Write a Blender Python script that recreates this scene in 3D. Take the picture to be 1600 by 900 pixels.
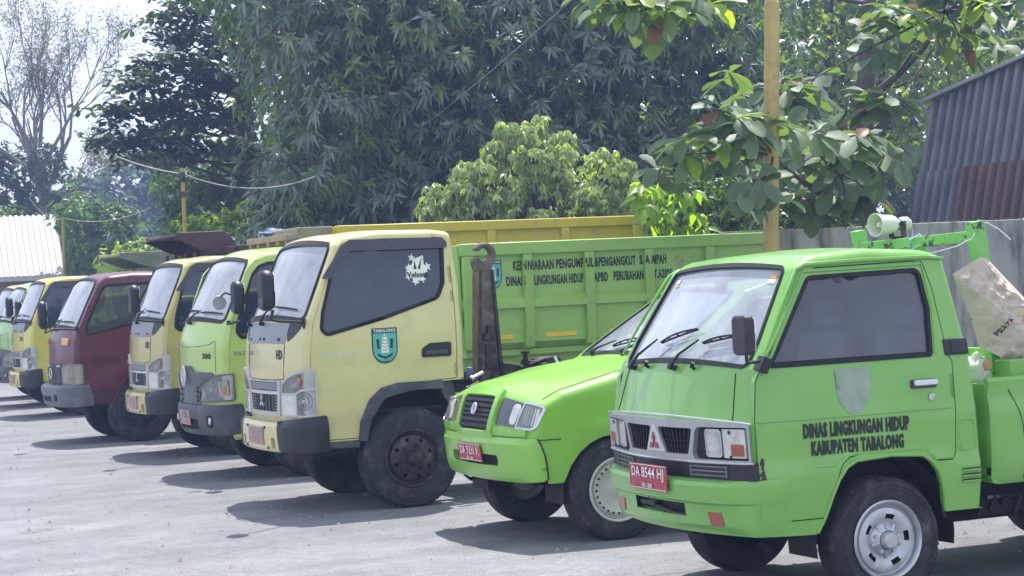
import bpy, bmesh, math, random
import numpy as np
from mathutils import Vector, Matrix
from mathutils.geometry import delaunay_2d_cdt

sc = bpy.context.scene
for o in list(bpy.data.objects):
    bpy.data.objects.remove(o)
COL = sc.collection
random.seed(7)
RNG = np.random.default_rng(7)
R = math.radians

# ------------------------------------------------------------------ camera
CAM_F, CAM_PITCH, CAM_ROLL, CAM_YAW, CAM_H = 3145.1, -0.000908, -0.049011, 0.406911, 1.7212
cd = bpy.data.cameras.new('camera')
cam = bpy.data.objects.new('camera', cd)
COL.objects.link(cam)
_cy, _sy, _cp, _sp = math.cos(CAM_YAW), math.sin(CAM_YAW), math.cos(CAM_PITCH), math.sin(CAM_PITCH)
_fw = Vector((_sy * _cp, _cy * _cp, _sp))
_r = Vector((_cy, -_sy, 0))
_u = _r.cross(_fw)
_c, _s = math.cos(CAM_ROLL), math.sin(CAM_ROLL)
_r2 = _c * _r + _s * _u
_u2 = -_s * _r + _c * _u
cam.matrix_world = Matrix(((_r2.x, _u2.x, -_fw.x, 0), (_r2.y, _u2.y, -_fw.y, 0), (_r2.z, _u2.z, -_fw.z, CAM_H), (0, 0, 0, 1)))
cd.sensor_width = 36
cd.lens = CAM_F / 1600 * 36
cd.clip_start = 0.1
cd.clip_end = 3000
sc.camera = cam

# ------------------------------------------------------------------ sky and sun
SUN_DIR = Vector((0.27, 0.33, 1.0)).normalized()      # towards the sun
sun_el = math.asin(SUN_DIR.z)
sun_az = math.atan2(SUN_DIR.x, SUN_DIR.y)              # from +Y towards +X
w = bpy.data.worlds.new('World')
sc.world = w
w.use_nodes = True
nt = w.node_tree
for n in list(nt.nodes):
    nt.nodes.remove(n)
wo = nt.nodes.new('ShaderNodeOutputWorld')
bg = nt.nodes.new('ShaderNodeBackground')
sky = nt.nodes.new('ShaderNodeTexSky')
sky.sky_type = 'NISHITA'
sky.sun_disc = False
sky.sun_elevation = sun_el
sky.sun_rotation = sun_az
sky.dust_density = 3.0
sky.air_density = 1.2
sky.ozone_density = 1.0
bg.inputs['Strength'].default_value = 0.12
# thin bright cloud over most of the sky
tc = nt.nodes.new('ShaderNodeTexCoord')
mp = nt.nodes.new('ShaderNodeMapping')
mp.inputs['Scale'].default_value = (1.0, 1.0, 2.6)
cl = nt.nodes.new('ShaderNodeTexNoise')
cl.inputs['Scale'].default_value = 2.3
cl.inputs['Detail'].default_value = 7
cl.inputs['Roughness'].default_value = 0.55
cr = nt.nodes.new('ShaderNodeValToRGB')
cr.color_ramp.elements[0].position = 0.22
cr.color_ramp.elements[0].color = (0.55, 0.55, 0.55, 1)
cr.color_ramp.elements[1].position = 0.62
cr.color_ramp.elements[1].color = (0.95, 0.95, 0.95, 1)
mx = nt.nodes.new('ShaderNodeMix')
mx.data_type = 'RGBA'
cv = nt.nodes.new('ShaderNodeMapRange')
cv.inputs['From Min'].default_value = 0.3
cv.inputs['From Max'].default_value = 0.75
cv.inputs['To Min'].default_value = 4.6
cv.inputs['To Max'].default_value = 7.2
cc = nt.nodes.new('ShaderNodeCombineColor')
mlt = nt.nodes.new('ShaderNodeMath'); mlt.operation = 'MULTIPLY'; mlt.inputs[1].default_value = 1.3
nt.links.new(tc.outputs['Generated'], mp.inputs['Vector'])
nt.links.new(mp.outputs[0], cl.inputs['Vector'])
nt.links.new(cl.outputs['Fac'], cr.inputs['Fac'])
nt.links.new(cl.outputs['Fac'], cv.inputs['Value'])
nt.links.new(cv.outputs[0], cc.inputs[0])
ml2 = nt.nodes.new('ShaderNodeMath'); ml2.operation = 'MULTIPLY'; ml2.inputs[1].default_value = 1.08
nt.links.new(cv.outputs[0], ml2.inputs[0])
nt.links.new(ml2.outputs[0], cc.inputs[1])
nt.links.new(cv.outputs[0], mlt.inputs[0])
nt.links.new(mlt.outputs[0], cc.inputs[2])
nt.links.new(cr.outputs['Color'], mx.inputs['Factor'])
nt.links.new(sky.outputs[0], mx.inputs['A'])
nt.links.new(cc.outputs[0], mx.inputs['B'])
nt.links.new(mx.outputs['Result'], bg.inputs['Color'])
nt.links.new(bg.outputs[0], wo.inputs[0])

sl = bpy.data.lights.new('sun', 'SUN')
sl.energy = 4.6
sl.angle = R(0.53)
sl.color = (1.0, 0.965, 0.91)
so = bpy.data.objects.new('sun', sl)
COL.objects.link(so)
so.rotation_euler = SUN_DIR.to_track_quat('Z', 'Y').to_euler()

sc.view_settings.view_transform = 'Standard'
sc.view_settings.look = 'None'
sc.view_settings.exposure = 0.72
sc.view_settings.gamma = 1.0
sc.cycles.max_bounces = 8
sc.cycles.transparent_max_bounces = 16
sc.cycles.volume_bounces = 0

# ------------------------------------------------------------------ materials
MATS = {}
def mat(name, rgb, rough=0.6, metal=0.0, coat=0.0, var=0.12, vscale=6.0, dirt=None, dirt_amt=0.0, dscale=3.0,
        bump=0.0, bscale=60.0, spec=0.5, trans=0.0, emit=None, rvar=0.1, dlo=0.52, dhi=0.72, stretch=None):
    if name in MATS:
        return MATS[name]
    m = bpy.data.materials.new(name)
    m.use_nodes = True
    t = m.node_tree
    b = t.nodes['Principled BSDF']
    co = t.nodes.new('ShaderNodeTexCoord')
    nz = t.nodes.new('ShaderNodeTexNoise')
    nz.inputs['Scale'].default_value = vscale
    nz.inputs['Detail'].default_value = 5
    t.links.new(co.outputs['Object'], nz.inputs['Vector'])
    ramp = t.nodes.new('ShaderNodeValToRGB')
    ramp.color_ramp.elements[0].position = 0.3
    ramp.color_ramp.elements[1].position = 0.7
    ramp.color_ramp.elements[0].color = tuple(c * (1 - var) for c in rgb) + (1,)
    ramp.color_ramp.elements[1].color = tuple(min(1, c * (1 + var)) for c in rgb) + (1,)
    t.links.new(nz.outputs['Fac'], ramp.inputs['Fac'])
    col = ramp.outputs['Color']
    if dirt is not None:
        n2 = t.nodes.new('ShaderNodeTexNoise')
        n2.inputs['Scale'].default_value = dscale
        n2.inputs['Detail'].default_value = 9
        n2.inputs['Roughness'].default_value = 0.65
        if stretch:
            mpn = t.nodes.new('ShaderNodeMapping'); mpn.inputs['Scale'].default_value = stretch
            t.links.new(co.outputs['Object'], mpn.inputs['Vector']); t.links.new(mpn.outputs[0], n2.inputs['Vector'])
        else:
            t.links.new(co.outputs['Object'], n2.inputs['Vector'])
        mr = t.nodes.new('ShaderNodeMapRange')
        mr.inputs['From Min'].default_value = dlo
        mr.inputs['From Max'].default_value = dhi
        mr.inputs['To Max'].default_value = dirt_amt
        t.links.new(n2.outputs['Fac'], mr.inputs['Value'])
        mm = t.nodes.new('ShaderNodeMix')
        mm.data_type = 'RGBA'
        mm.inputs['B'].default_value = tuple(dirt) + (1,)
        t.links.new(mr.outputs[0], mm.inputs['Factor'])
        t.links.new(col, mm.inputs['A'])
        col = mm.outputs['Result']
    t.links.new(col, b.inputs['Base Color'])
    if rvar:
        mr2 = t.nodes.new('ShaderNodeMapRange')
        mr2.inputs['To Min'].default_value = max(0.02, rough - rvar)
        mr2.inputs['To Max'].default_value = min(1, rough + rvar)
        t.links.new(nz.outputs['Fac'], mr2.inputs['Value'])
        t.links.new(mr2.outputs[0], b.inputs['Roughness'])
    else:
        b.inputs['Roughness'].default_value = rough
    b.inputs['Metallic'].default_value = metal
    b.inputs['Coat Weight'].default_value = coat
    b.inputs['Coat Roughness'].default_value = 0.06
    b.inputs['Specular IOR Level'].default_value = spec
    if bump:
        n3 = t.nodes.new('ShaderNodeTexNoise')
        n3.inputs['Scale'].default_value = bscale
        n3.inputs['Detail'].default_value = 6
        t.links.new(co.outputs['Object'], n3.inputs['Vector'])
        bp = t.nodes.new('ShaderNodeBump')
        bp.inputs['Strength'].default_value = bump
        bp.inputs['Distance'].default_value = 0.01
        t.links.new(n3.outputs['Fac'], bp.inputs['Height'])
        t.links.new(bp.outputs[0], b.inputs['Normal'])
    MATS[name] = m
    return m

def paint(name, rgb, rough=0.38, coat=0.35, dirt=(0.28, 0.25, 0.2), amt=0.35):
    return mat(name, rgb, rough=rough, coat=coat, var=0.06, vscale=2.2, dirt=dirt, dirt_amt=amt, dscale=4.5, bump=0.09, bscale=2.6, rvar=0.14)

def glass(name, tint, gloss=1.0, dirt=0.06, ior=1.5, dcol=(0.75, 0.78, 0.8)):
    if name in MATS:
        return MATS[name]
    m = bpy.data.materials.new(name)
    m.use_nodes = True
    t = m.node_tree
    for n in list(t.nodes):
        t.nodes.remove(n)
    out = t.nodes.new('ShaderNodeOutputMaterial')
    tr = t.nodes.new('ShaderNodeBsdfTransparent')
    tr.inputs[0].default_value = tuple(tint) + (1,)
    gl = t.nodes.new('ShaderNodeBsdfGlossy')
    gl.inputs['Roughness'].default_value = 0.03
    gl.inputs['Color'].default_value = (gloss, gloss, gloss, 1)
    df = t.nodes.new('ShaderNodeBsdfDiffuse')
    df.inputs['Color'].default_value = tuple(dcol) + (1,)
    fr = t.nodes.new('ShaderNodeFresnel')
    fr.inputs['IOR'].default_value = ior
    co = t.nodes.new('ShaderNodeTexCoord')
    nz = t.nodes.new('ShaderNodeTexNoise')
    nz.inputs['Scale'].default_value = 5
    nz.inputs['Detail'].default_value = 8
    t.links.new(co.outputs['Object'], nz.inputs['Vector'])
    mr = t.nodes.new('ShaderNodeMapRange')
    mr.inputs['From Min'].default_value = 0.3
    mr.inputs['From Max'].default_value = 0.8
    mr.inputs['To Min'].default_value = dirt * 0.75
    mr.inputs['To Max'].default_value = dirt * 1.3
    t.links.new(nz.outputs['Fac'], mr.inputs['Value'])
    m1 = t.nodes.new('ShaderNodeMixShader')
    m2 = t.nodes.new('ShaderNodeMixShader')
    t.links.new(mr.outputs[0], m1.inputs[0])
    t.links.new(tr.outputs[0], m1.inputs[1])
    t.links.new(df.outputs[0], m1.inputs[2])
    t.links.new(fr.outputs[0], m2.inputs[0])
    t.links.new(m1.outputs[0], m2.inputs[1])
    t.links.new(gl.outputs[0], m2.inputs[2])
    t.links.new(m2.outputs[0], out.inputs[0])
    MATS[name] = m
    return m

def leafmat(name, rgb, rgb2, gloss_rough=0.35, transl=0.4, spec=0.5, tcol=None):
    """leaf: per-leaf colour variation, glossy top, light passing through"""
    if name in MATS:
        return MATS[name]
    m = bpy.data.materials.new(name)
    m.use_nodes = True
    t = m.node_tree
    b = t.nodes['Principled BSDF']
    out = t.nodes['Material Output']
    ge = t.nodes.new('ShaderNodeNewGeometry')
    oi = t.nodes.new('ShaderNodeObjectInfo')
    ad = t.nodes.new('ShaderNodeMath'); ad.operation = 'ADD'
    fr = t.nodes.new('ShaderNodeMath'); fr.operation = 'FRACT'
    t.links.new(ge.outputs['Random Per Island'], ad.inputs[0])
    t.links.new(oi.outputs['Random'], ad.inputs[1])
    t.links.new(ad.outputs[0], fr.inputs[0])
    mm = t.nodes.new('ShaderNodeMix'); mm.data_type = 'RGBA'
    mm.inputs['A'].default_value = tuple(rgb) + (1,)
    mm.inputs['B'].default_value = tuple(rgb2) + (1,)
    t.links.new(fr.outputs[0], mm.inputs['Factor'])
    t.links.new(mm.outputs['Result'], b.inputs['Base Color'])
    b.inputs['Roughness'].default_value = gloss_rough
    b.inputs['Specular IOR Level'].default_value = spec
    tl = t.nodes.new('ShaderNodeBsdfTranslucent')
    hs = t.nodes.new('ShaderNodeMix'); hs.data_type = 'RGBA'; hs.blend_type = 'MULTIPLY'
    hs.inputs['Factor'].default_value = 1
    hs.inputs['B'].default_value = tuple(tcol or (1.9, 2.0, 0.6)) + (1,)
    t.links.new(mm.outputs['Result'], hs.inputs['A'])
    t.links.new(hs.outputs['Result'], tl.inputs['Color'])
    ms = t.nodes.new('ShaderNodeMixShader')
    ms.inputs[0].default_value = transl
    t.links.new(b.outputs[0], ms.inputs[1])
    t.links.new(tl.outputs[0], ms.inputs[2])
    t.links.new(ms.outputs[0], out.inputs[0])
    MATS[name] = m
    return m

# ------------------------------------------------------------------ objects
def tag(o, label=None, cat=None, group=None, kind=None):
    if label: o['label'] = label
    if cat: o['category'] = cat
    if group: o['group'] = group
    if kind: o['kind'] = kind
    return o

def empty(name, loc, label, cat, group=None, rz=0.0):
    o = bpy.data.objects.new(name, None)
    COL.objects.link(o)
    o.location = loc
    o.rotation_euler = (0, 0, rz)
    o.empty_display_size = 0.3
    return tag(o, label, cat, group)

class MB:
    """collects faces, then links them as ONE mesh object"""
    def __init__(s):
        s.v = []; s.f = []; s.m = []
    def add(s, vs, fs, mi=0):
        k = len(s.v)
        s.v.extend(tuple(v) for v in vs)
        s.f.extend(tuple(i + k for i in f) for f in fs)
        s.m.extend([mi] * len(fs))
        return s
    def box(s, x0, x1, y0, y1, z0, z1, mi=0):
        vs = [(x, y, z) for x in (x0, x1) for y in (y0, y1) for z in (z0, z1)]
        return s.add(vs, [(0, 1, 3, 2), (4, 6, 7, 5), (0, 4, 5, 1), (2, 3, 7, 6), (0, 2, 6, 4), (1, 5, 7, 3)], mi)
    def bar(s, a, b, wd, ht, up=(0, 0, 1), mi=0):
        a, b, up = Vector(a), Vector(b), Vector(up)
        d = (b - a).normalized()
        sx = d.cross(up)
        if sx.length < 1e-4: sx = d.cross(Vector((1, 0, 0)))
        sx.normalize(); uz = sx.cross(d)
        vs = [p + sx * (i * wd / 2) + uz * (j * ht / 2) for p in (a, b) for i in (-1, 1) for j in (-1, 1)]
        return s.add(vs, [(0, 1, 3, 2), (4, 6, 7, 5), (0, 4, 5, 1), (2, 3, 7, 6), (0, 2, 6, 4), (1, 5, 7, 3)], mi)
    def tube(s, pts, r, n=8, mi=0, caps=True):
        pts = [Vector(p) for p in pts]
        rs = r if hasattr(r, '__len__') else [r] * len(pts)
        vs = []; fs = []
        prev = None
        for i, p in enumerate(pts):
            d = (pts[min(i + 1, len(pts) - 1)] - pts[max(i - 1, 0)])
            if d.length < 1e-9: d = Vector((0, 0, 1))
            d.normalize()
            if prev is None:
                a = d.orthogonal().normalized()
            else:
                a = prev - d * prev.dot(d)
                a = a.normalized() if a.length > 1e-6 else d.orthogonal().normalized()
            prev = a
            b = d.cross(a)
            for k in range(n):
                t = 2 * math.pi * k / n
                vs.append(p + (a * math.cos(t) + b * math.sin(t)) * rs[i])
        for i in range(len(pts) - 1):
            for k in range(n):
                k2 = (k + 1) % n
                fs.append((i * n + k, i * n + k2, (i + 1) * n + k2, (i + 1) * n + k))
        if caps:
            fs.append(tuple(range(n))[::-1])
            fs.append(tuple((len(pts) - 1) * n + k for k in range(n)))
        return s.add(vs, fs, mi)
    def lathe(s, prof, c=(0, 0, 0), axis='y', n=40, mi=0, a0=0.0, a1=2 * math.pi, skip=None):
        full = abs(a1 - a0 - 2 * math.pi) < 1e-6
        cols = n if full else n + 1
        vs = []
        for r, a in prof:
            for k in range(cols):
                t = a0 + (a1 - a0) * k / n
                if axis == 'y': q = (c[0] + r * math.cos(t), c[1] + a, c[2] + r * math.sin(t))
                elif axis == 'x': q = (c[0] + a, c[1] + r * math.cos(t), c[2] + r * math.sin(t))
                else: q = (c[0] + r * math.cos(t), c[1] + r * math.sin(t), c[2] + a)
                vs.append(q)
        fs = []
        for i in range(len(prof) - 1):
            for k in range(n):
                if skip and skip(i, k): continue
                k2 = (k + 1) % cols
                fs.append((i * cols + k, i * cols + k2, (i + 1) * cols + k2, (i + 1) * cols + k))
        return s.add(vs, fs, mi)
    def prism(s, poly, f, d0, d1, mi=0):
        n = len(poly)
        vs = [f(u, v, d0) for u, v in poly] + [f(u, v, d1) for u, v in poly]
        fs = [tuple(range(n)), tuple(range(n, 2 * n))[::-1]] + [(i, n + i, n + (i + 1) % n, (i + 1) % n) for i in range(n)]
        return s.add(vs, fs, mi)
    def sweep(s, path, prof, mi=0, closed=True, caps=True):
        """path: (x,y,nx,ny); prof: (d,z) polygon, d along the path normal"""
        n = len(prof)
        vs = [(x + nx * d, y + ny * d, z) for x, y, nx, ny in path for d, z in prof]
        fs = []
        for i in range(len(path) - 1):
            for k in range(n if closed else n - 1):
                k2 = (k + 1) % n
                fs.append((i * n + k, i * n + k2, (i + 1) * n + k2, (i + 1) * n + k))
        if caps and closed:
            fs.append(tuple(range(n))[::-1])
            fs.append(tuple((len(path) - 1) * n + k for k in range(n)))
        return s.add(vs, fs, mi)
    def panel(s, outline, holes, f, thick=0.0, res=0.06, pts=None, mi=0, back=False, rim=True):
        vs2, tris, loops = cdt(outline, holes, res, pts)
        s.add([f(u, v, 0) for u, v in vs2], tris, mi)
        if back:
            s.add([f(u, v, -thick) for u, v in vs2], [t[::-1] for t in tris], mi)
        if thick and rim:
            for lp in loops:
                n = len(lp)
                a = [f(u, v, 0) for u, v in lp] + [f(u, v, -thick) for u, v in lp]
                s.add(a, [(i, (i + 1) % n, n + (i + 1) % n, n + i) for i in range(n)], mi)
        return s
    def mesh(s, name, mats, smooth=35, weld=1e-4, recalc=True):
        me = bpy.data.meshes.new(name)
        me.from_pydata([tuple(v) for v in s.v], [], s.f)
        for m in (mats if isinstance(mats, (list, tuple)) else [mats]):
            me.materials.append(m)
        if any(s.m):
            me.polygons.foreach_set('material_index', s.m)
        bm = bmesh.new(); bm.from_mesh(me)
        if weld: bmesh.ops.remove_doubles(bm, verts=bm.verts, dist=weld)
        if recalc: bmesh.ops.recalc_face_normals(bm, faces=bm.faces)
        bm.to_mesh(me); bm.free()
        if smooth:
            me.shade_smooth()
            me.set_sharp_from_angle(angle=R(smooth))
        return me
    def build(s, name, mats, parent=None, smooth=35, bevel=0.0, seg=2, weld=1e-4, loc=None, recalc=True):
        o = bpy.data.objects.new(name, s.mesh(name, mats, smooth, weld, recalc))
        COL.objects.link(o)
        if parent is not None: o.parent = parent
        if loc is not None: o.location = loc
        if bevel:
            b = o.modifiers.new('bevel', 'BEVEL')
            b.width = bevel; b.segments = seg; b.limit_method = 'ANGLE'; b.angle_limit = R(40)
            b.harden_normals = False
        return o

def inpoly(P, poly):
    P = np.asarray(P, float); x, y = P[:, 0], P[:, 1]
    ins = np.zeros(len(P), bool)
    a = np.asarray(poly, float); b = np.roll(a, -1, 0)
    for (x1, y1), (x2, y2) in zip(a, b):
        if y1 == y2: continue
        c = ((y1 > y) != (y2 > y)) & (x < (x2 - x1) * (y - y1) / (y2 - y1) + x1)
        ins ^= c
    return ins

def densify(poly, res):
    out = []
    n = len(poly)
    for i in range(n):
        a, b = poly[i], poly[(i + 1) % n]
        L = math.hypot(b[0] - a[0], b[1] - a[1])
        k = max(1, int(math.ceil(L / res - 1e-6)))
        for j in range(k):
            t = j / k
            out.append((a[0] + (b[0] - a[0]) * t, a[1] + (b[1] - a[1]) * t))
    return out

def segdist(P, loop):
    a = np.asarray(loop, float); b = np.roll(a, -1, 0); d = b - a
    L = (d ** 2).sum(1) + 1e-12
    w_ = P[:, None, :] - a[None]
    t = np.clip((w_ * d[None]).sum(2) / L, 0, 1)
    return np.sqrt((((w_ - t[..., None] * d[None]) ** 2).sum(2)).min(1))

def cdt(outline, holes, res, pts=None, dense=True):
    loops = [densify(outline, res) if dense else list(outline)] + [densify(h, res) if dense else list(h) for h in holes]
    if pts is None:
        a = np.asarray(outline, float)
        x0, y0 = a.min(0); x1, y1 = a.max(0)
        gx, gy = np.meshgrid(np.arange(x0 + res * .5, x1, res), np.arange(y0 + res * .5, y1, res))
        P = np.stack([gx.ravel(), gy.ravel()], 1)
        near = res * 0.45
    else:
        P = np.asarray(pts, float); near = res * 0.25
    if len(P):
        k = inpoly(P, outline)
        for h in holes: k &= ~inpoly(P, h)
        P = P[k]
    for lp in loops:
        if len(P): P = P[segdist(P, lp) > near]
    co = []; ed = []
    for lp in loops:
        k = len(co); n = len(lp)
        co += [Vector(p) for p in lp]
        ed += [(k + i, k + (i + 1) % n) for i in range(n)]
    co += [Vector(p) for p in P]
    r = delaunay_2d_cdt(co, ed, [], 0, 1e-6)
    V = [tuple(v) for v in r[0]]
    T = [tuple(t) for t in r[2]]
    if T:
        C = np.array([np.mean([V[i] for i in t], 0) for t in T])
        k = inpoly(C, outline)
        for h in holes: k &= ~inpoly(C, h)
        T = [t for t, q in zip(T, k) if q]
    return V, T, loops

def poly_offset(poly, d):
    """positive d shrinks"""
    a = np.asarray(poly, float)
    area = 0.5 * np.sum(a[:, 0] * np.roll(a[:, 1], -1) - np.roll(a[:, 0], -1) * a[:, 1])
    sg = 1 if area > 0 else -1
    n = len(a); out = []
    for i in range(n):
        p, q, r = a[i - 1], a[i], a[(i + 1) % n]
        e1 = (q - p) / (np.linalg.norm(q - p) + 1e-9); e2 = (r - q) / (np.linalg.norm(r - q) + 1e-9)
        n1 = np.array([-e1[1], e1[0]]) * sg; n2 = np.array([-e2[1], e2[0]]) * sg
        b = n1 + n2
        L = np.dot(b, b)
        b = b * (2 / L) if L > 0.4 else n1
        out.append(tuple(q + b * d))
    return out

def rounded(poly, r, seg=5):
    """polygon with filleted corners; r a number or list"""
    n = len(poly); out = []
    rs = r if hasattr(r, '__len__') else [r] * n
    for i in range(n):
        p, q, t = (Vector(poly[i - 1]), Vector(poly[i]), Vector(poly[(i + 1) % n]))
        a = (p - q); b = (t - q)
        la, lb = a.length, b.length
        if rs[i] <= 0 or la < 1e-6 or lb < 1e-6:
            out.append(tuple(q)); continue
        a.normalize(); b.normalize()
        ang = a.angle(b)
        if ang > math.pi - 0.02:
            out.append(tuple(q)); continue
        L = min(rs[i] / math.tan(ang / 2), la * 0.49, lb * 0.49)
        rr = L * math.tan(ang / 2)
        c = q + (a + b).normalized() * (rr / math.sin(ang / 2))
        s0 = q + a * L - c; s1 = q + b * L - c
        A0 = math.atan2(s0.y, s0.x); A1 = math.atan2(s1.y, s1.x)
        dA = (A1 - A0 + math.pi) % (2 * math.pi) - math.pi
        for k in range(seg + 1):
            t_ = A0 + dA * k / seg
            out.append((c.x + rr * math.cos(t_), c.y + rr * math.sin(t_)))
    return out

def rrect(u0, u1, v0, v1, r=0.01, seg=4):
    return rounded([(u0, v0), (u1, v0), (u1, v1), (u0, v1)], r, seg)

def arc(cx, cy, r, a0, a1, n=10):
    return [(cx + r * math.cos(R(a0 + (a1 - a0) * i / n)), cy + r * math.sin(R(a0 + (a1 - a0) * i / n))) for i in range(n + 1)]

def star(cx, cy, r, r2, n=5, a=90):
    return [(cx + (r if i % 2 == 0 else r2) * math.cos(R(a + i * 180 / n)), cy + (r if i % 2 == 0 else r2) * math.sin(R(a + i * 180 / n))) for i in range(2 * n)]

_TXT = {}
def text_geo(s, bold=0.02):
    if (s, bold) in _TXT: return _TXT[(s, bold)]
    c = bpy.data.curves.new('txt', 'FONT')
    c.body = s; c.size = 1.0; c.offset = bold; c.resolution_u = 2; c.space_character = 1.0 + 3.2 * max(0, bold - .01)
    o = bpy.data.objects.new('txt', c)
    COL.objects.link(o)
    me = bpy.data.meshes.new_from_object(o)
    V = np.array([v.co[:2] for v in me.vertices]) if len(me.vertices) else np.zeros((0, 2))
    F = [tuple(p.vertices) for p in me.polygons]
    bpy.data.objects.remove(o); bpy.data.curves.remove(c); bpy.data.meshes.remove(me)
    if len(V):
        V = V - V.min(0)
        ext = V.max(0)
    else: ext = np.array([1, 1])
    _TXT[(s, bold)] = (V, F, ext)
    return _TXT[(s, bold)]

def text(mb, s, f, u0, u1, v0, v1, d=0.003, bold=0.02, mi=0, heavy=0.0):
    """letters of s stretched into the rectangle u0..u1, v0..v1 of the mapping f(u, v, d)"""
    V, F, ext = text_geo(s, bold)
    if heavy:
        for i, h in enumerate((-heavy, heavy)):
            text(mb, s, f, u0 + h, u1 + h, v0, v1, d + .0003 * i, bold, mi)
        return mb
    mb.add([f(u0 + (u1 - u0) * p[0] / ext[0], v0 + (v1 - v0) * p[1] / ext[1], d) for p in V], F, mi)
    return mb
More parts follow.
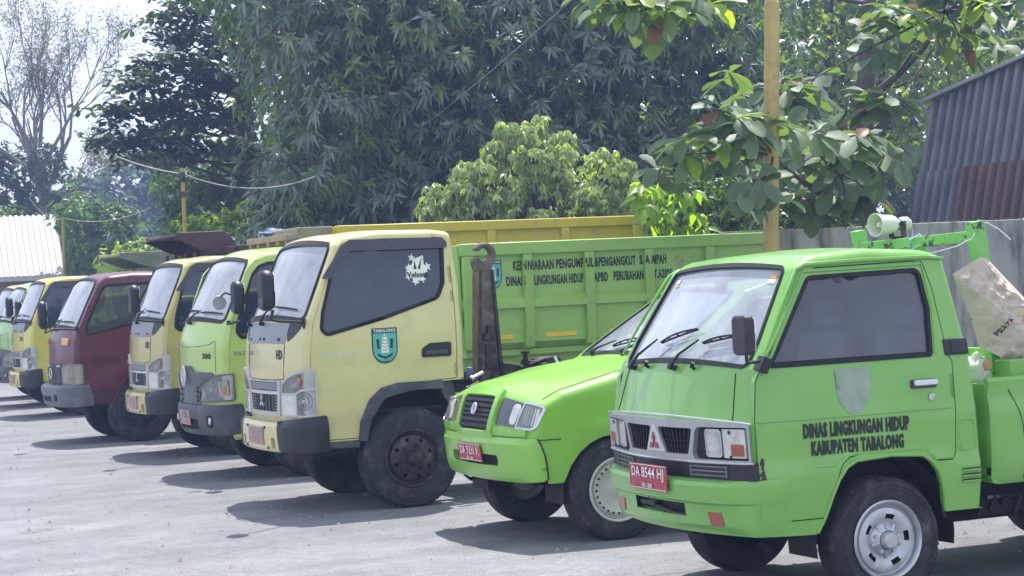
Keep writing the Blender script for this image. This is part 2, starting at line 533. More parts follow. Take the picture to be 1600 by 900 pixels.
# ------------------------------------------------------------------ vehicle shells
class Shell:
    """cab surface: a side outline swept across the width, with bulged front and rounded edges"""
    def __init__(s, corners, hw, r=0.08, b=0.08, ds=0.05, uc=0.86, W0=0.82):
        s.hw = hw; s.uc = uc; s.W0 = W0
        rf = r if callable(r) else (lambda x, z: r)
        bf = b if callable(b) else (lambda x, z: b)
        pl = [corners[0][:2]]
        for i in range(1, len(corners) - 1):
            f = corners[i][2] if len(corners[i]) > 2 else 0
            tri = rounded([corners[i - 1][:2], corners[i][:2], corners[i + 1][:2]], [0, f, 0], 6)
            pl += tri[1:-1]
        pl.append(corners[-1][:2])
        out = []
        for a, b_ in zip(pl[:-1], pl[1:]):
            L = math.hypot(b_[0] - a[0], b_[1] - a[1]); k = max(1, int(math.ceil(L / ds)))
            out += [(a[0] + (b_[0] - a[0]) * j / k, a[1] + (b_[1] - a[1]) * j / k) for j in range(k)]
        out.append(pl[-1])
        s.P = np.array(out)
        d = np.diff(s.P, axis=0); L = np.hypot(d[:, 0], d[:, 1])
        s.S = np.concatenate([[0], np.cumsum(L)])
        tn = d / L[:, None]
        t = np.vstack([tn[:1], tn[:-1] + tn[1:], tn[-1:]])
        t /= np.linalg.norm(t, axis=1)[:, None]
        s.N = np.stack([-t[:, 1], t[:, 0]], 1)
        s.r = np.array([rf(*p) for p in s.P]); s.b = np.array([bf(*p) for p in s.P])
        s.inset = [tuple(p - n * q) for p, n, q in zip(s.P, s.N, s.r)]
        s.top = int(np.argmax(s.P[:, 1]))
    def s_at_z(s, z):
        return float(np.interp(z, s.P[:s.top + 1, 1], s.S[:s.top + 1]))
    def strip(s, u, v, d=0.0):
        px = np.interp(v, s.S, s.P[:, 0]); pz = np.interp(v, s.S, s.P[:, 1])
        nx = np.interp(v, s.S, s.N[:, 0]); nz = np.interp(v, s.S, s.N[:, 1])
        k = math.hypot(nx, nz); nx /= k; nz /= k
        r = np.interp(v, s.S, s.r); b = np.interp(v, s.S, s.b)
        W = s.hw(px - nx * r, pz - nz * r)
        a = abs(u); sg = 1 if u >= 0 else -1
        if a <= s.uc:
            y = u / s.uc * (W - r); off = b * (1 - (a / s.uc) ** 2) + d; yo = 0
        else:
            th = (a - s.uc) / (1 - s.uc) * math.pi / 2
            y = sg * ((W - r) + (r + d) * math.sin(th)); off = -r + (r + d) * math.cos(th)
        return (px + nx * off, y, pz + nz * off)
    def um2u(s, um, v):
        px = np.interp(v, s.S, s.P[:, 0]); pz = np.interp(v, s.S, s.P[:, 1])
        nx = np.interp(v, s.S, s.N[:, 0]); nz = np.interp(v, s.S, s.N[:, 1])
        r = np.interp(v, s.S, s.r); W = s.hw(px - nx * r, pz - nz * r)
        a = abs(um); sg = 1 if um >= 0 else -1
        if a <= W - r: return sg * a / (W - r) * s.uc, 0.0, W
        th = (a - (W - r)) / r
        ex = max(0.0, th - math.pi / 2) * r
        return sg * (s.uc + (1 - s.uc) * min(1, th / (math.pi / 2))), ex, W
    def fmap(s, um, z, d=0.0):
        """front map: um metres across from the centre (wraps round the corner), z height, d outward"""
        v = s.s_at_z(z)
        u, ex, W = s.um2u(um, v)
        p = s.strip(u, v, d)
        if ex: p = (p[0] + ex, p[1], p[2])
        return p
    def side(s, sg=-1):
        return lambda x, z, d=0.0: (x, sg * (s.hw(x, z) + d), z)
    def wsmap(s):
        return lambda U, v, d=0.0: s.strip(U / s.W0, v, d)
    def body(s, mb, lower, side_holes, front_holes, thick=0.03, mi=0, sides=(-1, 1), extra=None, res=0.055):
        W0 = s.W0
        ug = np.concatenate([np.linspace(-s.uc, s.uc, 23), s.uc + (1 - s.uc) * np.linspace(0, 1, 7)[1:-1], -s.uc - (1 - s.uc) * np.linspace(0, 1, 7)[1:-1]])
        ug.sort()
        outline = [(u * W0, s.S[0]) for u in [-1] + list(ug)] + [(W0, v) for v in s.S]
        outline += [(u * W0, s.S[-1]) for u in ug[::-1]] + [(-W0, v) for v in s.S[::-1][:-1]]
        pts = [(u * W0, v) for v in s.S[1:-1] for u in ug]
        f = s.wsmap()
        vs, tris, loops = cdt(outline, [densify(h, 0.05) for h in front_holes], 0.06, pts, dense=False)
        mb.add([f(u, v) for u, v in vs], tris, mi)
        for lp in loops[1:]:
            n = len(lp)
            mb.add([f(u, v) for u, v in lp] + [f(u, v, -thick) for u, v in lp], [(i, (i + 1) % n, n + (i + 1) % n, n + i) for i in range(n)], mi)
        low = densify_open([s.inset[-1]] + list(lower) + [s.inset[0]], 0.05)
        out2 = list(s.inset) + low[1:-1]
        for sg in sides:
            g = s.side(sg)
            hs = [densify(h, 0.05) for h in side_holes]
            a = np.asarray(out2); x0, y0 = a.min(0); x1, y1 = a.max(0)
            gx, gy = np.meshgrid(np.arange(x0 + .02, x1, res), np.arange(y0 + .02, y1, res))
            P = list(zip(gx.ravel(), gy.ravel())) + list(extra or [])
            vs, tris, loops = cdt(out2, hs, res * .7, P, dense=False)
            mb.add([g(u, v) for u, v in vs], tris, mi)
            for lp in loops[1:] + [low]:
                n = len(lp); m = n if lp is not low else n - 1
                mb.add([g(u, v) for u, v in lp] + [g(u, v, -thick) for u, v in lp], [(i, (i + 1) % n, n + (i + 1) % n, n + i) for i in range(m)], mi)
        return mb

def densify_open(pl, res):
    out = []
    for a, b in zip(pl[:-1], pl[1:]):
        L = math.hypot(b[0] - a[0], b[1] - a[1]); k = max(1, int(math.ceil(L / res)))
        out += [(a[0] + (b[0] - a[0]) * j / k, a[1] + (b[1] - a[1]) * j / k) for j in range(k)]
    out.append(pl[-1])
    return out

def sstep(x, a, b):
    t = min(1, max(0, (x - a) / (b - a)))
    return t * t * (3 - 2 * t)

# materials shared by vehicles
M_RUB = mat('black_rubber', (0.012, 0.012, 0.014), 0.55, spec=0.3, var=0.2)
M_TYRE = mat('tyre_rubber', (0.036, 0.037, 0.042), 0.8, spec=0.25, var=0.25, vscale=9, dirt=(0.17, 0.16, 0.145), dirt_amt=0.6, dscale=7, bump=0.3, bscale=70)
M_PLAS = mat('black_plastic', (0.012, 0.013, 0.018), 0.5, var=0.15, dirt=(0.09, 0.09, 0.09), dirt_amt=0.22)
M_PLASG = mat('grey_plastic', (0.055, 0.06, 0.072), 0.55, var=0.12, dirt=(0.2, 0.19, 0.17), dirt_amt=0.35)
M_CHR = mat('dull_chrome', (0.62, 0.63, 0.65), 0.28, metal=0.85, var=0.08, dirt=(0.3, 0.28, 0.25), dirt_amt=0.3)
M_SILV = mat('silver_paint', (0.5, 0.52, 0.55), 0.38, metal=0.55, var=0.06, dirt=(0.2, 0.17, 0.14), dirt_amt=0.35, dscale=9)
M_GREYP = mat('dark_grey_grille_paint', (0.2, 0.21, 0.22), 0.4, metal=0.4, var=0.1)
M_STEEL = mat('greasy_dark_steel', (0.035, 0.033, 0.033), 0.55, metal=0.3, var=0.4, vscale=12, dirt=(0.2, 0.17, 0.14), dirt_amt=0.6, dscale=11, bump=0.3, bscale=40)
M_UNDER = mat('dark_underbody', (0.014, 0.014, 0.015), 0.8, var=0.3)
M_WHITE = mat('white_print', (0.75, 0.76, 0.76), 0.5, var=0.05)
M_BLACKP = mat('black_print', (0.012, 0.02, 0.016), 0.5, var=0.1)
M_RED = mat('plate_red', (0.36, 0.02, 0.035), 0.4, coat=0.2, var=0.08, dirt=(0.4, 0.3, 0.28), dirt_amt=0.4, dscale=12)
M_REDF = mat('faded_plate_pink', (0.42, 0.2, 0.21), 0.5, var=0.12, dirt=(0.5, 0.4, 0.4), dirt_amt=0.6, dscale=14)
M_REFL = mat('red_reflector', (0.32, 0.06, 0.035), 0.25, coat=0.5, var=0.15)
M_AMBER = mat('amber_lens', (0.7, 0.33, 0.02), 0.25, coat=0.5, var=0.1)
M_LAMPIN = mat('lamp_bowl', (0.62, 0.63, 0.62), 0.22, metal=0.7, var=0.25, vscale=9)
M_LENSW = mat('clouded_lens', (0.6, 0.61, 0.57), 0.2, coat=0.8, var=0.15, vscale=14)
M_SEAT = mat('seat_cloth', (0.14, 0.14, 0.15), 0.85, var=0.2)
M_SEATW = mat('white_seat_cover', (0.55, 0.55, 0.53), 0.9, var=0.15)
M_DASH = mat('dashboard', (0.03, 0.03, 0.033), 0.6)
M_ALU = mat('bright_metal', (0.6, 0.6, 0.6), 0.3, metal=0.9, var=0.1)
G_CLEAR = glass('windscreen_glass', (0.72, 0.78, 0.80), dirt=0.42, ior=1.9, dcol=(.72, .78, .86))
G_TINT = glass('tinted_glass', (0.52, 0.57, 0.64), dirt=0.10, ior=1.75, dcol=(0.34, 0.42, 0.56))
G_DARK = glass('dark_tinted_glass', (0.06, 0.07, 0.10), dirt=0.20, ior=1.65, dcol=(0.12, 0.165, 0.29))
G_LENS = glass('lamp_glass', (0.9, 0.92, 0.9), dirt=0.1, dcol=(0.6, 0.6, 0.55))

def tyre_mesh(Rr, rr, wd, n=72, tread=True, mi=0):
    """tyre about the y axis, from y=0 (outer face) to y=wd"""
    mb = MB()
    h = wd / 2
    prof = [(rr - 0.012, 0.018), (rr + 0.006, 0.006), (rr + 0.02, 0.002), ((Rr + rr) / 2, -0.012), (Rr * 0.93, -0.008), (Rr * 0.965, 0.008), (Rr * 0.985, 0.026)]
    tr = []
    y0, y1 = 0.032, wd - 0.032
    k = 5
    for i in range(k):
        a = y0 + (y1 - y0) * i / k; b = y0 + (y1 - y0) * (i + 1) / k
        tr += [(Rr, a + 0.004), (Rr, b - 0.006), (Rr - 0.009, b - 0.005), (Rr - 0.009, b + 0.003)]
    tr = tr[:-2]
    back = [(r, wd - a) for r, a in prof[::-1]]
    full = prof + tr + back
    mb.lathe(full, n=n, mi=mi)
    if tread:            # shoulder lugs
        for kx in range(n):
            t0 = 2 * math.pi * kx / n; t1 = t0 + 2 * math.pi / n * 0.55
            q = []
            for t in (t0, t1):
                for r, a in ((Rr * 0.945, -0.0095), (Rr * 0.995, 0.022), (Rr * 1.0, 0.04), (Rr * 0.94, 0.02)):
                    q.append((r * math.cos(t), a, r * math.sin(t)))
            mb.add(q, [(0, 1, 5, 4), (1, 2, 6, 5), (0, 4, 7, 3), (0, 3, 2, 1), (4, 5, 6, 7)], mi)
    # sidewall rings and raised lettering blocks
    for rad in (0.52, 0.66):
        r0 = rr + (Rr - rr) * rad
        mb.lathe([(r0, -0.0125), (r0 + 0.003, -0.016), (r0 + 0.006, -0.0125)], n=n, mi=mi)
    for j in range(26):
        t = 2 * math.pi * (j / 26 + (0.02 if j % 7 else 0.09))
        r0 = rr + (Rr - rr) * 0.56; r1 = rr + (Rr - rr) * 0.68
        if j % 13 in (5, 6, 11, 12): continue
        q = [(r * math.cos(t + a), -0.0155, r * math.sin(t + a)) for r, a in ((r0, 0), (r1, 0), (r1, 0.035), (r0, 0.035))]
        mb.add(q, [(0, 1, 2, 3)], mi)
    return mb

def wheel(parent, x, y, z, Rr, rr, wd, style, sg=-1, steer=0.0, Mrim=None, detail=True):
    """wheel part with tyre, rim, hub and nuts; outer face at y (sg: side), grows inward"""
    n = 72 if detail else 40
    t = tyre_mesh(Rr, rr, wd, n, detail)
    tilt = Matrix.Translation((x, y, z)) @ Matrix.Rotation(steer, 4, 'Z') @ Matrix.Scale(-sg, 4, (0, 1, 0))
    w_ = t.build('wheel', M_TYRE, parent, smooth=30)
    w_.matrix_local = tilt
    rim = MB()
    if style == 'slot':         # silver pressed wheel with oblong slots
        prof = [(rr + 0.012, -0.004), (rr + 0.004, -0.012), (rr - 0.004, -0.006), (rr - 0.010, 0.012), (rr - 0.014, 0.03), (rr - 0.026, 0.036), (rr - 0.030, 0.016), (rr - 0.060, 0.008), (rr - 0.085, 0.018), (0.085, 0.03), (0.07, 0.014), (0.05, 0.0), (0.048, 0.03)]
        m = 60
        def skip(i, k): return i == 7 and ((k + 4) % 12) in (3, 4, 5, 6)
        rim.lathe(prof, n=m, skip=skip)
        rim.lathe([(0.045, 0.03), (0.045, -0.022), (0.036, -0.034), (0.0, -0.036)], n=24)
        for j in range(5):
            a = 2 * math.pi * j / 5 + 0.3
            c = (0.068 * math.cos(a), 0, 0.068 * math.sin(a))
            rim.tube([(c[0], 0.03, c[2]), (c[0], 0.0, c[2])], 0.0115, 6)
            # raised ribs between nuts
            a2 = a + math.pi / 5
            rim.tube([(0.05 * math.cos(a2), 0.012, 0.05 * math.sin(a2)), (0.09 * math.cos(a2), 0.022, 0.09 * math.sin(a2))], [0.013, 0.009], 6)
        rim.build('rim', Mrim or M_SILV, w_, smooth=40)
        dk = MB(); dk.lathe([(rr - 0.02, 0.06), (0.03, 0.06)], n=32); dk.build('brake_drum', M_UNDER, w_)
    elif style == 'holes':      # white steel wheel with a ring of round holes
        prof = [(rr + 0.012, -0.004), (rr + 0.004, -0.012), (rr - 0.006, -0.004), (rr - 0.010, 0.02), (rr - 0.016, 0.035), (rr - 0.028, 0.036), (rr - 0.032, 0.022), (rr - 0.048, 0.014), (rr - 0.062, 0.02), (rr - 0.085, 0.06), (rr - 0.12, 0.07), (0.05, 0.06), (0.03, 0.05), (0.0, 0.05)]
        m = 96
        rim.lathe(prof, n=m)
        rim.build('rim', Mrim or M_SILV, w_, smooth=40)
        ho = MB()
        for j in range(24):
            a = 2 * math.pi * j / 24; c = rr - 0.047
            ho.add([(c * math.cos(a) + 0.0095 * math.cos(q) * math.cos(a) - 0.0095 * math.sin(q) * math.sin(a), 0.0105, c * math.sin(a) + 0.0095 * math.cos(q) * math.sin(a) + 0.0095 * math.sin(q) * math.cos(a)) for q in np.linspace(0, 2 * math.pi, 9)[:-1]], [tuple(range(8))])
        ho.build('rim_hole_ring', M_UNDER, w_)
    else:                       # truck wheel: dished disc, big hub, six nuts, hand holes
        prof = [(rr + 0.014, -0.004), (rr + 0.006, -0.014), (rr - 0.004, -0.008), (rr - 0.012, 0.02), (rr - 0.03, 0.03), (rr - 0.034, 0.005), (rr - 0.052, -0.01), (rr - 0.082, -0.02), (rr - 0.1, -0.03), (0.06, -0.03), (0.055, -0.03)]
        m = 64
        def skip(i, k): return i == 6 and (k % 8) in (2, 3)
        rim.lathe(prof, n=m, skip=skip)
        rim.build('rim', Mrim or M_STEEL, w_, smooth=40)
        hb = MB()
        hb.lathe([(0.062, -0.03), (0.06, -0.06), (0.045, -0.085), (0.03, -0.09), (0.026, -0.1), (0.0, -0.102)], n=24)
        hb.build('hub', M_STEEL, w_, smooth=40)
        nt_ = MB()
        for j in range(6):
            a = 2 * math.pi * j / 6 + 0.2; r0 = 0.105
            c = (r0 * math.cos(a), r0 * math.sin(a))
            nt_.tube([(c[0], -0.025, c[1]), (c[0], -0.055, c[1])], 0.02, 6)
            nt_.tube([(c[0], -0.05, c[1]), (c[0], -0.066, c[1])], 0.01, 6)
        nt_.build('wheel_nuts', M_STEEL, w_, smooth=30)
        dk = MB(); dk.lathe([(rr - 0.02, 0.08), (0.03, 0.08)], n=32); dk.build('brake_drum', M_UNDER, w_)
    return w_

def plate_part(parent, f, u0, u1, z0, z1, txt, sub, faded=False, d=0.012):
    mb = MB()
    mb.prism(rrect(u0, u1, z0, z1, 0.006), f, d, d - 0.004)
    p = mb.build('licence_plate', M_REDF if faded else M_RED, parent, smooth=20)
    t = MB()
    h = z1 - z0
    if txt:
        # text runs towards -y when seen from the front
        text(t, txt, f, u0 + 0.035 * (1 if u1 > u0 else -1), u1 - 0.03 * (1 if u1 > u0 else -1), z0 + h * 0.36, z0 + h * 0.88, d + 0.0015, 0.012)
    if sub:
        c = (u0 + u1) / 2; s_ = (u1 - u0) * 0.13
        text(t, sub, f, c - s_, c + s_, z0 + h * 0.1, z0 + h * 0.27, d + 0.0015, 0.02)
    for (a, b, c_, e) in ((u0, u1, z0 + 0.004, z0 + 0.008), (u0, u1, z1 - 0.008, z1 - 0.004)):
        t.add([f(a + (u1 - u0) * .02, c_, d + .0012), f(b - (u1 - u0) * .02, c_, d + .0012), f(b - (u1 - u0) * .02, e, d + .0012), f(a + (u1 - u0) * .02, e, d + .0012)], [(0, 1, 2, 3)])
    m_ = mat('plate_white_faded', (0.55, 0.45, 0.45), 0.6) if faded else M_WHITE
    t.build('lettering', m_, p, smooth=0, weld=0, recalc=False)
    return p

def wiper(parent, f, a, b, c0, c1, d=0.03):
    """f(y, z, d): surface map; a pivot, b arm end, c0..c1 blade"""
    mb = MB()
    mb.tube([f(*a, -0.005), f(*a, d + 0.012)], 0.017, 10)
    k = ((a[0] * .68 + b[0] * .32), (a[1] * .68 + b[1] * .32))
    mb.tube([f(*a, d), f(*k, d + 0.012), f(*b, d + 0.01)], [0.013, 0.008, 0.005], 6)
    w_ = mb.build('wiper', M_PLAS, parent)
    bl = MB()
    n = 8
    pts = [(c0[0] + (c1[0] - c0[0]) * i / n, c0[1] + (c1[1] - c0[1]) * i / n) for i in range(n + 1)]
    bl.tube([f(*p, 0.008) for p in pts], 0.006, 6)
    bl.tube([f(*pts[i], 0.016 + 0.016 * math.sin(math.pi * i / n)) for i in range(n + 1)], 0.0055, 6)
    for i in (2, 4, 6):
        bl.tube([f(*pts[i], 0.008), f(*pts[i], 0.016 + 0.016 * math.sin(math.pi * i / n))], 0.005, 4)
    bl.build('wiper_blade', M_RUB, w_)
    return w_

def window_set(parent, sh, hole, sg, gmat, frame=0.022, d=-0.012, name='side_window'):
    """pane and rubber surround filling a side window opening"""
    g = sh.side(sg)
    p = MB().panel(poly_offset(hole, 0.004), [], lambda x, z, q=0: g(x, z, d + q), 0, 0.08).build(name, gmat, parent, smooth=60)
    MB().panel(poly_offset(hole, -0.008), [poly_offset(hole, frame)], lambda x, z, q=0: g(x, z, 0.004 + q), 0.02, 0.05).build('window_seal', M_RUB, p, smooth=40)
    return p

def shield_poly(x0, x1, z0, z1):
    cx = (x0 + x1) / 2; h = z1 - z0; w_ = (x1 - x0) / 2
    pts = [(x0, z1), (x1, z1), (x1, z0 + h * 0.45)]
    pts += [(cx + w_ * math.cos(t), z0 + h * 0.45 - h * 0.45 * math.sin(t) ** 0.9) for t in np.linspace(0, math.pi / 2, 7)[1:]]
    pts += [(cx - w_ * math.cos(t), z0 + h * 0.45 - h * 0.45 * math.sin(t) ** 0.9) for t in np.linspace(math.pi / 2, 0, 7)[1:]]
    return pts

def emblem_tabalong(parent, f, x0, x1, z0, z1, mirror=False):
    """shield crest: teal field, black band with the name, pale tower with dark wings and ribbon"""
    mt = mat('crest_teal', (0.09, 0.42, 0.36), 0.45, var=0.08)
    o = MB().prism(shield_poly(x0, x1, z0, z1), f, 0.0035, 0.001).build('crest', mat('crest_outline', (0.02, 0.06, 0.05), 0.5), parent, smooth=0)
    k = 0.03 * (x1 - x0)
    W = x1 - x0; H = z1 - z0
    MB().prism(shield_poly(x0 + k * 1.6, x1 - k * 1.6, z0 + k * 2.2, z1 - H * 0.15), f, 0.0048, 0.003).build('crest_field', mt, o, smooth=0)
    t = MB(); text(t, 'TABALONG', f, x0 + W * 0.07, x1 - W * 0.07, z1 - H * 0.12, z1 - H * 0.03, 0.0052, 0.02)
    cx = (x0 + x1) / 2
    # tower
    t.prism([(cx - W * .15, z0 + H * .3), (cx + W * .15, z0 + H * .3), (cx + W * .09, z0 + H * .74), (cx - W * .09, z0 + H * .74)], f, 0.0056, 0.004)
    t.prism(star(cx, z0 + H * .79, W * .06, W * .025), f, 0.0056, 0.004)
    t.build('crest_lettering', M_WHITE, o, smooth=0, weld=0, recalc=False)
    b = MB()
    for sg in (-1, 1):
        b.prism([(cx + sg * W * .2, z0 + H * .42), (cx + sg * W * .3, z0 + H * .42), (cx + sg * W * .33, z0 + H * .68), (cx + sg * W * .22, z0 + H * .7)], f, 0.0056, 0.004)
        for i in range(4):
            zz = z0 + H * (.36 + .09 * i)
            b.prism([(cx + sg * W * .01, zz), (cx + sg * W * .1, zz + H * .03), (cx + sg * W * .1, zz + H * .05), (cx + sg * W * .01, zz + H * .02)], f, 0.0062, 0.005)
    b.prism([(cx - W * .3, z0 + H * .3), (cx - W * .05, z0 + H * .2), (cx + W * .05, z0 + H * .2), (cx + W * .3, z0 + H * .3), (cx + W * .27, z0 + H * .22), (cx, z0 + H * .12), (cx - W * .27, z0 + H * .22)], f, 0.0062, 0.004)
    b.build('crest_figures', M_BLACKP, o, smooth=0, weld=0, recalc=False)
    return o

def interior(parent, x0, x1, hw, zf, zb, xdash, seat=True, steer_y=0.35, Mseat=None):
    mb = MB()
    mb.box(x0, x1, -hw, hw, zf - 0.02, zf)
    mb.box(x1 - 0.03, x1 - 0.01, -hw, hw, zf, zb - 0.05)
    mb.build('cab_floor', M_UNDER, parent)
    MB().box(xdash, xdash + 0.28, -hw + 0.05, hw - 0.05, zb - 0.3, zb - 0.1).build('dashboard', M_DASH, parent, bevel=0.05, seg=3)
    for yc in (-0.4, 0.4):
        s_ = MB().box(x1 - 0.62, x1 - 0.14, yc - 0.26, yc + 0.26, max(zf + .02, zb - 0.62), max(zf + .16, zb - 0.46)).build('seat', Mseat or M_SEAT, parent, bevel=0.05, seg=3)
        b = MB()
        b.bar((x1 - 0.2, yc, zb - 0.5), (x1 - 0.1, yc, zb + 0.12), 0.12, 0.46, (0, 1, 0))
        b.build('seat_back', Mseat or M_SEAT, s_, bevel=0.04, seg=3)
        h = MB(); h.bar((x1 - 0.1, yc, zb + 0.15), (x1 - 0.08, yc, zb + 0.33), 0.09, 0.24, (0, 1, 0)); h.build('headrest', Mseat or M_SEAT, s_, bevel=0.03, seg=3)
    st = MB()
    c = Vector((xdash + 0.42, steer_y, zb - 0.08)); ax = Vector((0.75, 0, 0.66)).normalized()
    a = ax.orthogonal().normalized(); b_ = ax.cross(a)
    st.tube([c + (a * math.cos(t) + b_ * math.sin(t)) * 0.19 for t in np.linspace(0, 2 * math.pi, 29)], 0.014, 8, caps=False)
    for t in (0.3, 2.4, 4.5): st.tube([c, c + (a * math.cos(t) + b_ * math.sin(t)) * 0.19], 0.012, 6)
    st.tube([c, c - ax * 0.3], 0.03, 8)
    st.build('steering_wheel', M_DASH, parent)

def wheel_arch_liner(mb, x, z, r, y0, y1, a0=-10, a1=190, mi=0):
    mb.lathe([(r, y0), (r, y1), (r * 0.2, y1)], c=(x, 0, z), n=20, a0=R(a0), a1=R(a1), mi=mi)
    return mb
# ------------------------------------------------------------------ near green pickup van
def build_cab_pickup():
    X0, YC = 5.0, 9.56
    root = empty('pickup_truck', (X0, YC, 0), 'bright green cab-over pickup nearest the camera with a frowning silver grille and red plate', 'pickup truck')
    G = paint('leaf_green_paint', (0.18, 0.43, 0.078), 0.33, 0.45, dirt=(0.28, 0.40, 0.2), amt=0.3)
    def hw(x, z):
        w_ = float(np.interp(z, [.38, .5, .62, 1.0, 1.25, 1.76], [.79, .805, .82, .82, .80, .685]))
        # pressed line below the window and the raised flank over the wheel arch
        led = float(np.interp(x, [0, .47, .53, .6, 1.03, 1.09, 1.13, 1.5], [.735, .733, .765, .781, .779, .755, .722, .72]))
        w_ += 0.012 * (1 - sstep(z, led - 0.012, led + 0.004)) - 0.012 * 0
        w_ += -0.006 * sstep(z, .972, .986)
        if x < 0.35 and z < 1.3: w_ -= 0.03 * (1 - sstep(x, 0.0, 0.35))
        return w_
    prof = [(.055, .40), (.045, .70), (.03, .972, .015), (.105, 1.238, .03), (.405, 1.745, .07), (.50, 1.803, .15), (.85, 1.828, .5), (1.2, 1.808, .3), (1.325, 1.765, .06), (1.392, 1.16, .2), (1.408, .73), (1.40, .45)]
    def rf(x, z): return float(np.interp(z, [.4, .97, 1.0, 1.24, 1.3, 1.74, 1.8], [.07, .07, .09, .06, .05, .05, .06])) if x < 1.2 else .045
    def bf(x, z):
        if x > 1.2: return 0.0
        return float(np.interp(z, [.4, .97, 1.24, 1.74, 1.8], [.10, .10, .075, .05, .02]))
    sh = Shell(prof, hw, rf, bf, ds=.05)
    ssa, ssb = sh.s_at_z(1.247), sh.s_at_z(1.742)
    ws = rounded([(-.655, ssa), (.655, ssa), (.655, ssb), (-.655, ssb)], .04)
    door = rounded([(.060, .474), (.052, .98), (.075, 1.18), (.104, 1.235), (.19, 1.35), (.40, 1.712), (.45, 1.737), (1.165, 1.750), (1.198, 1.6), (1.222, 1.25), (1.245, 1.222), (1.24, 1.0), (1.222, .712), (1.106, .712), (1.061, .757), (1.027, .776), (.637, .780), (.568, .769), (.528, .74), (.476, .63), (.429, .505), (.41, .474)],
                   [.012, 0, .03, 0, 0, .03, 0, .025, 0, .01, .015, 0, .04, .03, .03, .03, .05, .03, .05, 0, .02, .01])
    door = [(x + 0.012, z) for x, z in door]
    win = rounded([(.168, 1.252), (.25, 1.378), (.468, 1.694), (1.148, 1.707), (1.165, 1.50), (1.135, 1.256)], [.01, .0, .05, .04, 0, .02])
    lower = [(1.40, .440), (1.165, .44), (1.15, .56), (1.12, .66), (1.075, .715), (1.02, .748), (.83, .762), (.62, .75), (.56, .72), (.51, .66), (.47, .58), (.43, .475), (.385, .392), (.13, .40)]
    mb = MB()
    sh.body(mb, lower, [poly_offset(door, -.004)], [ws], thick=.04)
    body = mb.build('body', G, root, smooth=38)
    for sg in (-1, 1):
        g = sh.side(sg)
        d = MB().panel(poly_offset(door, .002), [win], g, .035, .045).build('door', G, root, smooth=38)
        window_set(d, sh, win, sg, G_TINT, .013)
        if sg == -1:
            # pressed frame round the window
            fr = MB()
            pts = [(.13, 1.262), (.215, 1.388), (.445, 1.722), (1.17, 1.733), (1.19, 1.5), (1.16, 1.262)]
            fr.tube([g(x, z, .001) for x, z in pts], .008, 6)
            fr.build('door_frame_lip', G, d)
            h = MB()
            h.prism(rrect(.985, 1.148, 1.088, 1.136, .012), lambda u, v, q: g(u, v, q), .004, -.002)
            hd = h.build('door_handle', M_PLASG, d, bevel=.002)
            MB().prism(rrect(.995, 1.140, 1.103, 1.134, .010), lambda u, v, q: g(u, v, q), .034, .012).build('handle_grip', M_CHR, hd, bevel=.006)
            k = MB(); k.lathe([(.019, 0), (.019, -.010), (.013, -.013), (.011, -.008), (0, -.008)], c=(1.108, -hw(1.108, 1.038), 1.038), n=20)
            k.build('door_lock', M_CHR, d)
            t = MB()
            text(t, 'DINAS LINGKUNGAN HIDUP', g, .322, .956, .880, .957, .0035, .05, heavy=.0011)
            text(t, 'KABUPATEN TABALONG', g, .365, .918, .790, .866, .0035, .05, heavy=.0011)
            t.build('lettering', M_BLACKP, d, smooth=0, weld=0, recalc=False)
            gh = mat('bare_sanded_patch', (0.27, 0.36, 0.27), .6, var=.18, vscale=10, dirt=(.36, .4, .36), dirt_amt=.7, dscale=13)
            MB().panel([(.533, 1.222), (.742, 1.222), (.744, 1.108), (.716, 1.036), (.668, .992), (.632, .980), (.598, .995), (.55, 1.046), (.536, 1.128)], [], lambda u, v, q=0: g(u, v, .0025 + q), .0015, .04).build('faded_shield_patch', gh, d, smooth=40)
            # worn, chipped lower front edge of the door
            ch = MB()
            random.seed(3)
            for i in range(26):
                zc = .58 + random.gauss(.07, .07); xc_ = .075 + abs(random.gauss(0, .018)); r0 = random.uniform(.006, .02)
                ch.prism([(xc_ + r0 * random.uniform(.4, 1) * math.cos(a) * .7, zc + r0 * 1.6 * random.uniform(.5, 1) * math.sin(a)) for a in np.linspace(0, 2 * math.pi, 8)[:-1]], lambda u, v, q: g(u, v, q), .0022 + .0002 * (i % 5), .001)
            ch.build('chipped_paint', mat('bare_rust', (0.05, 0.035, 0.03), .8, var=.4), d, smooth=0)
        cr = MB(); cr.tube([g(x, .979, .0015) for x in np.linspace(.075, 1.235, 16)], .0045, 6); cr.build('door_crease', G, d)
        lg = MB(); lg.tube([g(x, z, -.001) for x, z in ((.07, .735), (.3, .734), (.485, .733), (.529, .767), (.58, .780), (1.02, .779), (1.06, .762), (1.10, .722), (1.215, .719))], .0075, 6); lg.build('door_ledge', G, d)
        al = MB(); al.tube([g(x, z, .0) for x, z in ((.388, .40), (.432, .477), (.472, .58), (.512, .66), (.562, .72), (.622, .75), (.83, .762), (1.02, .748), (1.075, .715), (1.12, .66), (1.15, .56), (1.163, .45))], .011, 6); al.build('wheel_arch_lip', G, root)
        bs = MB(); bs.prism([(.165, 1.250), (1.132, 1.254), (1.134, 1.276), (.185, 1.274)], g, .006, -.004); bs.build('window_strip', M_RUB, d, bevel=.002)
        # rear pillar vent, lower slits, pressed recess, rain gutter
        v = MB().prism(rrect(1.218, 1.366, 1.250, 1.333, .006), g, .008, -.004)
        ve = v.build('air_vent', M_PLAS, root, bevel=.003)
        s_ = MB()
        for i in range(5):
            zz = 1.266 + i * .0125
            MB().prism([(1.258, zz), (1.338, zz), (1.338, zz + .006), (1.258, zz + .006)], g, .016, .006).build('vent_slat', M_PLASG, ve, smooth=0)
        sl_ = MB()
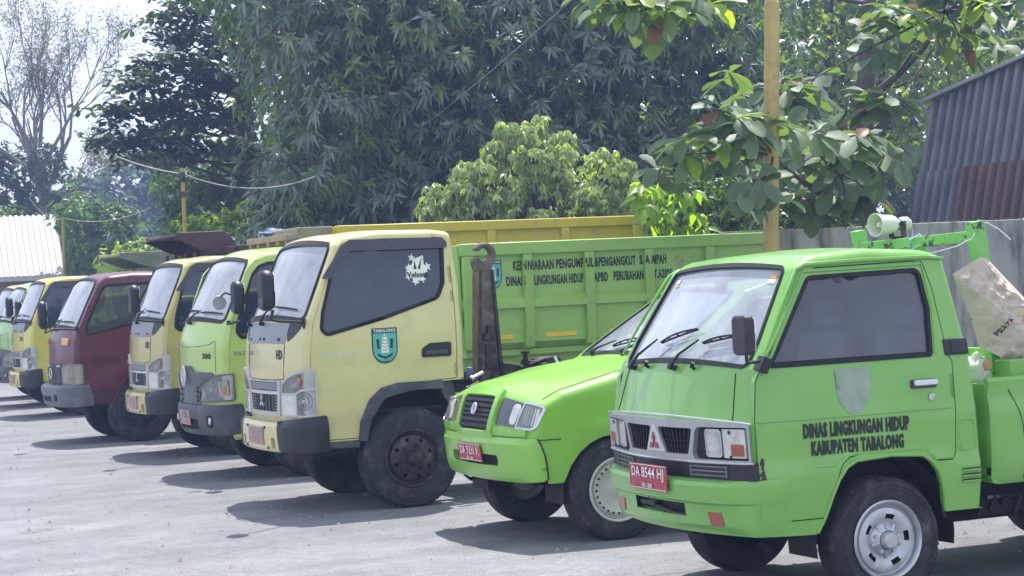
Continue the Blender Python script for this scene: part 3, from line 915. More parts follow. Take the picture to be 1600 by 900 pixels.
        for i in range(3):
            zz = .585 + i * .029
            MB().prism(rrect(1.262, 1.378, zz, zz + .009, .004), g, .0135, .004).build('louvre', G, root, bevel=.002)
        sd = MB()
        for i in range(3):
            zz = .594 + i * .029
            MB().prism([(1.266, zz), (1.374, zz), (1.374, zz + .006), (1.266, zz + .006)], g, .0125, .004).build('louvre_slot', M_UNDER, root, smooth=0)
        rc = MB()
        rc.tube([g(x, z, -.001) for x, z in rrect(1.252, 1.362, .752, .912, .03) + [(1.252 + .03, .752)]], .005, 6, caps=False)
        rc.build('pressed_recess', G, root)
        gu = MB()
        pts = [(.13, 1.30), (.27, 1.53), (.405, 1.735), (.46, 1.757), (.8, 1.768), (1.2, 1.768), (1.31, 1.757)]
        gu.tube([g(x, z, .006) for x, z in pts], [.006, .009, .011, .012, .012, .012, .010], 6)
        gu.build('rain_gutter', G, root)
    # sill lip
    f = sh.fmap
    wm = sh.wsmap()
    MB().panel(poly_offset(ws, .004), [], lambda u, v, q=0: wm(u, v, -.01 + q), 0, .09).build('windscreen', G_CLEAR, root, smooth=60)
    wp = [o for o in root.children if o.name.startswith('windscreen')][0]
    MB().panel(poly_offset(ws, -.010), [poly_offset(ws, .010)], lambda u, v, q=0: wm(u, v, .006 + q), .02, .05).build('windscreen_seal', M_RUB, wp, smooth=40)
    s2 = MB()
    for (y, z, w_, h_, c_) in ((-.53, 1.700, .055, .016, 1), (-.53, 1.676, .06, .02, 0), (.50, 1.69, .05, .02, 0), (.49, 1.665, .05, .012, 1)):
        s2.prism([(y - w_ / 2, z - h_ / 2), (y + w_ / 2, z - h_ / 2), (y + w_ / 2, z + h_ / 2), (y - w_ / 2, z + h_ / 2)], f, -.006, -.009, c_)
    s2.build('screen_stickers', [M_WHITE, M_AMBER], wp, smooth=0)
    # bonnet seams
    sm = MB()
    for sg in (-1, 1):
        sm.tube([f(sg * (.60 + .05 * i / 6), 1.215 - .235 * i / 6, .001) for i in range(7)], .003, 5)
    sm.build('bonnet_seam', M_UNDER, root)
    # front fascia ------------------------------------------------
    Z = lambda z: z
    band = MB().panel([(-.80, .688), (.80, .688), (.80, .776), (-.80, .776)], [], lambda u, v, q=0: f(u, v, .022 + q), .03, .03).build('lower_grille_band', M_PLAS, root)
    for sg in (-1, 1):
        m_ = MB()
        for zz in (.705, .728, .751):
            MB().prism([(sg * .33, zz), (sg * .61, zz), (sg * .61, zz + .006), (sg * .33, zz + .006)], f, .030, .02).build('vent_bar', M_GREYP, band, smooth=0)
        m_.prism([(sg * .325, .700), (sg * .332, .700), (sg * .332, .762), (sg * .325, .762)], f, .029, .02)
        m_.prism([(sg * .61, .700), (sg * .617, .700), (sg * .617, .762), (sg * .61, .762)], f, .029, .02)
        m_.build('vent_frame', M_GREYP, band, smooth=0)
    hx = .775
    gl_holes = []
    for sg in (-1, 1):
        gl_holes.append(rounded([(sg * .036, .948), (sg * .370, .948), (sg * .322, .812), (sg * .112, .812)], .012))
        gl_holes.append(rounded([(sg * .400, .957), (sg * .766, .957), (sg * .766, .790), (sg * .353, .790)], [.05, .008, .008, .03]))
    out = [(-hx, .778), (hx, .778), (hx, .972), (-hx, .972)]
    fr = MB().panel(out, gl_holes, lambda u, v, q=0: f(u, v, .03 + q), .035, .03).build('grille_surround', mat('satin_grey_chrome', (0.42, 0.43, 0.44), .35, metal=.55, var=.1, dirt=(.3, .28, .24), dirt_amt=.4), root)
    tr = MB()
    for zz in (.974, .776):
        tr.tube([f(u, zz, .031) for u in np.linspace(-.785, .785, 48)], .006, 6)
    tr.build('chrome_trim', M_CHR, fr)
    bk = MB().panel([(-.77, .784), (.77, .784), (.77, .966), (-.77, .966)], [], lambda u, v, q=0: f(u, v, .003 + q), 0, .05)
    bk.build('grille_backing', M_UNDER, fr)
    for sg in (-1, 1):
        gb = MB()
        for i in range(8):
            u = sg * (.058 + .040 * i)
            lo = sg * (.120 + .026 * i)
            gb.prism([(u, .943), (u + .005, .943), (lo + .005, .817), (lo, .817)], f, .022, .004)
        for zz in (.845, .877, .909):
            gb.prism([(sg * .05, zz), (sg * .345, zz), (sg * .345, zz + .005), (sg * .05, zz + .005)], f, .017, .004)
        gb.build('grille_mesh', M_PLAS, fr, smooth=0)
        lp = MB().panel(rrect(sg * .462, sg * .575, .808, .940, .018), [], lambda u, v, q=0: f(u, v, .014 - .004 * ((u - sg * .51) ** 2 + (v - .874) ** 2) / .004 + q), .02, .02).build('headlight', M_LENSW, root)
        MB().panel(rrect(sg * .456, sg * .581, .802, .946, .02), [rrect(sg * .462, sg * .575, .808, .940, .018)], lambda u, v, q=0: f(u, v, .016 + q), .02, .03).build('headlight_rim', M_CHR, lp)
        rl = MB()
        for i in range(7):
            u = .475 + i * .0145
            rl.tube([f(sg * u, .82, .0135), f(sg * u, .93, .0135)], .0025, 4)
        rl.build('lens_ribs', M_LENSW, lp)
        ind = MB().panel(rrect(sg * .604, sg * .755, .802, .948, .006), [], lambda u, v, q=0: f(u, v, .024 + q), .02, .03).build('side_lamp', mat('milky_lens', (0.55, .56, .53), .25, coat=.5, var=.12, vscale=18, dirt=(.3, .28, .24), dirt_amt=.5, dscale=16), root)
        MB().panel(rrect(sg * .66, sg * .745, .812, .872, .004), [], lambda u, v, q=0: f(u, v, .027 + q), .01, .03).build('indicator_lens', M_REFL, ind)
        sc_ = MB(); sc_.tube([f(sg * .655, .932, .02), f(sg * .655, .932, .03)], .009, 8); sc_.tube([f(sg * .655, .808, .02), f(sg * .655, .808, .03)], .007, 8); sc_.build('lamp_screw', M_STEEL, ind)
    # emblem: three lozenges on a pale triangle
    tri = MB().prism([(-.012, .955), (.012, .955), (.10, .815), (-.10, .815)], f, .037, .02).build('emblem_plate', mat('emblem_silver', (.6, .61, .62), .35, metal=.4), fr, bevel=.003)
    em = MB()
    cz = .862
    for a in (90, 210, 330):
        q = R(a); l = .056; w_ = .017
        em.prism([(0, cz), (l * .5 * math.cos(q) - w_ * math.sin(q), cz + l * .5 * math.sin(q) + w_ * math.cos(q)), (l * math.cos(q), cz + l * math.sin(q)), (l * .5 * math.cos(q) + w_ * math.sin(q), cz + l * .5 * math.sin(q) - w_ * math.cos(q))], f, .043, .034)
    em.build('emblem', mat('emblem_red', (0.3, .03, .03), .35, coat=.4), fr, smooth=0)
    # bumper ------------------------------------------------------
    def bmap(u, z, q=0):
        # ledge on top, recessed face below, tucked in at the bottom
        d = float(np.interp(z, [.40, .45, .562, .574, .66, .682, .688], [.008, .042, .050, .078, .086, .076, .05]))
        side = sstep(abs(u), .62, .80)
        d = d * (1 - .88 * side) + .006 * side
        return f(u, max(.41, z), d + q)
    slot = rounded([(-.275, .480), (.275, .480), (.285, .562), (-.285, .562)], .012)
    us = sorted(set([round(x, 4) for x in np.linspace(-.95, .95, 77)] + [-.28, .28]))
    tz = [0, .06, .10, .15, .215, .30, .40, .494, .53, .565, .60, .64, .70, .78, .86, .90, .94, .97, .99, 1.0]
    def bz(u, t):
        zl = float(np.interp(abs(u), [0, .45, .7, .95], [.435, .43, .405, .43])); zl0 = .40
        z = .40 + (.688 - .40) * t
        return z + (zl - .40) * (1 - t) ** 3
    mbp = MB()
    n_ = len(us)
    for q in (0.0, -.05):
        vs = [bmap(u, bz(u, t), q) for t in tz for u in us]
        fs = []
        for j in range(len(tz) - 1):
            for i in range(n_ - 1):
                zc = bz((us[i] + us[i + 1]) / 2, (tz[j] + tz[j + 1]) / 2); uc_ = (us[i] + us[i + 1]) / 2
                if abs(uc_) < .28 and .482 < zc < .562: continue
                fs.append((j * n_ + i, j * n_ + i + 1, (j + 1) * n_ + i + 1, (j + 1) * n_ + i))
        mbp.add(vs, fs)
    k_ = len(us) * len(tz); tp_ = (len(tz) - 1) * n_
    mbp.f += [(i, i + 1, k_ + i + 1, k_ + i) for i in range(n_ - 1)] + [(tp_ + i, tp_ + i + 1, k_ + tp_ + i + 1, k_ + tp_ + i) for i in range(n_ - 1)]
    mbp.m += [0] * (2 * (n_ - 1))
    bp = mbp.build('bumper', G, root, smooth=20)
    for e in (.482, .562):
        lip = MB(); lip.tube([bmap(u, e, -.006) for u in np.linspace(-.28, .28, 24)], .008, 6); lip.build('opening_lip', G, bp)
    MB().panel(poly_offset(slot, -.004), [], lambda u, v, q=0: bmap(u, v, -.045), 0, .06).build('bumper_opening', M_UNDER, bp)
    hk = MB(); hk.tube([bmap(u, .505 + .02 * math.sin(9 * u), -.025) for u in np.linspace(-.25, .25, 14)], .014, 8); hk.tube([bmap(.1, .562, -.01), bmap(.06, .53, -.01), bmap(0.02, .562, -.01)], .014, 6)
    hk.build('tow_bar', M_STEEL, bp)
    for sg in (-1, 1):
        MB().prism(rounded([(sg * .475, .522), (sg * .575, .522), (sg * .592, .452), (sg * .49, .452)], .004), bmap, .006, -.005).build('reflector', M_REFL, bp, bevel=.002)
    plate_part(root, lambda u, z, q: (lambda p: (p[0] - .012, p[1], p[2]))(bmap(u * .0 + u, .67, 0) if False else f(u, .67, .085 + q))[:2] + (z,), .215, -.215, .605, .742, 'DA 8544 HJ', '01-28', d=.006)
    # windscreen wipers and washer jets
    wiper(root, f, (.50, 1.222), (.25, 1.34), (.24, 1.335), (-.105, 1.405))
    wiper(root, f, (-.04, 1.222), (-.225, 1.34), (-.232, 1.335), (-.53, 1.392))
    for y in (.30, -.235):
        j = MB(); j.tube([f(y, 1.222, 0), f(y - .01, 1.23, .022)], .009, 6); j.tube([f(y, 1.226, .018), f(y - .02, 1.238, .028)], .011, 6); j.build('washer_jet', M_RUB, root)
    # mirror
    for sg in (-1,):
        m_ = MB()
        m_.bar((.115, sg * .775, 1.232), (.15, sg * .78, 1.30), .05, .07, (0, 1, 0))
        m_.tube([(.10, sg * .80, 1.285), (.02, sg * .86, 1.285), (-.05, sg * .945, 1.288), (-.058, sg * .95, 1.30), (-.058, sg * .95, 1.36)], .0095, 8)
        mm = m_.build('mirror', M_PLAS, root, bevel=.003)
        MB().prism(rrect(-.072, .072, -.098, .098, .03, 6), lambda u, v, q: (-.045 + q + .0 * u, sg * .955 + u, 1.425 + v), -.055, .0).build('mirror_housing', mat('scratched_black_plastic', (.022, .022, .028), .45, var=.3, vscale=14, dirt=(.12, .12, .13), dirt_amt=.5, dscale=10), mm, bevel=.014, seg=3)
        MB().prism(rrect(-.062, .062, -.088, .088, .025, 6), lambda u, v, q: (-.043 + q, sg * .955 + u, 1.425 + v), .0, .004).build('mirror_glass', mat('mirror_silver', (.8, .8, .8), .04, metal=1, var=0, rvar=0), mm)
    interior(root, .2, 1.36, .74, .79, 1.25, .16, steer_y=.35, Mseat=M_SEATW)
    # wheels and underbody
    for sg in (-1, 1):
        wheel(root, .80, sg * .812, .325, .325, .195, .185, 'slot', sg)
        wheel(root, 3.0, sg * .80, .325, .325, .195, .185, 'slot', sg, detail=False)
    u = MB()
    for sg in (-1, 1):
        wheel_arch_liner(u, .80, .34, .42, sg * .80, sg * .52)
        u.box(.35, 3.9, sg * .36 - .04, sg * .36 + .04, .44, .54)
    u.box(.1, 1.38, -.6, .6, .46, .60)
    u.box(.12, .42, -.75, .75, .42, .5)
    u.tube([(.80, -.6, .30), (.80, .6, .30)], .04, 8)
    u.tube([(1.5, -.25, .33), (3.7, -.25, .33)], .035, 8)
    u.box(1.55, 2.1, .1, .45, .3, .52)
    u.tube([(1.5, -.55, .40), (2.6, -.55, .40)], .045, 8)
    for i in range(6):
        u.tube([(1.5 + .08 * i, -.62, .36 + .03 * (i % 3)), (1.56 + .08 * i, -.6, .46)], .012, 6)
    u.build('chassis', M_UNDER, root)
    mf = MB()
    mf.prism([(1.165, .40), (1.19, .40), (1.19, .56), (1.175, .58), (1.155, .56)], lambda a, b, q: (a, -.78 + q, b), 0, .2)
    mf.build('mud_flap', M_RUB, root)
    # load bed
    bx0 = 1.475
    sp = [(.515, .555), (.50, .60), (.50, .98), (.52, 1.05), (.50, 1.075), (.50, 1.10), (.53, 1.10)]
    def bw(z): return float(np.interp(z, [.54, .60, .72, .95, 1.04, 1.06, 1.10], [.78, .815, .825, .825, .805, .82, .82]))
    for sg in (-1, 1):
        g2 = lambda x, z, q=0: (x, sg * (bw(z) + q - .02 * max(0, 1 - (x - bx0) / .05) ** 2), z)
        bd = MB()
        bd.panel(rounded([(bx0, .55), (3.9, .55), (3.9, 1.095), (bx0, 1.095)], [.05, 0, 0, .03]), [], g2, .04, .05)
        bd.tube([g2(x, 1.093, -.018) for x in (bx0, 2.2, 3.0, 3.9)], .022, 8)
        bd.tube([g2(x, 1.025, .0) for x in (bx0 + .02, 2.2, 3.0, 3.9)], .006, 6)
        bo = bd.build('bed_side', G, root, smooth=40)
        sm = MB(); sm.tube([g2(bx0 + .12 + .08 * math.sin(min(1, i / 4) * 1.57), 1.05 - i * .06, .001) for i in range(9)], .0025, 5); sm.build('bed_seam', M_UNDER, bo)
    bb = MB(); bb.box(bx0 + .01, bx0 + .05, -.79, .79, .56, 1.08); bb.box(3.85, 3.9, -.79, .79, .56, 1.08); bb.box(bx0, 3.9, -.79, .79, .60, .64)
    bb.build('bed_floor', G, root)
    # guard frame behind the cab with peeling paint
    PG = mat('peeling_green_paint', (0.2, .5, .12), .5, var=.1, dirt=(.035, .04, .035), dirt_amt=1.0, dscale=7, dlo=.55, dhi=.58)
    fm = MB()
    gx = 1.77
    fm.bar((gx - .02, .60, 1.08), (gx - .14, .60, 1.95), .07, .07, (0, 1, 0))
    fm.bar((gx - .02, -.52, 1.08), (gx - .12, -.52, 1.95), .08, .07, (0, 1, 0))
    fm.bar((gx - .13, .66, 1.845), (gx - .12, -.54, 1.87), .055, .06)
    fm.bar((gx - .02, .0, 1.08), (gx - .12, .0, 1.84), .05, .05, (0, 1, 0))
    fm.build('guard_frame', PG, root, bevel=.004)
    st = MB(); st.tube([(gx + .14, -.80, 1.08), (gx + .08, -.74, 1.14), (gx + .02, -.68, 1.20)], .018, 6); st.box(gx - .10, gx + .02, -.74, -.60, 1.095, 1.20); st.build('bed_stay', G, root, bevel=.008)
    return root

PICKUP = build_cab_pickup()
# ------------------------------------------------------------------ light trucks parked in the row
def hw_truck(x, z):
    return float(np.interp(z, [.5, .8, 1.17, 1.19, 1.4, 2.0, 2.17], [.838, .848, .850, .856, .856, .797, .775])) - (0.006 if .59 < z < .735 else 0)

def door_canter():
    d = rounded([(.134, .592), (.121, 1.04), (.121, 1.24), (.156, 1.50), (.236, 1.69), (.325, 1.93), (.43, 2.115), (.51, 2.148), (1.29, 2.14), (1.333, 2.09), (1.345, 1.6), (1.338, 1.014), (.93, .994), (.767, .967), (.656, .894), (.563, .734), (.497, .592)],
                [.015, 0, 0, .1, 0, .1, .08, .05, .05, .04, 0, .01, .05, .06, .08, .08, .02])
    w_ = rounded([(.262, 1.405), (.214, 1.455), (.236, 1.585), (.335, 1.90), (.43, 2.045), (.51, 2.092), (1.235, 2.112), (1.288, 2.06), (1.272, 1.775), (1.215, 1.655), (.746, 1.516)],
                 [.05, .05, .1, .2, .06, .05, .05, .04, .08, .08, .2])
    return d, w_

LOW_CANTER = [(1.40, 1.0), (1.30, .998), (.93, .978), (.775, .952), (.668, .882), (.577, .726), (.512, .578), (.15, .578)]

def truck_common(root, sh, G, gmat, door, win, detail, lower, ws_z, ws_u):
    ssa, ssb = sh.s_at_z(ws_z[0]), sh.s_at_z(ws_z[1])
    ws = rounded([(-ws_u[0], ssa), (ws_u[0], ssa), (ws_u[1], ssb), (-ws_u[1], ssb)], .07)
    mb = MB()
    sh.body(mb, lower, [poly_offset(door, -.004)], [ws], thick=.03, res=.06 if detail else .12)
    mb.build('body', G, root, smooth=38)
    wm = sh.wsmap()
    wp = MB().panel(poly_offset(ws, .004), [], lambda u, v, q=0: wm(u, v, -.006 + q), 0, .09).build('windscreen', G_CLEAR, root, smooth=60)
    MB().panel(poly_offset(ws, -.012), [poly_offset(ws, .022)], lambda u, v, q=0: wm(u, v, .005 + q), .02, .05).build('windscreen_seal', M_RUB, wp, smooth=40)
    doors = []
    for sg in (-1, 1):
        d = MB().panel(poly_offset(door, .002), [win], sh.side(sg), .03, .05 if detail else .1).build('door', G, root, smooth=38)
        window_set(d, sh, win, sg, gmat, .02)
        doors.append(d)
    return doors

def big_mirror(root, base, head, h=.31, w_=.175, patch=True, rz=0.0):
    """tall rounded mirror on a bent arm"""
    m_ = MB()
    m_.tube([base, (base[0] + (head[0] - base[0]) * .75, base[1] + (head[1] - base[1]) * .8, base[2] + .02), (head[0], head[1], head[2] - h / 2 - .07), (head[0] + .02, head[1], head[2] - h / 2)], .013, 8)
    m_.tube([(base[0] + .02, base[1], base[2] - .05), base, (base[0], base[1], base[2] + .03)], .02, 8)
    o = m_.build('mirror', M_PLAS, root)
    hs = MB().prism(rrect(-w_ / 2, w_ / 2, -h / 2, h / 2, .078, 8), lambda u, v, q: (head[0] + q * math.cos(rz) + u * math.sin(rz), head[1] + u * math.cos(rz) - q * math.sin(rz), head[2] + v), -.075, .02)
    hs.build('mirror_housing', M_PLAS, o, bevel=.035, seg=4)
    if patch:
        MB().prism(rrect(-w_ * .42, w_ * .30, -h * .44, -h * .18, .03, 5), lambda u, v, q: (head[0] + q * math.cos(rz) + u * math.sin(rz), head[1] + u * math.cos(rz) - q * math.sin(rz), head[2] + v), -.079, -.07).build('mirror_panel', M_PLASG, o, bevel=.003)
    MB().prism(rrect(-w_ * .42, w_ * .42, -h * .44, h * .44, .05, 6), lambda u, v, q: (head[0] + q * math.cos(rz) + u * math.sin(rz), head[1] + u * math.cos(rz) - q * math.sin(rz), head[2] + v), .02, .024).build('mirror_glass', mat('mirror_silver', (.8, .8, .8), .04, metal=1, var=0, rvar=0), o)
    return o

def rolling_gear(root, fx, rx, detail, sg_list=(-1, 1), rear=True, yw=.845):
    for sg in (-1, 1):
        wheel(root, fx, sg * yw, .402, .402, .218, .20, 'truck', sg, detail=detail and sg == -1)
        if rear:
            wheel(root, rx, sg * yw, .402, .402, .218, .20, 'truck', sg, detail=False)
    u = MB()
    for sg in (-1, 1):
        u.box(.35, rx + 1.0, sg * .36 - .04, sg * .36 + .04, .60, .76)
        wheel_arch_liner(u, fx, .42, .5, sg * .80, sg * .55, 10, 175)
    u.tube([(fx, -.7, .40), (fx, .7, .40)], .05, 8)
    u.tube([(rx, -.7, .40), (rx, .7, .40)], .06, 8)
    u.lathe([(.0, -.17), (.12, -.15), (.17, 0), (.12, .15), (0, .17)], c=(rx, 0, .42), axis='x', n=14)
    u.tube([(1.6, 0, .52), (rx - .15, 0, .44)], .04, 8)
    u.box(.2, 1.38, -.70, .70, .62, .78)
    u.box(.14, .5, -.74, .74, .46, .62)
    u.box(1.5, 2.1, -.72, -.42, .50, .78)
    u.box(1.6, 2.2, .42, .72, .50, .80)
    u.build('chassis', M_UNDER, root)

def headlamp(root, f, outline, d=.016, dome=.02, bowl=True, name='headlight', lens=None, frame=None):
    """lamp: bright bowl behind, clear lens in front, rim round it"""
    cu = np.mean([p[0] for p in outline]); cz = np.mean([p[1] for p in outline])
    o = MB().panel(outline, [], lambda u, v, q=0: f(u, v, d - .010 + q), 0, .05).build(name, M_LAMPIN, root)
    bw = MB()
    r0 = min(np.ptp([p[0] for p in outline]), np.ptp([p[1] for p in outline])) * .36
    for r_, q0 in ((r0, -.010), (r0 * .62, -.010)):
        pts = [f(cu + r_ * math.cos(t), cz + r_ * math.sin(t), d + q0) for t in np.linspace(0, 2 * math.pi, 25)]
        bw.tube(pts, .006, 6, caps=False)
    bw.tube([f(cu, cz, d - .012), f(cu, cz, d - .003)], [r0 * .3, r0 * .12], 10)
    if bowl: bw.build('reflector_bowl', M_CHR, o)
    MB().panel(outline, [], lambda u, v, q=0: f(u, v, d + q), .03, .05).build('lens', lens or G_LENS, o)
    MB().panel(poly_offset(outline, -.010), [poly_offset(outline, .004)], lambda u, v, q=0: f(u, v, d + .003 + q), .02, .04).build('lamp_rim', frame or M_PLASG, o)
    return o

def canter(X0, YC, label, rgb, detail=True, faded=True, crest=True, hub_x=.925, group=None, bare_front=None, body_hi=0.0):
    root = empty('light_truck', (X0, YC, 0), label, 'truck', group)
    G = paint('truck_paint_%d' % len(MATS), rgb, .36, .4, amt=.3)
    prof = [(.085, .60), (.062, .78), (.062, 1.15), (.078, 1.36), (.115, 1.52, .06), (.385, 2.115, .06), (.46, 2.182, .12), (.75, 2.215, .5), (1.2, 2.208, .3), (1.372, 2.183, .06), (1.408, 1.75), (1.412, 1.01)]
    rf = lambda x, z: .055 if x > 1.2 else float(np.interp(z, [.6, 1.2, 1.52, 2.1, 2.18], [.085, .085, .075, .06, .065]))
    bf = lambda x, z: 0.0 if x > 1.2 else float(np.interp(z, [.6, 1.2, 1.52, 2.1, 2.2], [.075, .085, .095, .075, .02]))
    sh = Shell(prof, hw_truck, rf, bf, ds=.055, W0=.85)
    door, win = door_canter()
    doors = truck_common(root, sh, G, G_DARK, door, win, detail, LOW_CANTER, (1.525, 2.12), (.715, .70))
    f = sh.fmap
    # grey cowl with air slots, black corners
    MB().panel(rounded([(-.51, 1.345), (.51, 1.345), (.55, 1.50), (-.55, 1.50)], .02), [], lambda u, v, q=0: f(u, v, .004 + q), .01, .06).build('cowl_panel', mat('cowl_grey', (.26, .27, .29), .42, metal=.25, var=.08), root)
    cs = MB()
    for sg in (-1, 1):
        cs.prism(rrect(sg * .03, sg * .42, 1.366, 1.385, .006), f, .0065, .003)
    cs.build('cowl_slots', M_UNDER, root, smooth=0)
    for sg in (-1, 1):
        MB().panel(rounded([(sg * .555, 1.36), (sg * .64, 1.40), (sg * .72, 1.46), (sg * .765, 1.53), (sg * .55, 1.51), (sg * .53, 1.42)], .015), [], lambda u, v, q=0: f(u, v, .005 + q), .01, .05).build('cowl_corner', M_PLAS, root)
    # bonnet lid seam
    sm = MB()
    sm.tube([f(u, z, .001) for u, z in [(-.50, 1.34), (-.49, 1.2), (-.475, 1.075), (-.3, 1.066), (0, 1.064), (.3, 1.066), (.475, 1.075), (.49, 1.2), (.50, 1.34)]], .0035, 5)
    sm.build('bonnet_seam', M_UNDER, root)
    # grille
    silver = mat('pale_silver_plastic', (.5, .5, .46), .4, metal=.3, var=.06)
    gh = rounded([(-.385, 1.05), (.385, 1.05), (.35, .815), (-.35, .815)], .015)
    gr = MB().panel(rounded([(-.435, 1.060), (.435, 1.060), (.41, .785), (-.41, .785)], .02), [gh], lambda u, v, q=0: f(u, v, .018 + q), .025, .05).build('grille', silver, root)
    MB().panel(gh, [], lambda u, v, q=0: f(u, v, .003 + q), 0, .06).build('grille_backing', M_UNDER, gr)
    MB().panel([(-.38, 1.045), (.38, 1.045), (.378, .985), (-.378, .985)], [], lambda u, v, q=0: f(u, v, .01 + q), .01, .06).build('grille_strip', M_GREYP, gr)
    br = MB()
    br.panel([(-.378, .978), (.378, .978), (.372, .95), (-.372, .95)], [], lambda u, v, q=0: f(u, v, .016 + q), .012, .05)
    br.build('grille_bar', M_CHR, gr)
    sl_ = MB()
    for i in range(5):
        z = .934 - .025 * i
        MB().prism([(-.365, z), (.365, z), (.365, z - .008), (-.365, z - .008)], f, .014, .004).build('grille_slat', M_GREYP, gr, smooth=0)
    for i in range(9):
        u = -.32 + .08 * i
        sl_.prism([(u - .004, .945), (u + .004, .945), (u + .004, .82), (u - .004, .82)], f, .011, .004)
    sl_.build('grille_uprights', M_GREYP, gr, smooth=0)
    em = MB()
    for a in (90, 210, 330):
        q = R(a); l = .062; w_ = .018; cz = .885
        em.prism([(0, cz), (l * .5 * math.cos(q) - w_ * math.sin(q), cz + l * .5 * math.sin(q) + w_ * math.cos(q)), (l * math.cos(q), cz + l * math.sin(q)), (l * .5 * math.cos(q) + w_ * math.sin(q), cz + l * .5 * math.sin(q) - w_ * math.cos(q))], f, .026, .008)
    em.build('emblem', M_CHR, gr, smooth=0)
    bd = MB(); text(bd, 'HD', f, -.34, -.46, 1.225, 1.30, .004, .05); bd.build('badge', M_BLACKP, root, smooth=0, weld=0, recalc=False)
    b2 = MB(); text(b2, 'FUSO', f, .47, .30, 1.25, 1.285, .004, .03); b2.build('badge', M_GREYP, root, smooth=0, weld=0, recalc=False)
    for sg in (-1, 1):
        upper = rounded([(sg * .455, .962), (sg * .47, 1.03), (sg * .58, 1.085), (sg * .72, 1.118), (sg * .898, 1.14), (sg * .898, 1.008), (sg * .79, .995), (sg * .70, .965)], [.01, .04, .1, .1, .01, .01, .05, .03])
        lo1 = rounded([(sg * .445, .792), (sg * .70, .792), (sg * .695, .955), (sg * .452, .955)], .012)
        lo2 = rounded([(sg * .712, .792), (sg * .898, .792), (sg * .898, 1.0), (sg * .79, .986), (sg * .712, .96)], .012)
        a = headlamp(root, f, upper, .016, name='indicator_lamp', lens=G_LENS, frame=silver)
        ab = MB(); ab.lathe([(0, -.02), (.028, -.012), (.035, 0)], c=f(sg * .76, 1.06, .010), axis='x', n=14); ab.build('amber_bulb', mat('faded_red_bulb', (.55, .16, .08), .4), a)
        headlamp(root, f, lo1, .016, lens=M_LENSW, frame=silver)
        headlamp(root, f, lo2, .016, frame=silver)
        MB().panel(rounded([(sg * .46, 1.045), (sg * .56, 1.092), (sg * .71, 1.132), (sg * .898, 1.155), (sg * .898, 1.142), (sg * .71, 1.12), (sg * .57, 1.082), (sg * .47, 1.035)], 0), [], lambda u, v, q=0: f(u, v, .016 + q), .02, .05).build('lamp_brow', M_SILV, root)
    # valance and bumper
    MB().panel([(-.86, .70), (.86, .70), (.86, .785), (-.86, .785)], [], lambda u, v, q=0: f(u, v, -.012 + q), 0, .06).build('front_valance', M_UNDER, root)
    def bmap(u, z, q=0):
        d = float(np.interp(z, [.49, .52, .60, .70, .745, .75], [.07, .095, .10, .10, .085, .05]))
        c = sstep(abs(u), .62, .86)
        return (lambda p: (p[0], p[1], z))(f(u, .70, d * (1 - .55 * c) + q))
    BF = bare_front or G
    holes = [rounded([(sg * .365, .528), (sg * .445, .528), (sg * .435, .612), (sg * .355, .612)], .012) for sg in (-1, 1)]
    bp = MB().panel(rounded([(-.50, .50), (.50, .50), (.475, .748), (-.475, .748)], .015), holes, bmap, .05, .045).build('bumper', BF, root, smooth=30, bevel=.004)
    tp = MB().panel([(-.49, 0), (.49, 0), (.49, 1), (-.49, 1)], [], lambda u, v, q=0: (lambda p: (p[0], p[1], .749 - .003 * v))(f(u, .70, .085 - .09 * v)), 0, .07); tp.build('bumper_top', BF, bp)
    for h in holes:
        MB().panel(h, [], lambda u, v, q=0: bmap(u, v, -.03), 0, .05).build('fog_lamp', M_PLASG, bp)
    bo = MB()
    for u, z in ((-.24, .69), (.24, .69), (-.30, .53), (.30, .53)):
        bo.tube([bmap(u, z, -.005), bmap(u, z, .008)], .012, 8)
    bo.build('bumper_bolts', M_STEEL, bp)
    for sg in (-1, 1):
        MB().panel(rounded([(sg * .503, .50), (sg * .97, .505), (sg * .965, .79), (sg * .80, .775), (sg * .478, .748)], .02), [], bmap, .05, .045).build('bumper_corner', M_PLAS, root, smooth=30, bevel=.006)
    plate_part(root, lambda u, z, q: bmap(u, z, q), .21, -.21, .548, .688, 'DA 8107 H' if faded else 'DA 8213 H', '06-28', faded=faded, d=.008)
    wiper(root, f, (.02, 1.49), (-.21, 1.625), (-.17, 1.605), (-.60, 1.60))
    wiper(root, f, (.50, 1.49), (.26, 1.615), (.30, 1.60), (-.06, 1.595))
    big_mirror(root, (.10, -.775, 1.52), (-.235, -1.03, 1.78))
    # side details
    for sg in (-1, 1):
        g = sh.side(sg)
        d = doors[0 if sg == -1 else 1]
        vis = rounded([(.246, 1.85), (.334, 1.967), (.43, 2.105), (.51, 2.148), (1.285, 2.142), (1.32, 2.10), (1.315, 2.055), (.505, 2.058), (.41, 1.99), (.325, 1.848)], [.01, .05, .05, .04, .03, .03, .02, .05, .05, .01])
        MB().panel(vis, [], lambda u, v, q=0: g(u, v, .022 - .012 * sstep(v, 2.09, 2.15) + q), .012, .05).build('window_visor', mat('smoked_visor', (.03, .035, .045), .3, coat=.3), d)
        hr = MB().panel(rounded([(1.04, 1.192), (1.292, 1.19), (1.296, 1.305), (1.11, 1.302), (1.045, 1.262)], .02), [], lambda u, v, q=0: g(u, v, .008 + q), .01, .05).build('door_handle', M_PLAS, d, bevel=.004)
        MB().panel(rrect(1.068, 1.262, 1.212, 1.245, .012), [], lambda u, v, q=0: g(u, v, .018 + q), .01, .05).build('handle_grip', M_PLASG, hr, bevel=.003)
        if sg == -1 and detail:
            t = MB(); text(t, 'CANTER', g, .204, .522, 1.232, 1.280, .003, .0); t.build('lettering', mat('silver_print', (.62, .62, .55), .4, metal=.2), d, smooth=0, weld=0, recalc=False)
            if crest: emblem_tabalong(d, g, .628, .842, 1.162, 1.443)
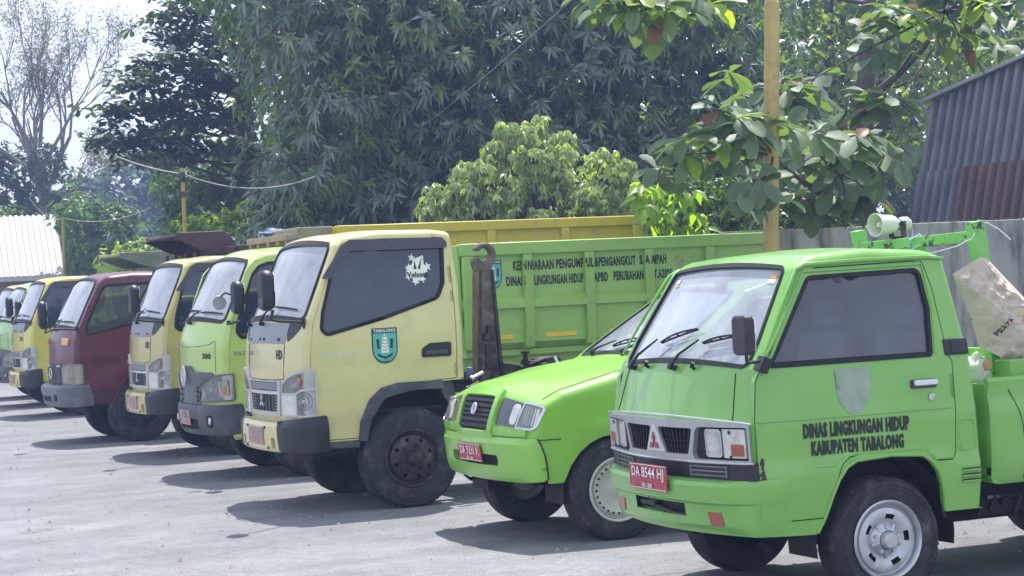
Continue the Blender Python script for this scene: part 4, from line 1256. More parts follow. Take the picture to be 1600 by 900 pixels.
        fl = rounded([(.488, .57), (.504, .713), (.581, .884), (.687, .973), (.822, 1.004), (1.205, 1.004), (1.21, .939), (.927, .937), (.709, .89), (.595, .732), (.551, .564)], [0, .05, .08, .08, .08, .01, .01, .1, .08, .08, 0])
        MB().panel(fl, [], lambda u, v, q=0: g(u, v, .022 + q), .05, .05).build('wheel_arch_flare', M_PLASG, root, bevel=.010)
        st = MB(); st.prism([(.15, .588), (.50, .575), (.50, .515), (.17, .525)], g, .0, -.10); st.build('step', M_PLASG, root, bevel=.008)
    interior(root, .3, 1.36, .76, .80, 1.55, .25)
    fl = MB(); fl.prism([(1.20, .99), (1.31, .99), (1.34, .86), (1.30, .78), (1.24, .86)], lambda u, v, q: (u, -.80 + q, v), 0, .25); fl.build('rear_mudguard', M_PLASG, root)
    rolling_gear(root, hub_x, 3.45, detail)
    return root, sh, doors

KHAKI = (.50, .43, .135)
CREAM = (.635, .575, .265)
CANTER1, CSH, CDOORS = canter(4.6, 15.82, 'cream yellow truck with a teal door crest and a rusty hook behind the cab', CREAM, True)
def canter_extras():
    g = CSH.side(-1)
    w_ = [o for o in CDOORS[0].children if o.name.startswith('side_window')][0]
    mw = mat('white_sticker', (.72, .76, .70), .5)
    k = MB()
    cx, cz = 1.045, 1.885
    q = lambda u, v, d: g(cx + (u - cx) * .74 + .01, cz + (v - cz) * .80 + .01, -.012 + d)
    bod = []
    for i, t in enumerate(np.linspace(0, 2 * math.pi, 33)[:-1]):
        r = (.105 if i % 2 else .128) * (1 + .1 * math.sin(3 * t))
        bod.append((cx + r * math.cos(t), cz - .025 + r * .72 * math.sin(t)))
    k.prism(bod, q, .003, .001)
    k.prism([(cx - .055, cz - .03), (cx - .035, cz + .10), (cx + .085, cz + .135), (cx + .085, cz - .01)], q, .0036, .001)
    for (x, z, r, a) in ((cx - .05, cz + .115, .045, 80), (cx + .125, cz + .02, .05, 100), (cx - .085, cz + .02, .045, 95), (cx - .02, cz - .12, .05, 260), (cx + .06, cz - .10, .045, 280), (cx - .10, cz - .07, .045, 200)):
        k.prism(star(x, z, r, r * .42, 5, a), q, .0042, .001)
    st = k.build('window_sticker', mw, w_, smooth=0, weld=0, recalc=False)
    dk = MB()
    dk.prism([(cx - .035, cz - .0), (cx - .018, cz + .085), (cx + .0, cz + .0)], q, .0052, .0045)
    dk.prism([(cx + .01, cz + .0), (cx + .068, cz + .118), (cx + .04, cz - .0)], q, .0052, .0045)
    text(dk, 'Volcom', q, cx - .115, cx + .12, cz - .085, cz - .025, .0056, .05)
    dk.build('sticker_print', M_BLACKP, st, smooth=0, weld=0, recalc=False)
    # hook lift arm behind the cab
    RUSTY = mat('worn_hook_steel', (.12, .095, .085), .6, metal=.25, var=.35, vscale=8, dirt=(.3, .27, .24), dirt_amt=.85, dscale=5, bump=.3, bscale=25)
    a = MB()
    f3 = lambda u, v, d: (u, d, v)
    a.prism([(1.83, .80), (2.06, .80), (2.04, 1.15), (2.005, 1.86), (1.885, 1.86), (1.85, 1.2)], f3, -.075, .075)
    hook = a.build('hook_arm', RUSTY, CANTER1, bevel=.012)
    b = MB()
    b.prism([(1.815, .78), (1.85, .78), (1.905, 1.87), (1.885, 1.87)], f3, -.105, -.075)
    b.prism([(2.04, .78), (2.075, .78), (2.015, 1.87), (1.995, 1.87)], f3, -.105, -.075)
    b.prism([(1.89, 1.28), (2.0, 1.28), (1.99, 1.33), (1.965, 1.345), (1.96, 1.40), (1.93, 1.40), (1.925, 1.345), (1.90, 1.33)], f3, -.12, -.075)
    b.prism([(1.90, 1.03), (2.02, 1.03), (2.0, 1.24), (1.91, 1.24)], f3, -.10, -.075)
    b.tube([(1.945, -.115, 1.37), (1.945, .0, 1.37)], .012, 8)
    b.prism([(1.86, .80), (1.89, .80), (2.0, 1.02), (1.97, 1.02)], f3, -.105, -.075)
    b.build('arm_plates', M_STEEL, hook, bevel=.004)
    h = MB()
    c = (1.968, 2.005)
    out = [(1.885, 1.85), (2.005, 1.85), (2.03, 1.91)] + arc(c[0], c[1], .098, -20, 155, 12) + arc(c[0], c[1], .055, 155, -60, 12) + [(1.955, 1.935), (1.92, 1.955), (1.90, 1.985), (1.865, 1.985), (1.86, 1.93)]
    h.prism(out, f3, -.055, .055)
    h.build('hook', RUSTY, hook, bevel=.014)
    t = MB()
    t.prism([(2.05, .78), (2.62, .78), (2.62, .84), (2.2, 1.05), (2.05, 1.08)], f3, -.12, .12)
    t.bar((2.2, -.16, 1.08), (2.75, -.16, .92), .03, .05)
    t.box(2.1, 4.6, -.42, -.30, .78, .94); t.box(2.1, 4.6, .30, .42, .78, .94)
    t.box(1.62, 2.2, -.5, .5, .74, .82)
    t.build('lift_frame', M_STEEL, CANTER1, bevel=.006)
    ho = MB()
    random.seed(5)
    for i in range(7):
        y = -.35 + .05 * i; x = 2.15 + .04 * i
        ho.tube([(x, y, .92), (x + .03, y - .03, 1.06 + .02 * (i % 3)), (x + .16, y - .05, 1.10), (x + .3, y, 1.0), (x + .36, y, .9)], .012, 6)
    ho.tube([(2.18, -.30, .90), (2.18, -.30, 1.16)], .022, 8); ho.tube([(2.18, -.30, 1.15), (2.18, -.30, 1.17)], .04, 8)
    ho.build('hydraulic_hoses', M_RUB, CANTER1)
    for i, (x, z) in enumerate(((1.50, 1.0), (1.46, .92), (1.52, .84))):
        p = MB(); p.tube([(x, -.78, z), (x + .10, -.75, z + .035)], .014, 8); p.tube([(x - .02, -.785, z - .008), (x, -.78, z)], .02, 8)
        p.build('pipe', M_ALU if i != 1 else M_STEEL, CANTER1)
    bt = MB(); bt.box(1.51, 1.555, -.66, -.60, .98, 1.08); bt.build('battery', mat('battery_blue', (.08, .12, .3), .5, dirt=(.5, .5, .5), dirt_amt=.8, dscale=14), CANTER1, bevel=.01)
canter_extras()
# ------------------------------------------------------------------ dump beds
def dump_bed(root, x0, x1, z0, z1, rgb, ribs, name, rail=.125, hw=.86, rib_w=.10, rib_d=.06, shelf=None, yellow=(), guard=None, dirt=.35, M=None, strip=None):
    G = M or paint(name, rgb, .45, .2, amt=dirt)
    def dep(x, z, base=False):
        # profile from the rail down: shelf ledge, lower panel, tucked-in foot
        if shelf:
            zt, zb, zl, zf = shelf
            pts = [(z0, -.22), (zf, -.22), (zf + .13, -.01), (zl, 0), (zl + .002, 0), (zb, .0), (zb + .006, .052), (zt - .055, .052), (zt, .0), (z1, 0)]
            pts = sorted(pts)
            return float(np.interp(z, [p[0] for p in pts], [p[1] for p in pts]))
        return 0.0
    zs = sorted(set([z0, z1 - rail] + ([shelf[3], shelf[3] + .13, shelf[1], shelf[1] + .006, shelf[0] - .055, shelf[0]] if shelf else [])))
    bed = None
    for sg in (-1, 1):
        mb = MB()
        path_z = densify_open([(z, 0) for z in zs], .2)
        ps = [p[0] for p in path_z]
        for a, b in zip(ps[:-1], ps[1:]):
            mb.add([(x0, sg * (hw + dep(0, a)), a), (x1, sg * (hw + dep(0, a)), a), (x1, sg * (hw + dep(0, b)), b), (x0, sg * (hw + dep(0, b)), b)], [(0, 1, 2, 3)])
        # inner skin and top
        mb.box(x0, x1, sg * (hw - .03), sg * (hw - .005), (shelf[3] + .13) if shelf else z0, z1 - .01)
        o = mb.build('bed_side', G, root, smooth=20)
        if bed is None: bed = o
        MB().box(x0 - .01, x1 + .01, sg * (hw - .04), sg * (hw + .062), z1 - rail, z1).build('top_rail', G, root, bevel=.012)
        for rx in ribs:
            r = MB()
            lo = (shelf[3] + .10) if shelf else z0
            f3 = lambda u, v, d: (u, sg * d, v)
            top = z1 - rail
            zz = [z for z in np.linspace(lo + .06, top, 12)]
            # side view wedge at the foot of the rib
            prof = [(hw - .02, top), (hw + rib_d, top), (hw + rib_d, lo + .10), (hw + rib_d * .3, lo - .02), (hw - .14, lo - .06)]
            n = len(prof)
            vs = [(rx - rib_w / 2, sg * y, z) for y, z in prof] + [(rx + rib_w / 2, sg * y, z) for y, z in prof]
            r.add(vs, [tuple(range(n)), tuple(range(n, 2 * n))[::-1]] + [(i, (i + 1) % n, n + (i + 1) % n, n + i) for i in range(n)])
            r.build('bed_rib', G, root, bevel=.008)
        for (a, b, c, d) in yellow:
            y = MB(); y.prism([(a, c), (b, c), (b, d), (a, d)], lambda u, v, q: (u, sg * (hw + dep(u, v) + q), v), .004, .001)
            y.build('reflective_strip', mat('yellow_reflector', (.78, .55, .03), .35, dirt=(.5, .4, .1), dirt_amt=.4), root, smooth=0)
    mb = MB()
    mb.box(x0 - .03, x0 + .03, -hw, hw, (shelf[3] if shelf else z0), z1 - .012)
    mb.box(x1 - .03, x1 + .03, -hw, hw, (shelf[3] if shelf else z0), z1 - .012)
    mb.box(x0, x1, -hw + .1, hw - .1, (shelf[3] if shelf else z0), (shelf[3] if shelf else z0) + .06)
    mb.build('bed_body', G, root, bevel=.006)
    return G, dep

def cab_guard(root, x0, x1, z0, z1, rgb, name, hw=.80, slope=.10, M=None):
    """flat canopy reaching forward from the bed over the cab, with side lips and posts"""
    G = M or paint(name, rgb, .6, .05, amt=.6)
    g = MB()
    L_ = x1 - x0
    def slab(pf, y0, y1):
        n = len(pf)
        g.add([(x, y0, z) for x, z in pf] + [(x, y1, z) for x, z in pf], [tuple(range(n)), tuple(range(n, 2 * n))[::-1]] + [(i, (i + 1) % n, n + (i + 1) % n, n + i) for i in range(n)])
    slab([(x0, z1 - .05), (x0, z1 - .012), (x1 - .05, z1), (x1 + .05, z1 - .03), (x1 + .05, z1 - .06)], -hw, hw)
    for y in (-hw - .012, hw - .028):
        slab([(x0 - .004, z1 - .075), (x0 - .004, z1 + .004), (x1 - .05, z1 + .012), (x1 + .10, z1 - .13), (x1 + .10, z1 - .34), (x0 + .45 * L_, z1 - .22)], y, y + .04)
    o = g.build('cab_guard', G, root, bevel=.01)
    b = MB()
    for y in (-hw + .06, -hw * .35, hw * .35, hw - .06):
        b.box(x1 - .06, x1 + .02, y - .30, y + .30, z0 - .75, z1 - .2)
        g_ = MB().box(x0 + .35 * L_, x0 + .40 * L_, y - .03, y + .03, z1 - .95, z1 - .25); g_.build('guard_post', G, o, bevel=.004)
    b.build('guard_back', G, o, bevel=.004)
    return o

# ------------------------------------------------------------------ light green tipper (second in the row)
def wide_truck(X0, YC, label, rgb, detail=True, group=None, badge='300', faded=True, lampglass=None):
    root = empty('tipper_truck', (X0, YC, 0), label, 'truck', group)
    G = paint('lime_truck_paint_%d' % len(MATS), rgb, .33, .45, amt=.3)
    prof = [(.075, .46), (.06, .75), (.055, 1.02), (.062, 1.30, .3), (.125, 1.50, .10), (.40, 2.06, .10), (.52, 2.155, .2), (.85, 2.185, .5), (1.2, 2.175, .3), (1.372, 2.15, .06), (1.408, 1.75), (1.412, 1.01)]
    rf = lambda x, z: .055 if x > 1.2 else float(np.interp(z, [.4, 1.2, 1.52, 2.05, 2.15], [.09, .10, .09, .07, .07]))
    bf = lambda x, z: 0.0 if x > 1.2 else float(np.interp(z, [.4, 1.0, 1.5, 2.0, 2.2], [.105, .105, .12, .10, .03]))
    sh = Shell(prof, lambda x, z: hw_truck(x, z - .0), rf, bf, ds=.055, W0=.85)
    door = rounded([(.148, .42), (.125, .93), (.130, 1.29), (.19, 1.58), (.345, 1.99), (.43, 2.075), (.55, 2.105), (1.29, 2.12), (1.333, 2.07), (1.345, 1.6), (1.338, 1.014), (.93, .994), (.767, .967), (.656, .894), (.563, .734), (.50, .46)], [.02, 0, 0, .1, .1, .08, .05, .05, .04, 0, .01, .05, .06, .08, .08, .02])
    win = rounded([(.25, 1.35), (.205, 1.42), (.225, 1.52), (.40, 1.955), (.47, 2.03), (.56, 2.06), (1.235, 2.075), (1.288, 2.03), (1.272, 1.775), (1.215, 1.655), (.75, 1.55), (.50, 1.40)], [.05, .05, .05, .2, .06, .05, .05, .04, .08, .08, .2, .1])
    low = [(1.40, 1.0), (1.30, .998), (.93, .978), (.775, .952), (.668, .882), (.577, .726), (.515, .44), (.16, .41)]
    doors = truck_common(root, sh, G, G_DARK, door, win, detail, low, (1.505, 2.075), (.72, .69))
    f = sh.fmap
    # dark winged grille with round emblem
    DG = mat('dark_satin_grille', (.10, .105, .115), .4, metal=.2, var=.1)
    out = rounded([(-.33, .745), (.33, .745), (.335, .85), (.36, .93), (.66, 1.025), (.60, 1.045), (.22, 1.045), (.10, 1.10), (-.10, 1.10), (-.22, 1.045), (-.60, 1.045), (-.66, 1.025), (-.36, .93), (-.335, .85)], .02)
    gr = MB().panel(out, [], lambda u, v, q=0: f(u, v, .014 + .018 * sstep(v, .92, .98) * (1 - sstep(abs(u), .2, .6)) + q), .03, .045).build('grille', DG, root)
    sl_ = MB()
    for z in (.785, .825, .875, .91):
        sl_.prism([(-.315, z), (.315, z), (.315, z - .022), (-.315, z - .022)], f, .022, .012)
    sl_.build('grille_openings', M_UNDER, gr, smooth=0)
    for z in (.80, .852, .895):
        b_ = MB(); b_.prism(rrect(-.32, .32, z - .008, z + .008, .004), f, .034, .014); b_.build('grille_bar', DG, gr, bevel=.003)
    em = MB()
    c = (0, 1.005)
    em.tube([f(.075 * math.cos(t), c[1] + .088 * math.sin(t), .056) for t in np.linspace(0, 2 * math.pi, 33)], .010, 8, caps=False)
    em.tube([f(-.035, c[1] + .075, .056), f(-.03, c[1], .056), f(-.035, c[1] - .075, .056)], .009, 6)
    em.tube([f(.035, c[1] + .075, .056), f(.03, c[1], .056), f(.035, c[1] - .075, .056)], .009, 6)
    em.tube([f(-.03, c[1], .056), f(.03, c[1], .056)], .009, 6)
    em.build('emblem', M_CHR, gr)
    sm = MB()
    for sg in (-1, 1):
        sm.tube([f(sg * u, z, .001) for u, z in ((.02, 1.275), (.3, 1.28), (.56, 1.30), (.66, 1.33))], .0035, 5)
        sm.tube([f(sg * .68, z, .001) for z in np.linspace(1.05, 1.33, 8)], .003, 5)
    sm.build('bonnet_seam', M_UNDER, root)
    bd = MB(); text(bd, badge, f, -.42, -.60, 1.17, 1.225, .005, .04); bd.build('badge', M_BLACKP, root, smooth=0, weld=0, recalc=False)
    for sg in (-1, 1):
        lamp = rounded([(sg * .345, .765), (sg * .375, .90), (sg * .66, 1.01), (sg * .905, 1.025), (sg * .905, .785)], [.02, .06, .06, .01, .02])
        l_ = headlamp(root, f, lamp, .022, frame=DG)
        inn = MB()
        for (u, z, r) in ((.52, .86, .07), (.68, .90, .065)):
            inn.lathe([(0, 0), (r * .5, .002), (r, .012)], c=f(sg * u, z, .016), axis='x', n=18)
        inn.prism(rounded([(sg * .76, .82), (sg * .87, .83), (sg * .87, .98), (sg * .74, .96)], .02), f, .017, .013)
        inn.build('lamp_reflector', M_CHR, l_)
        ab = MB().prism(rounded([(sg * .80, .84), (sg * .86, .84), (sg * .86, .92), (sg * .81, .92)], .01), f, .020, .016).build('amber_bulb', mat('pale_amber', (.6, .35, .12), .3), l_)
    def bmap(u, z, q=0):
        d = float(np.interp(z, [.44, .50, .58, .66, .72, .74], [.01, .05, .06, .058, .055, .03]))
        c_ = sstep(abs(u), .62, .90)
        return (lambda p: (p[0], p[1], z))(f(u, max(.47, z), d * (1 - .75 * c_) + q))
    holes = [rounded([(sg * .52, .53), (sg * .66, .52), (sg * .66, .64), (sg * .55, .64)], .03) for sg in (-1, 1)] + [rounded([(-.34, .50), (.34, .50), (.36, .60), (-.36, .60)], .03)]
    bp = MB().panel(rounded([(-1.0, .47), (-.7, .445), (.7, .445), (1.0, .47), (.98, .748), (.60, .735), (-.60, .735), (-.98, .748)], .02), holes, bmap, .05, .045).build('bumper', mat('bumper_grey_plastic', (.05, .055, .068), .5, var=.1, dirt=(.2, .2, .19), dirt_amt=.3), root, smooth=30, bevel=.006)
    for h in holes:
        MB().panel(h, [], lambda u, v, q=0: bmap(u, v, -.03), 0, .05).build('bumper_recess', M_UNDER, bp)
    for sg in (-1, 1):
        lp = MB(); lp.lathe([(0, -.012), (.03, -.01), (.04, 0)], c=bmap(sg * .60, .585, -.005), axis='x', n=14); lp.build('fog_lamp', M_CHR, bp)
    plate_part(root, lambda u, z, q: bmap(u, z, q), .28, -.14, .535, .675, 'DA 8033 H', '09-29', faded=faded, d=.008)
    wiper(root, f, (.02, 1.475), (-.26, 1.575), (-.22, 1.56), (-.66, 1.58))
    wiper(root, f, (.46, 1.475), (.22, 1.585), (.26, 1.57), (-.12, 1.575))
    big_mirror(root, (.15, -.80, 1.50), (.20, -1.06, 1.74), h=.31, w_=.17)
    rm = MB(); rm.tube([(.22, -.80, 1.62), (.18, -.90, 1.76), (.10, -.92, 1.79), (.06, -.90, 1.76)], .009, 8)
    ro = rm.build('near_view_mirror', M_PLAS, root)
    ds = MB(); ds.lathe([(0, .04), (.035, .035), (.062, .016), (.068, 0), (.064, -.004), (0, -.004)], c=(.05, -.88, 1.70), axis='y', n=24); ds.build('mirror_disc', M_SILV, ro)
    for sg in (-1, 1):
        g = sh.side(sg)
        d = doors[0 if sg == -1 else 1]
        hr = MB().panel(rounded([(1.04, 1.192), (1.292, 1.19), (1.296, 1.305), (1.06, 1.30)], .02), [], lambda u, v, q=0: g(u, v, .008 + q), .01, .05).build('door_handle', M_PLAS, d, bevel=.004)
        if sg == -1:
            t = MB(); text(t, 'DUTRO', g, .175, .42, 1.20, 1.235, .003, .02); t.build('lettering', M_GREYP, d, smooth=0, weld=0, recalc=False)
        fl = rounded([(.49, .45), (.504, .713), (.581, .884), (.687, .973), (.822, 1.004), (1.205, 1.004), (1.21, .939), (.927, .937), (.709, .89), (.595, .732), (.551, .45)], [0, .05, .08, .08, .08, .01, .01, .1, .08, .08, 0])
        MB().panel(fl, [], lambda u, v, q=0: g(u, v, .022 + q), .05, .05).build('wheel_arch_flare', M_PLASG, root, bevel=.010)
    interior(root, .34, 1.36, .76, .80, 1.55, .28)
    rolling_gear(root, .93, 3.6, False)
    return root

GREENT = wide_truck(4.87, 19.2, 'light green tipper with a round chrome badge and black lettering on its ribbed bed', (.43, .62, .14))
def green_bed():
    root = GREENT
    L = lambda x: x - 4.87
    ribs = [L(7.42), L(8.068), L(8.744), L(9.424), L(10.13), L(10.90)]
    yel = [(L(x) - .17, L(x) + .17, 1.20, 1.245) for x in (7.72, 8.42, 9.12, 9.80)]
    G, dep = dump_bed(root, L(7.36), L(10.95), .90, 2.157, (.28, .50, .105), ribs, 'tipper_green_paint', shelf=(1.62, 1.50, 1.20, 1.03), yellow=yel)
    bed = [o for o in root.children if o.name.startswith('bed_side')][0]
    hw = .86
    def tm(u, z, d):
        k = any(abs(u - r) < .0519 for r in ribs)
        return (u, -(hw + dep(u, z) + (.061 if k else 0) + d), z)
    cuts = [r + e for r in ribs for e in (-.052, .052)]
    def split_text(t, s_, u0, u1, v0, v1):
        V, F, ext = text_geo(s_, .045)
        bm = bmesh.new()
        vv = [bm.verts.new((u0 + (u1 - u0) * p[0] / ext[0], v0 + (v1 - v0) * p[1] / ext[1], 0)) for p in V]
        for f_ in F:
            try: bm.faces.new([vv[i] for i in f_])
            except ValueError: pass
        for c in cuts:
            if u0 < c < u1:
                bmesh.ops.bisect_plane(bm, geom=bm.verts[:] + bm.edges[:] + bm.faces[:], plane_co=(c, 0, 0), plane_no=(1, 0, 0))
        for f_ in bm.faces:
            cu = sum(v.co.x for v in f_.verts) / len(f_.verts)
            k = any(abs(cu - r) < .052 for r in ribs)
            t.add([(v.co.x, -(hw + dep(0, v.co.y) + (.060 if k else 0) + .004), v.co.y) for v in f_.verts], [tuple(range(len(f_.verts)))])
        bm.free()
    t = MB()
    for s_, a, b, z in (('KEN', 7.925, 8.045, 1.922), ('NDARAAN', 8.06, 8.37, 1.922), ('PENGUMPUL', 8.395, 8.785, 1.923), ('&PENGANGKUT', 8.825, 9.29, 1.925), ('SA', 9.33, 9.42, 1.926), ('AMPAH', 9.435, 9.64, 1.926),
                        ('DINAS', 7.845, 8.03, 1.770), ('LINGKUNGAN', 8.15, 8.51, 1.770), ('HIDUP', 8.53, 8.69, 1.771), ('APBD', 8.81, 8.965, 1.772), ('PERUBAHAN', 9.03, 9.37, 1.774), ('T.A2025', 9.49, 9.70, 1.776)):
        split_text(t, s_, L(a), L(b), z - .049, z + .049)
    t.build('lettering', M_BLACKP, bed, smooth=0, weld=0, recalc=False)
    emblem_tabalong(bed, tm, L(7.62), L(7.80), 1.70, 1.99)
    s_ = MB()
    pts = [(L(9.79) + .06 * math.cos(t_), 1.895 + .06 * math.sin(t_)) for t_ in np.linspace(0, 2 * math.pi, 25)[:-1]]
    s_.prism(pts, tm, .003, .001); s_.build('faded_round_seal', mat('faded_seal', (.30, .36, .16), .6, var=.3, vscale=30), bed, smooth=0)
    s2 = MB()
    for i in range(3): text(s2, 'KAB. TABALONG', tm, L(9.88), L(10.05), 1.925 - .04 * i, 1.945 - .04 * i, .003, .0)
    s2.build('faded_lettering', mat('faded_seal', (0, 0, 0)), bed, smooth=0, weld=0, recalc=False)
green_bed()

# ------------------------------------------------------------------ third: khaki truck with a yellow bed
CANTER2, _s2, _d2 = canter(5.1, 22.55, 'khaki yellow truck with a tall yellow bed and weathered guard over its cab', KHAKI, True, True, False, body_hi=0)
def yellow_bed():
    L = lambda x: x - 5.1
    root = CANTER2
    dump_bed(root, L(7.22), L(11.08), 1.20, 2.50, (.60, .47, .045), [L(7.3), L(8.15), L(9.10), L(10.05), L(11.0)], 'bed_yellow_paint', rail=.115, dirt=.5)
    W = mat('weathered_guard_metal', (.33, .29, .20), .75, var=.25, dirt=(.14, .10, .07), dirt_amt=.9, dscale=6, bump=.2, bscale=30)
    g = MB()
    g.box(L(6.78), L(7.2), -.80, .80, 2.36, 2.50)
    o = g.build('cab_guard', W, root, bevel=.01)
    for y in (-.72, -.4, 0, .4, .72):
        b = MB(); b.bar((L(6.66), y, 2.36), (L(7.15), y, 2.34), .10, .09); b.build('guard_beam', W, o, bevel=.006)
    b = MB(); b.bar((L(6.68), -.80, 2.395), (L(6.68), .80, 2.395), .08, .07); b.build('guard_front_beam', W, o, bevel=.006)
    b = MB()
    for y in (-.55, .55): b.box(L(6.80), L(6.86), y - .03, y + .03, 1.2, 2.34)
    for y in (-.7, .7): b.box(L(7.1), L(7.18), y - .04, y + .04, .8, 2.36)
    b.build('guard_post', W, o)
yellow_bed()

# ------------------------------------------------------------------ fourth: maroon truck
def maroon_truck():
    X0, YC = 4.8, 25.85
    root = empty('tipper_truck', (X0, YC, 0), 'maroon truck with square headlamps, grey bumper and a dark brown load bed', 'truck')
    G = paint('maroon_paint', (.095, .012, .024), .42, .3, dirt=(.2, .11, .11), amt=.3)
    hwm = lambda x, z: float(np.interp(z, [.5, .8, 1.08, 1.10, 1.4, 2.0, 2.12], [.838, .848, .846, .852, .852, .80, .78]))  - .012 * sstep(z - (.772 + .43 * (x - .14)), -.01, .01) * (1 if x < .75 and z < 1.04 else 0)
    prof = [(.075, .60), (.04, .78), (.035, 1.02), (.05, 1.30, .2), (.10, 1.44, .08), (.40, 2.02, .08), (.52, 2.10, .2), (.85, 2.125, .5), (1.2, 2.115, .3), (1.372, 2.09, .06), (1.408, 1.7), (1.412, 1.0)]
    rf = lambda x, z: .055 if x > 1.2 else .085
    bf = lambda x, z: 0.0 if x > 1.2 else float(np.interp(z, [.6, 1.4, 2.0, 2.15], [.09, .10, .08, .02]))
    sh = Shell(prof, hwm, rf, bf, ds=.055, W0=.85)
    door = rounded([(.125, .525), (.115, 1.09), (.125, 1.40), (.235, 1.71), (.42, 2.02), (.50, 2.058), (1.29, 2.065), (1.333, 2.0), (1.345, 1.6), (1.338, 1.0), (1.0, .97), (.80, .93), (.66, .82), (.55, .68), (.47, .53)], [.02, 0, 0, .1, .08, .05, .05, .04, 0, .01, .05, .06, .08, .08, .02])
    win = rounded([(.24, 1.365), (.195, 1.40), (.225, 1.52), (.43, 1.935), (.50, 1.985), (1.24, 1.995), (1.288, 1.95), (1.28, 1.63), (1.25, 1.585)], [.03, .03, .1, .08, .05, .04, .05, .04, .04])
    low = [(1.40, .985), (1.3, .98), (1.0, .955), (.81, .915), (.675, .81), (.565, .67), (.485, .512), (.14, .512)]
    doors = truck_common(root, sh, G, glass('grey_green_glass', (.35, .42, .38), dirt=.16, dcol=(.42, .48, .44)), door, win, True, low, (1.45, 2.035), (.715, .69))
    f = sh.fmap
    gr = MB().panel(rounded([(-.43, .765), (.43, .765), (.43, 1.02), (-.43, 1.02)], .02), [], lambda u, v, q=0: f(u, v, .012 + q), .02, .06).build('grille', M_PLAS, root)
    for z in (.80, .85, .90, .95, .995):
        b = MB(); b.prism(rrect(-.41, .41, z - .012, z + .012, .006), f, .032, .01); b.build('grille_bar', M_CHR if z > .98 else M_PLASG, gr, bevel=.003)
    em = MB(); em.tube([f(.07 * math.cos(t), .90 + .06 * math.sin(t), .04) for t in np.linspace(0, 2 * math.pi, 25)], .010, 6, caps=False); em.build('emblem', M_CHR, gr)
    for sg in (-1, 1):
        lamp = rounded([(sg * .455, .768), (sg * .90, .768), (sg * .90, 1.015), (sg * .50, 1.0), (sg * .455, .96)], .02)
        headlamp(root, f, lamp, .02, lens=glass('yellowed_lamp_glass', (.8, .78, .62), dirt=.35, dcol=(.55, .52, .42)), frame=M_GREYP)
        MB().prism(rrect(sg * .46, sg * .66, 1.255, 1.325, .01), f, .022, .0).build('marker_lamp', M_AMBER, root, bevel=.004)
    def bmap(u, z, q=0):
        d = float(np.interp(z, [.48, .52, .60, .70, .745, .755], [.10, .14, .15, .15, .13, .08]))
        c_ = sstep(abs(u), .60, .90)
        return (lambda p: (p[0], p[1], z))(f(u, max(.61, z), d * (1 - .8 * c_) + q))
    holes = [rrect(sg * .36, sg * .50, .56, .64, .015) for sg in (-1, 1)] + [rrect(-.25, .25, .55, .62, .015)]
    bp = MB().panel(rounded([(-1.0, .50), (-.8, .485), (.8, .485), (1.0, .50), (.98, .758), (-.98, .758)], .02), holes, bmap, .06, .045).build('bumper', mat('grey_painted_bumper', (.105, .12, .14), .45, var=.1, dirt=(.3, .29, .27), dirt_amt=.4), root, smooth=30, bevel=.006)
    for h in holes: MB().panel(h, [], lambda u, v, q=0: bmap(u, v, -.03), 0, .05).build('bumper_recess', M_UNDER, bp)
    wiper(root, f, (.02, 1.415), (-.24, 1.52), (-.2, 1.50), (-.62, 1.52))
    wiper(root, f, (.46, 1.415), (.22, 1.52), (.26, 1.50), (-.12, 1.52))
    big_mirror(root, (.10, -.80, 1.45), (-.33, -1.03, 1.66), h=.32, w_=.17)
    for sg in (-1, 1):
        g = sh.side(sg); d = doors[0 if sg == -1 else 1]
        MB().panel(rrect(1.06, 1.27, 1.16, 1.25, .02), [], lambda u, v, q=0: g(u, v, .008 + q), .01, .05).build('door_handle', M_PLAS, d, bevel=.004)
        st = MB(); st.panel(rounded([(.14, .53), (.46, .53), (.545, .69), (.14, .66)], .02), [], lambda u, v, q=0: g(u, v, .006 + q), .01, .06); st.build('lower_trim', mat('dark_maroon_trim', (.05, .015, .025), .5), d)
        fl = rounded([(.465, .51), (.55, .69), (.66, .83), (.80, .94), (1.0, .98), (1.2, .99), (1.2, .955), (1.0, .945), (.82, .905), (.69, .805), (.585, .67), (.52, .51)], .04)
        MB().panel(fl, [], lambda u, v, q=0: g(u, v, .015 + q), .05, .05).build('wheel_arch_flare', G, root, bevel=.010)
    interior(root, .34, 1.36, .76, .80, 1.5, .28)
    rolling_gear(root, .85, 3.5, True)
    BR = mat('dark_brown_bed_paint', (.075, .038, .04), .65, var=.15, dirt=(.14, .09, .07), dirt_amt=.6, dscale=5)
    L = lambda x: x - X0
    dump_bed(root, L(6.98), L(10.6), 1.15, 2.42, (0, 0, 0), [L(7.05), L(7.9), L(8.8), L(9.7), L(10.5)], 'brown', M=BR)
    cab_guard(root, L(6.20), L(6.88), 2.34, 2.60, (0, 0, 0), 'brown', M=BR, slope=.12)
    return root
MAROON = maroon_truck()

# ------------------------------------------------------------------ farther trucks
YELLOW3, _s3, _d3 = canter(5.46, 32.85, 'bright yellow truck with black bumper corners, just left of the maroon truck', (.62, .58, .09), False, True, False)
MOSS = mat('mossy_grey_green_paint', (.17, .22, .13), .7, var=.2, dirt=(.3, .3, .25), dirt_amt=.6)
dump_bed(YELLOW3, 2.15, 5.6, 1.1, 2.34, (0, 0, 0), [2.2, 3.2, 4.2, 5.5], 'moss', M=MOSS)
cab_guard(YELLOW3, 1.55, 2.4, 2.36, 2.56, (0, 0, 0), 'moss', M=MOSS)
GREEN2 = wide_truck(5.80, 36.7, 'small light green truck mostly hidden behind the bright yellow truck', (.33, .55, .16), False, None, '', True)
TAN4, _s4, _d4 = canter(6.18, 40.2, 'ochre truck at the far left edge, its roof just showing', (.5, .36, .10), False, True, False)

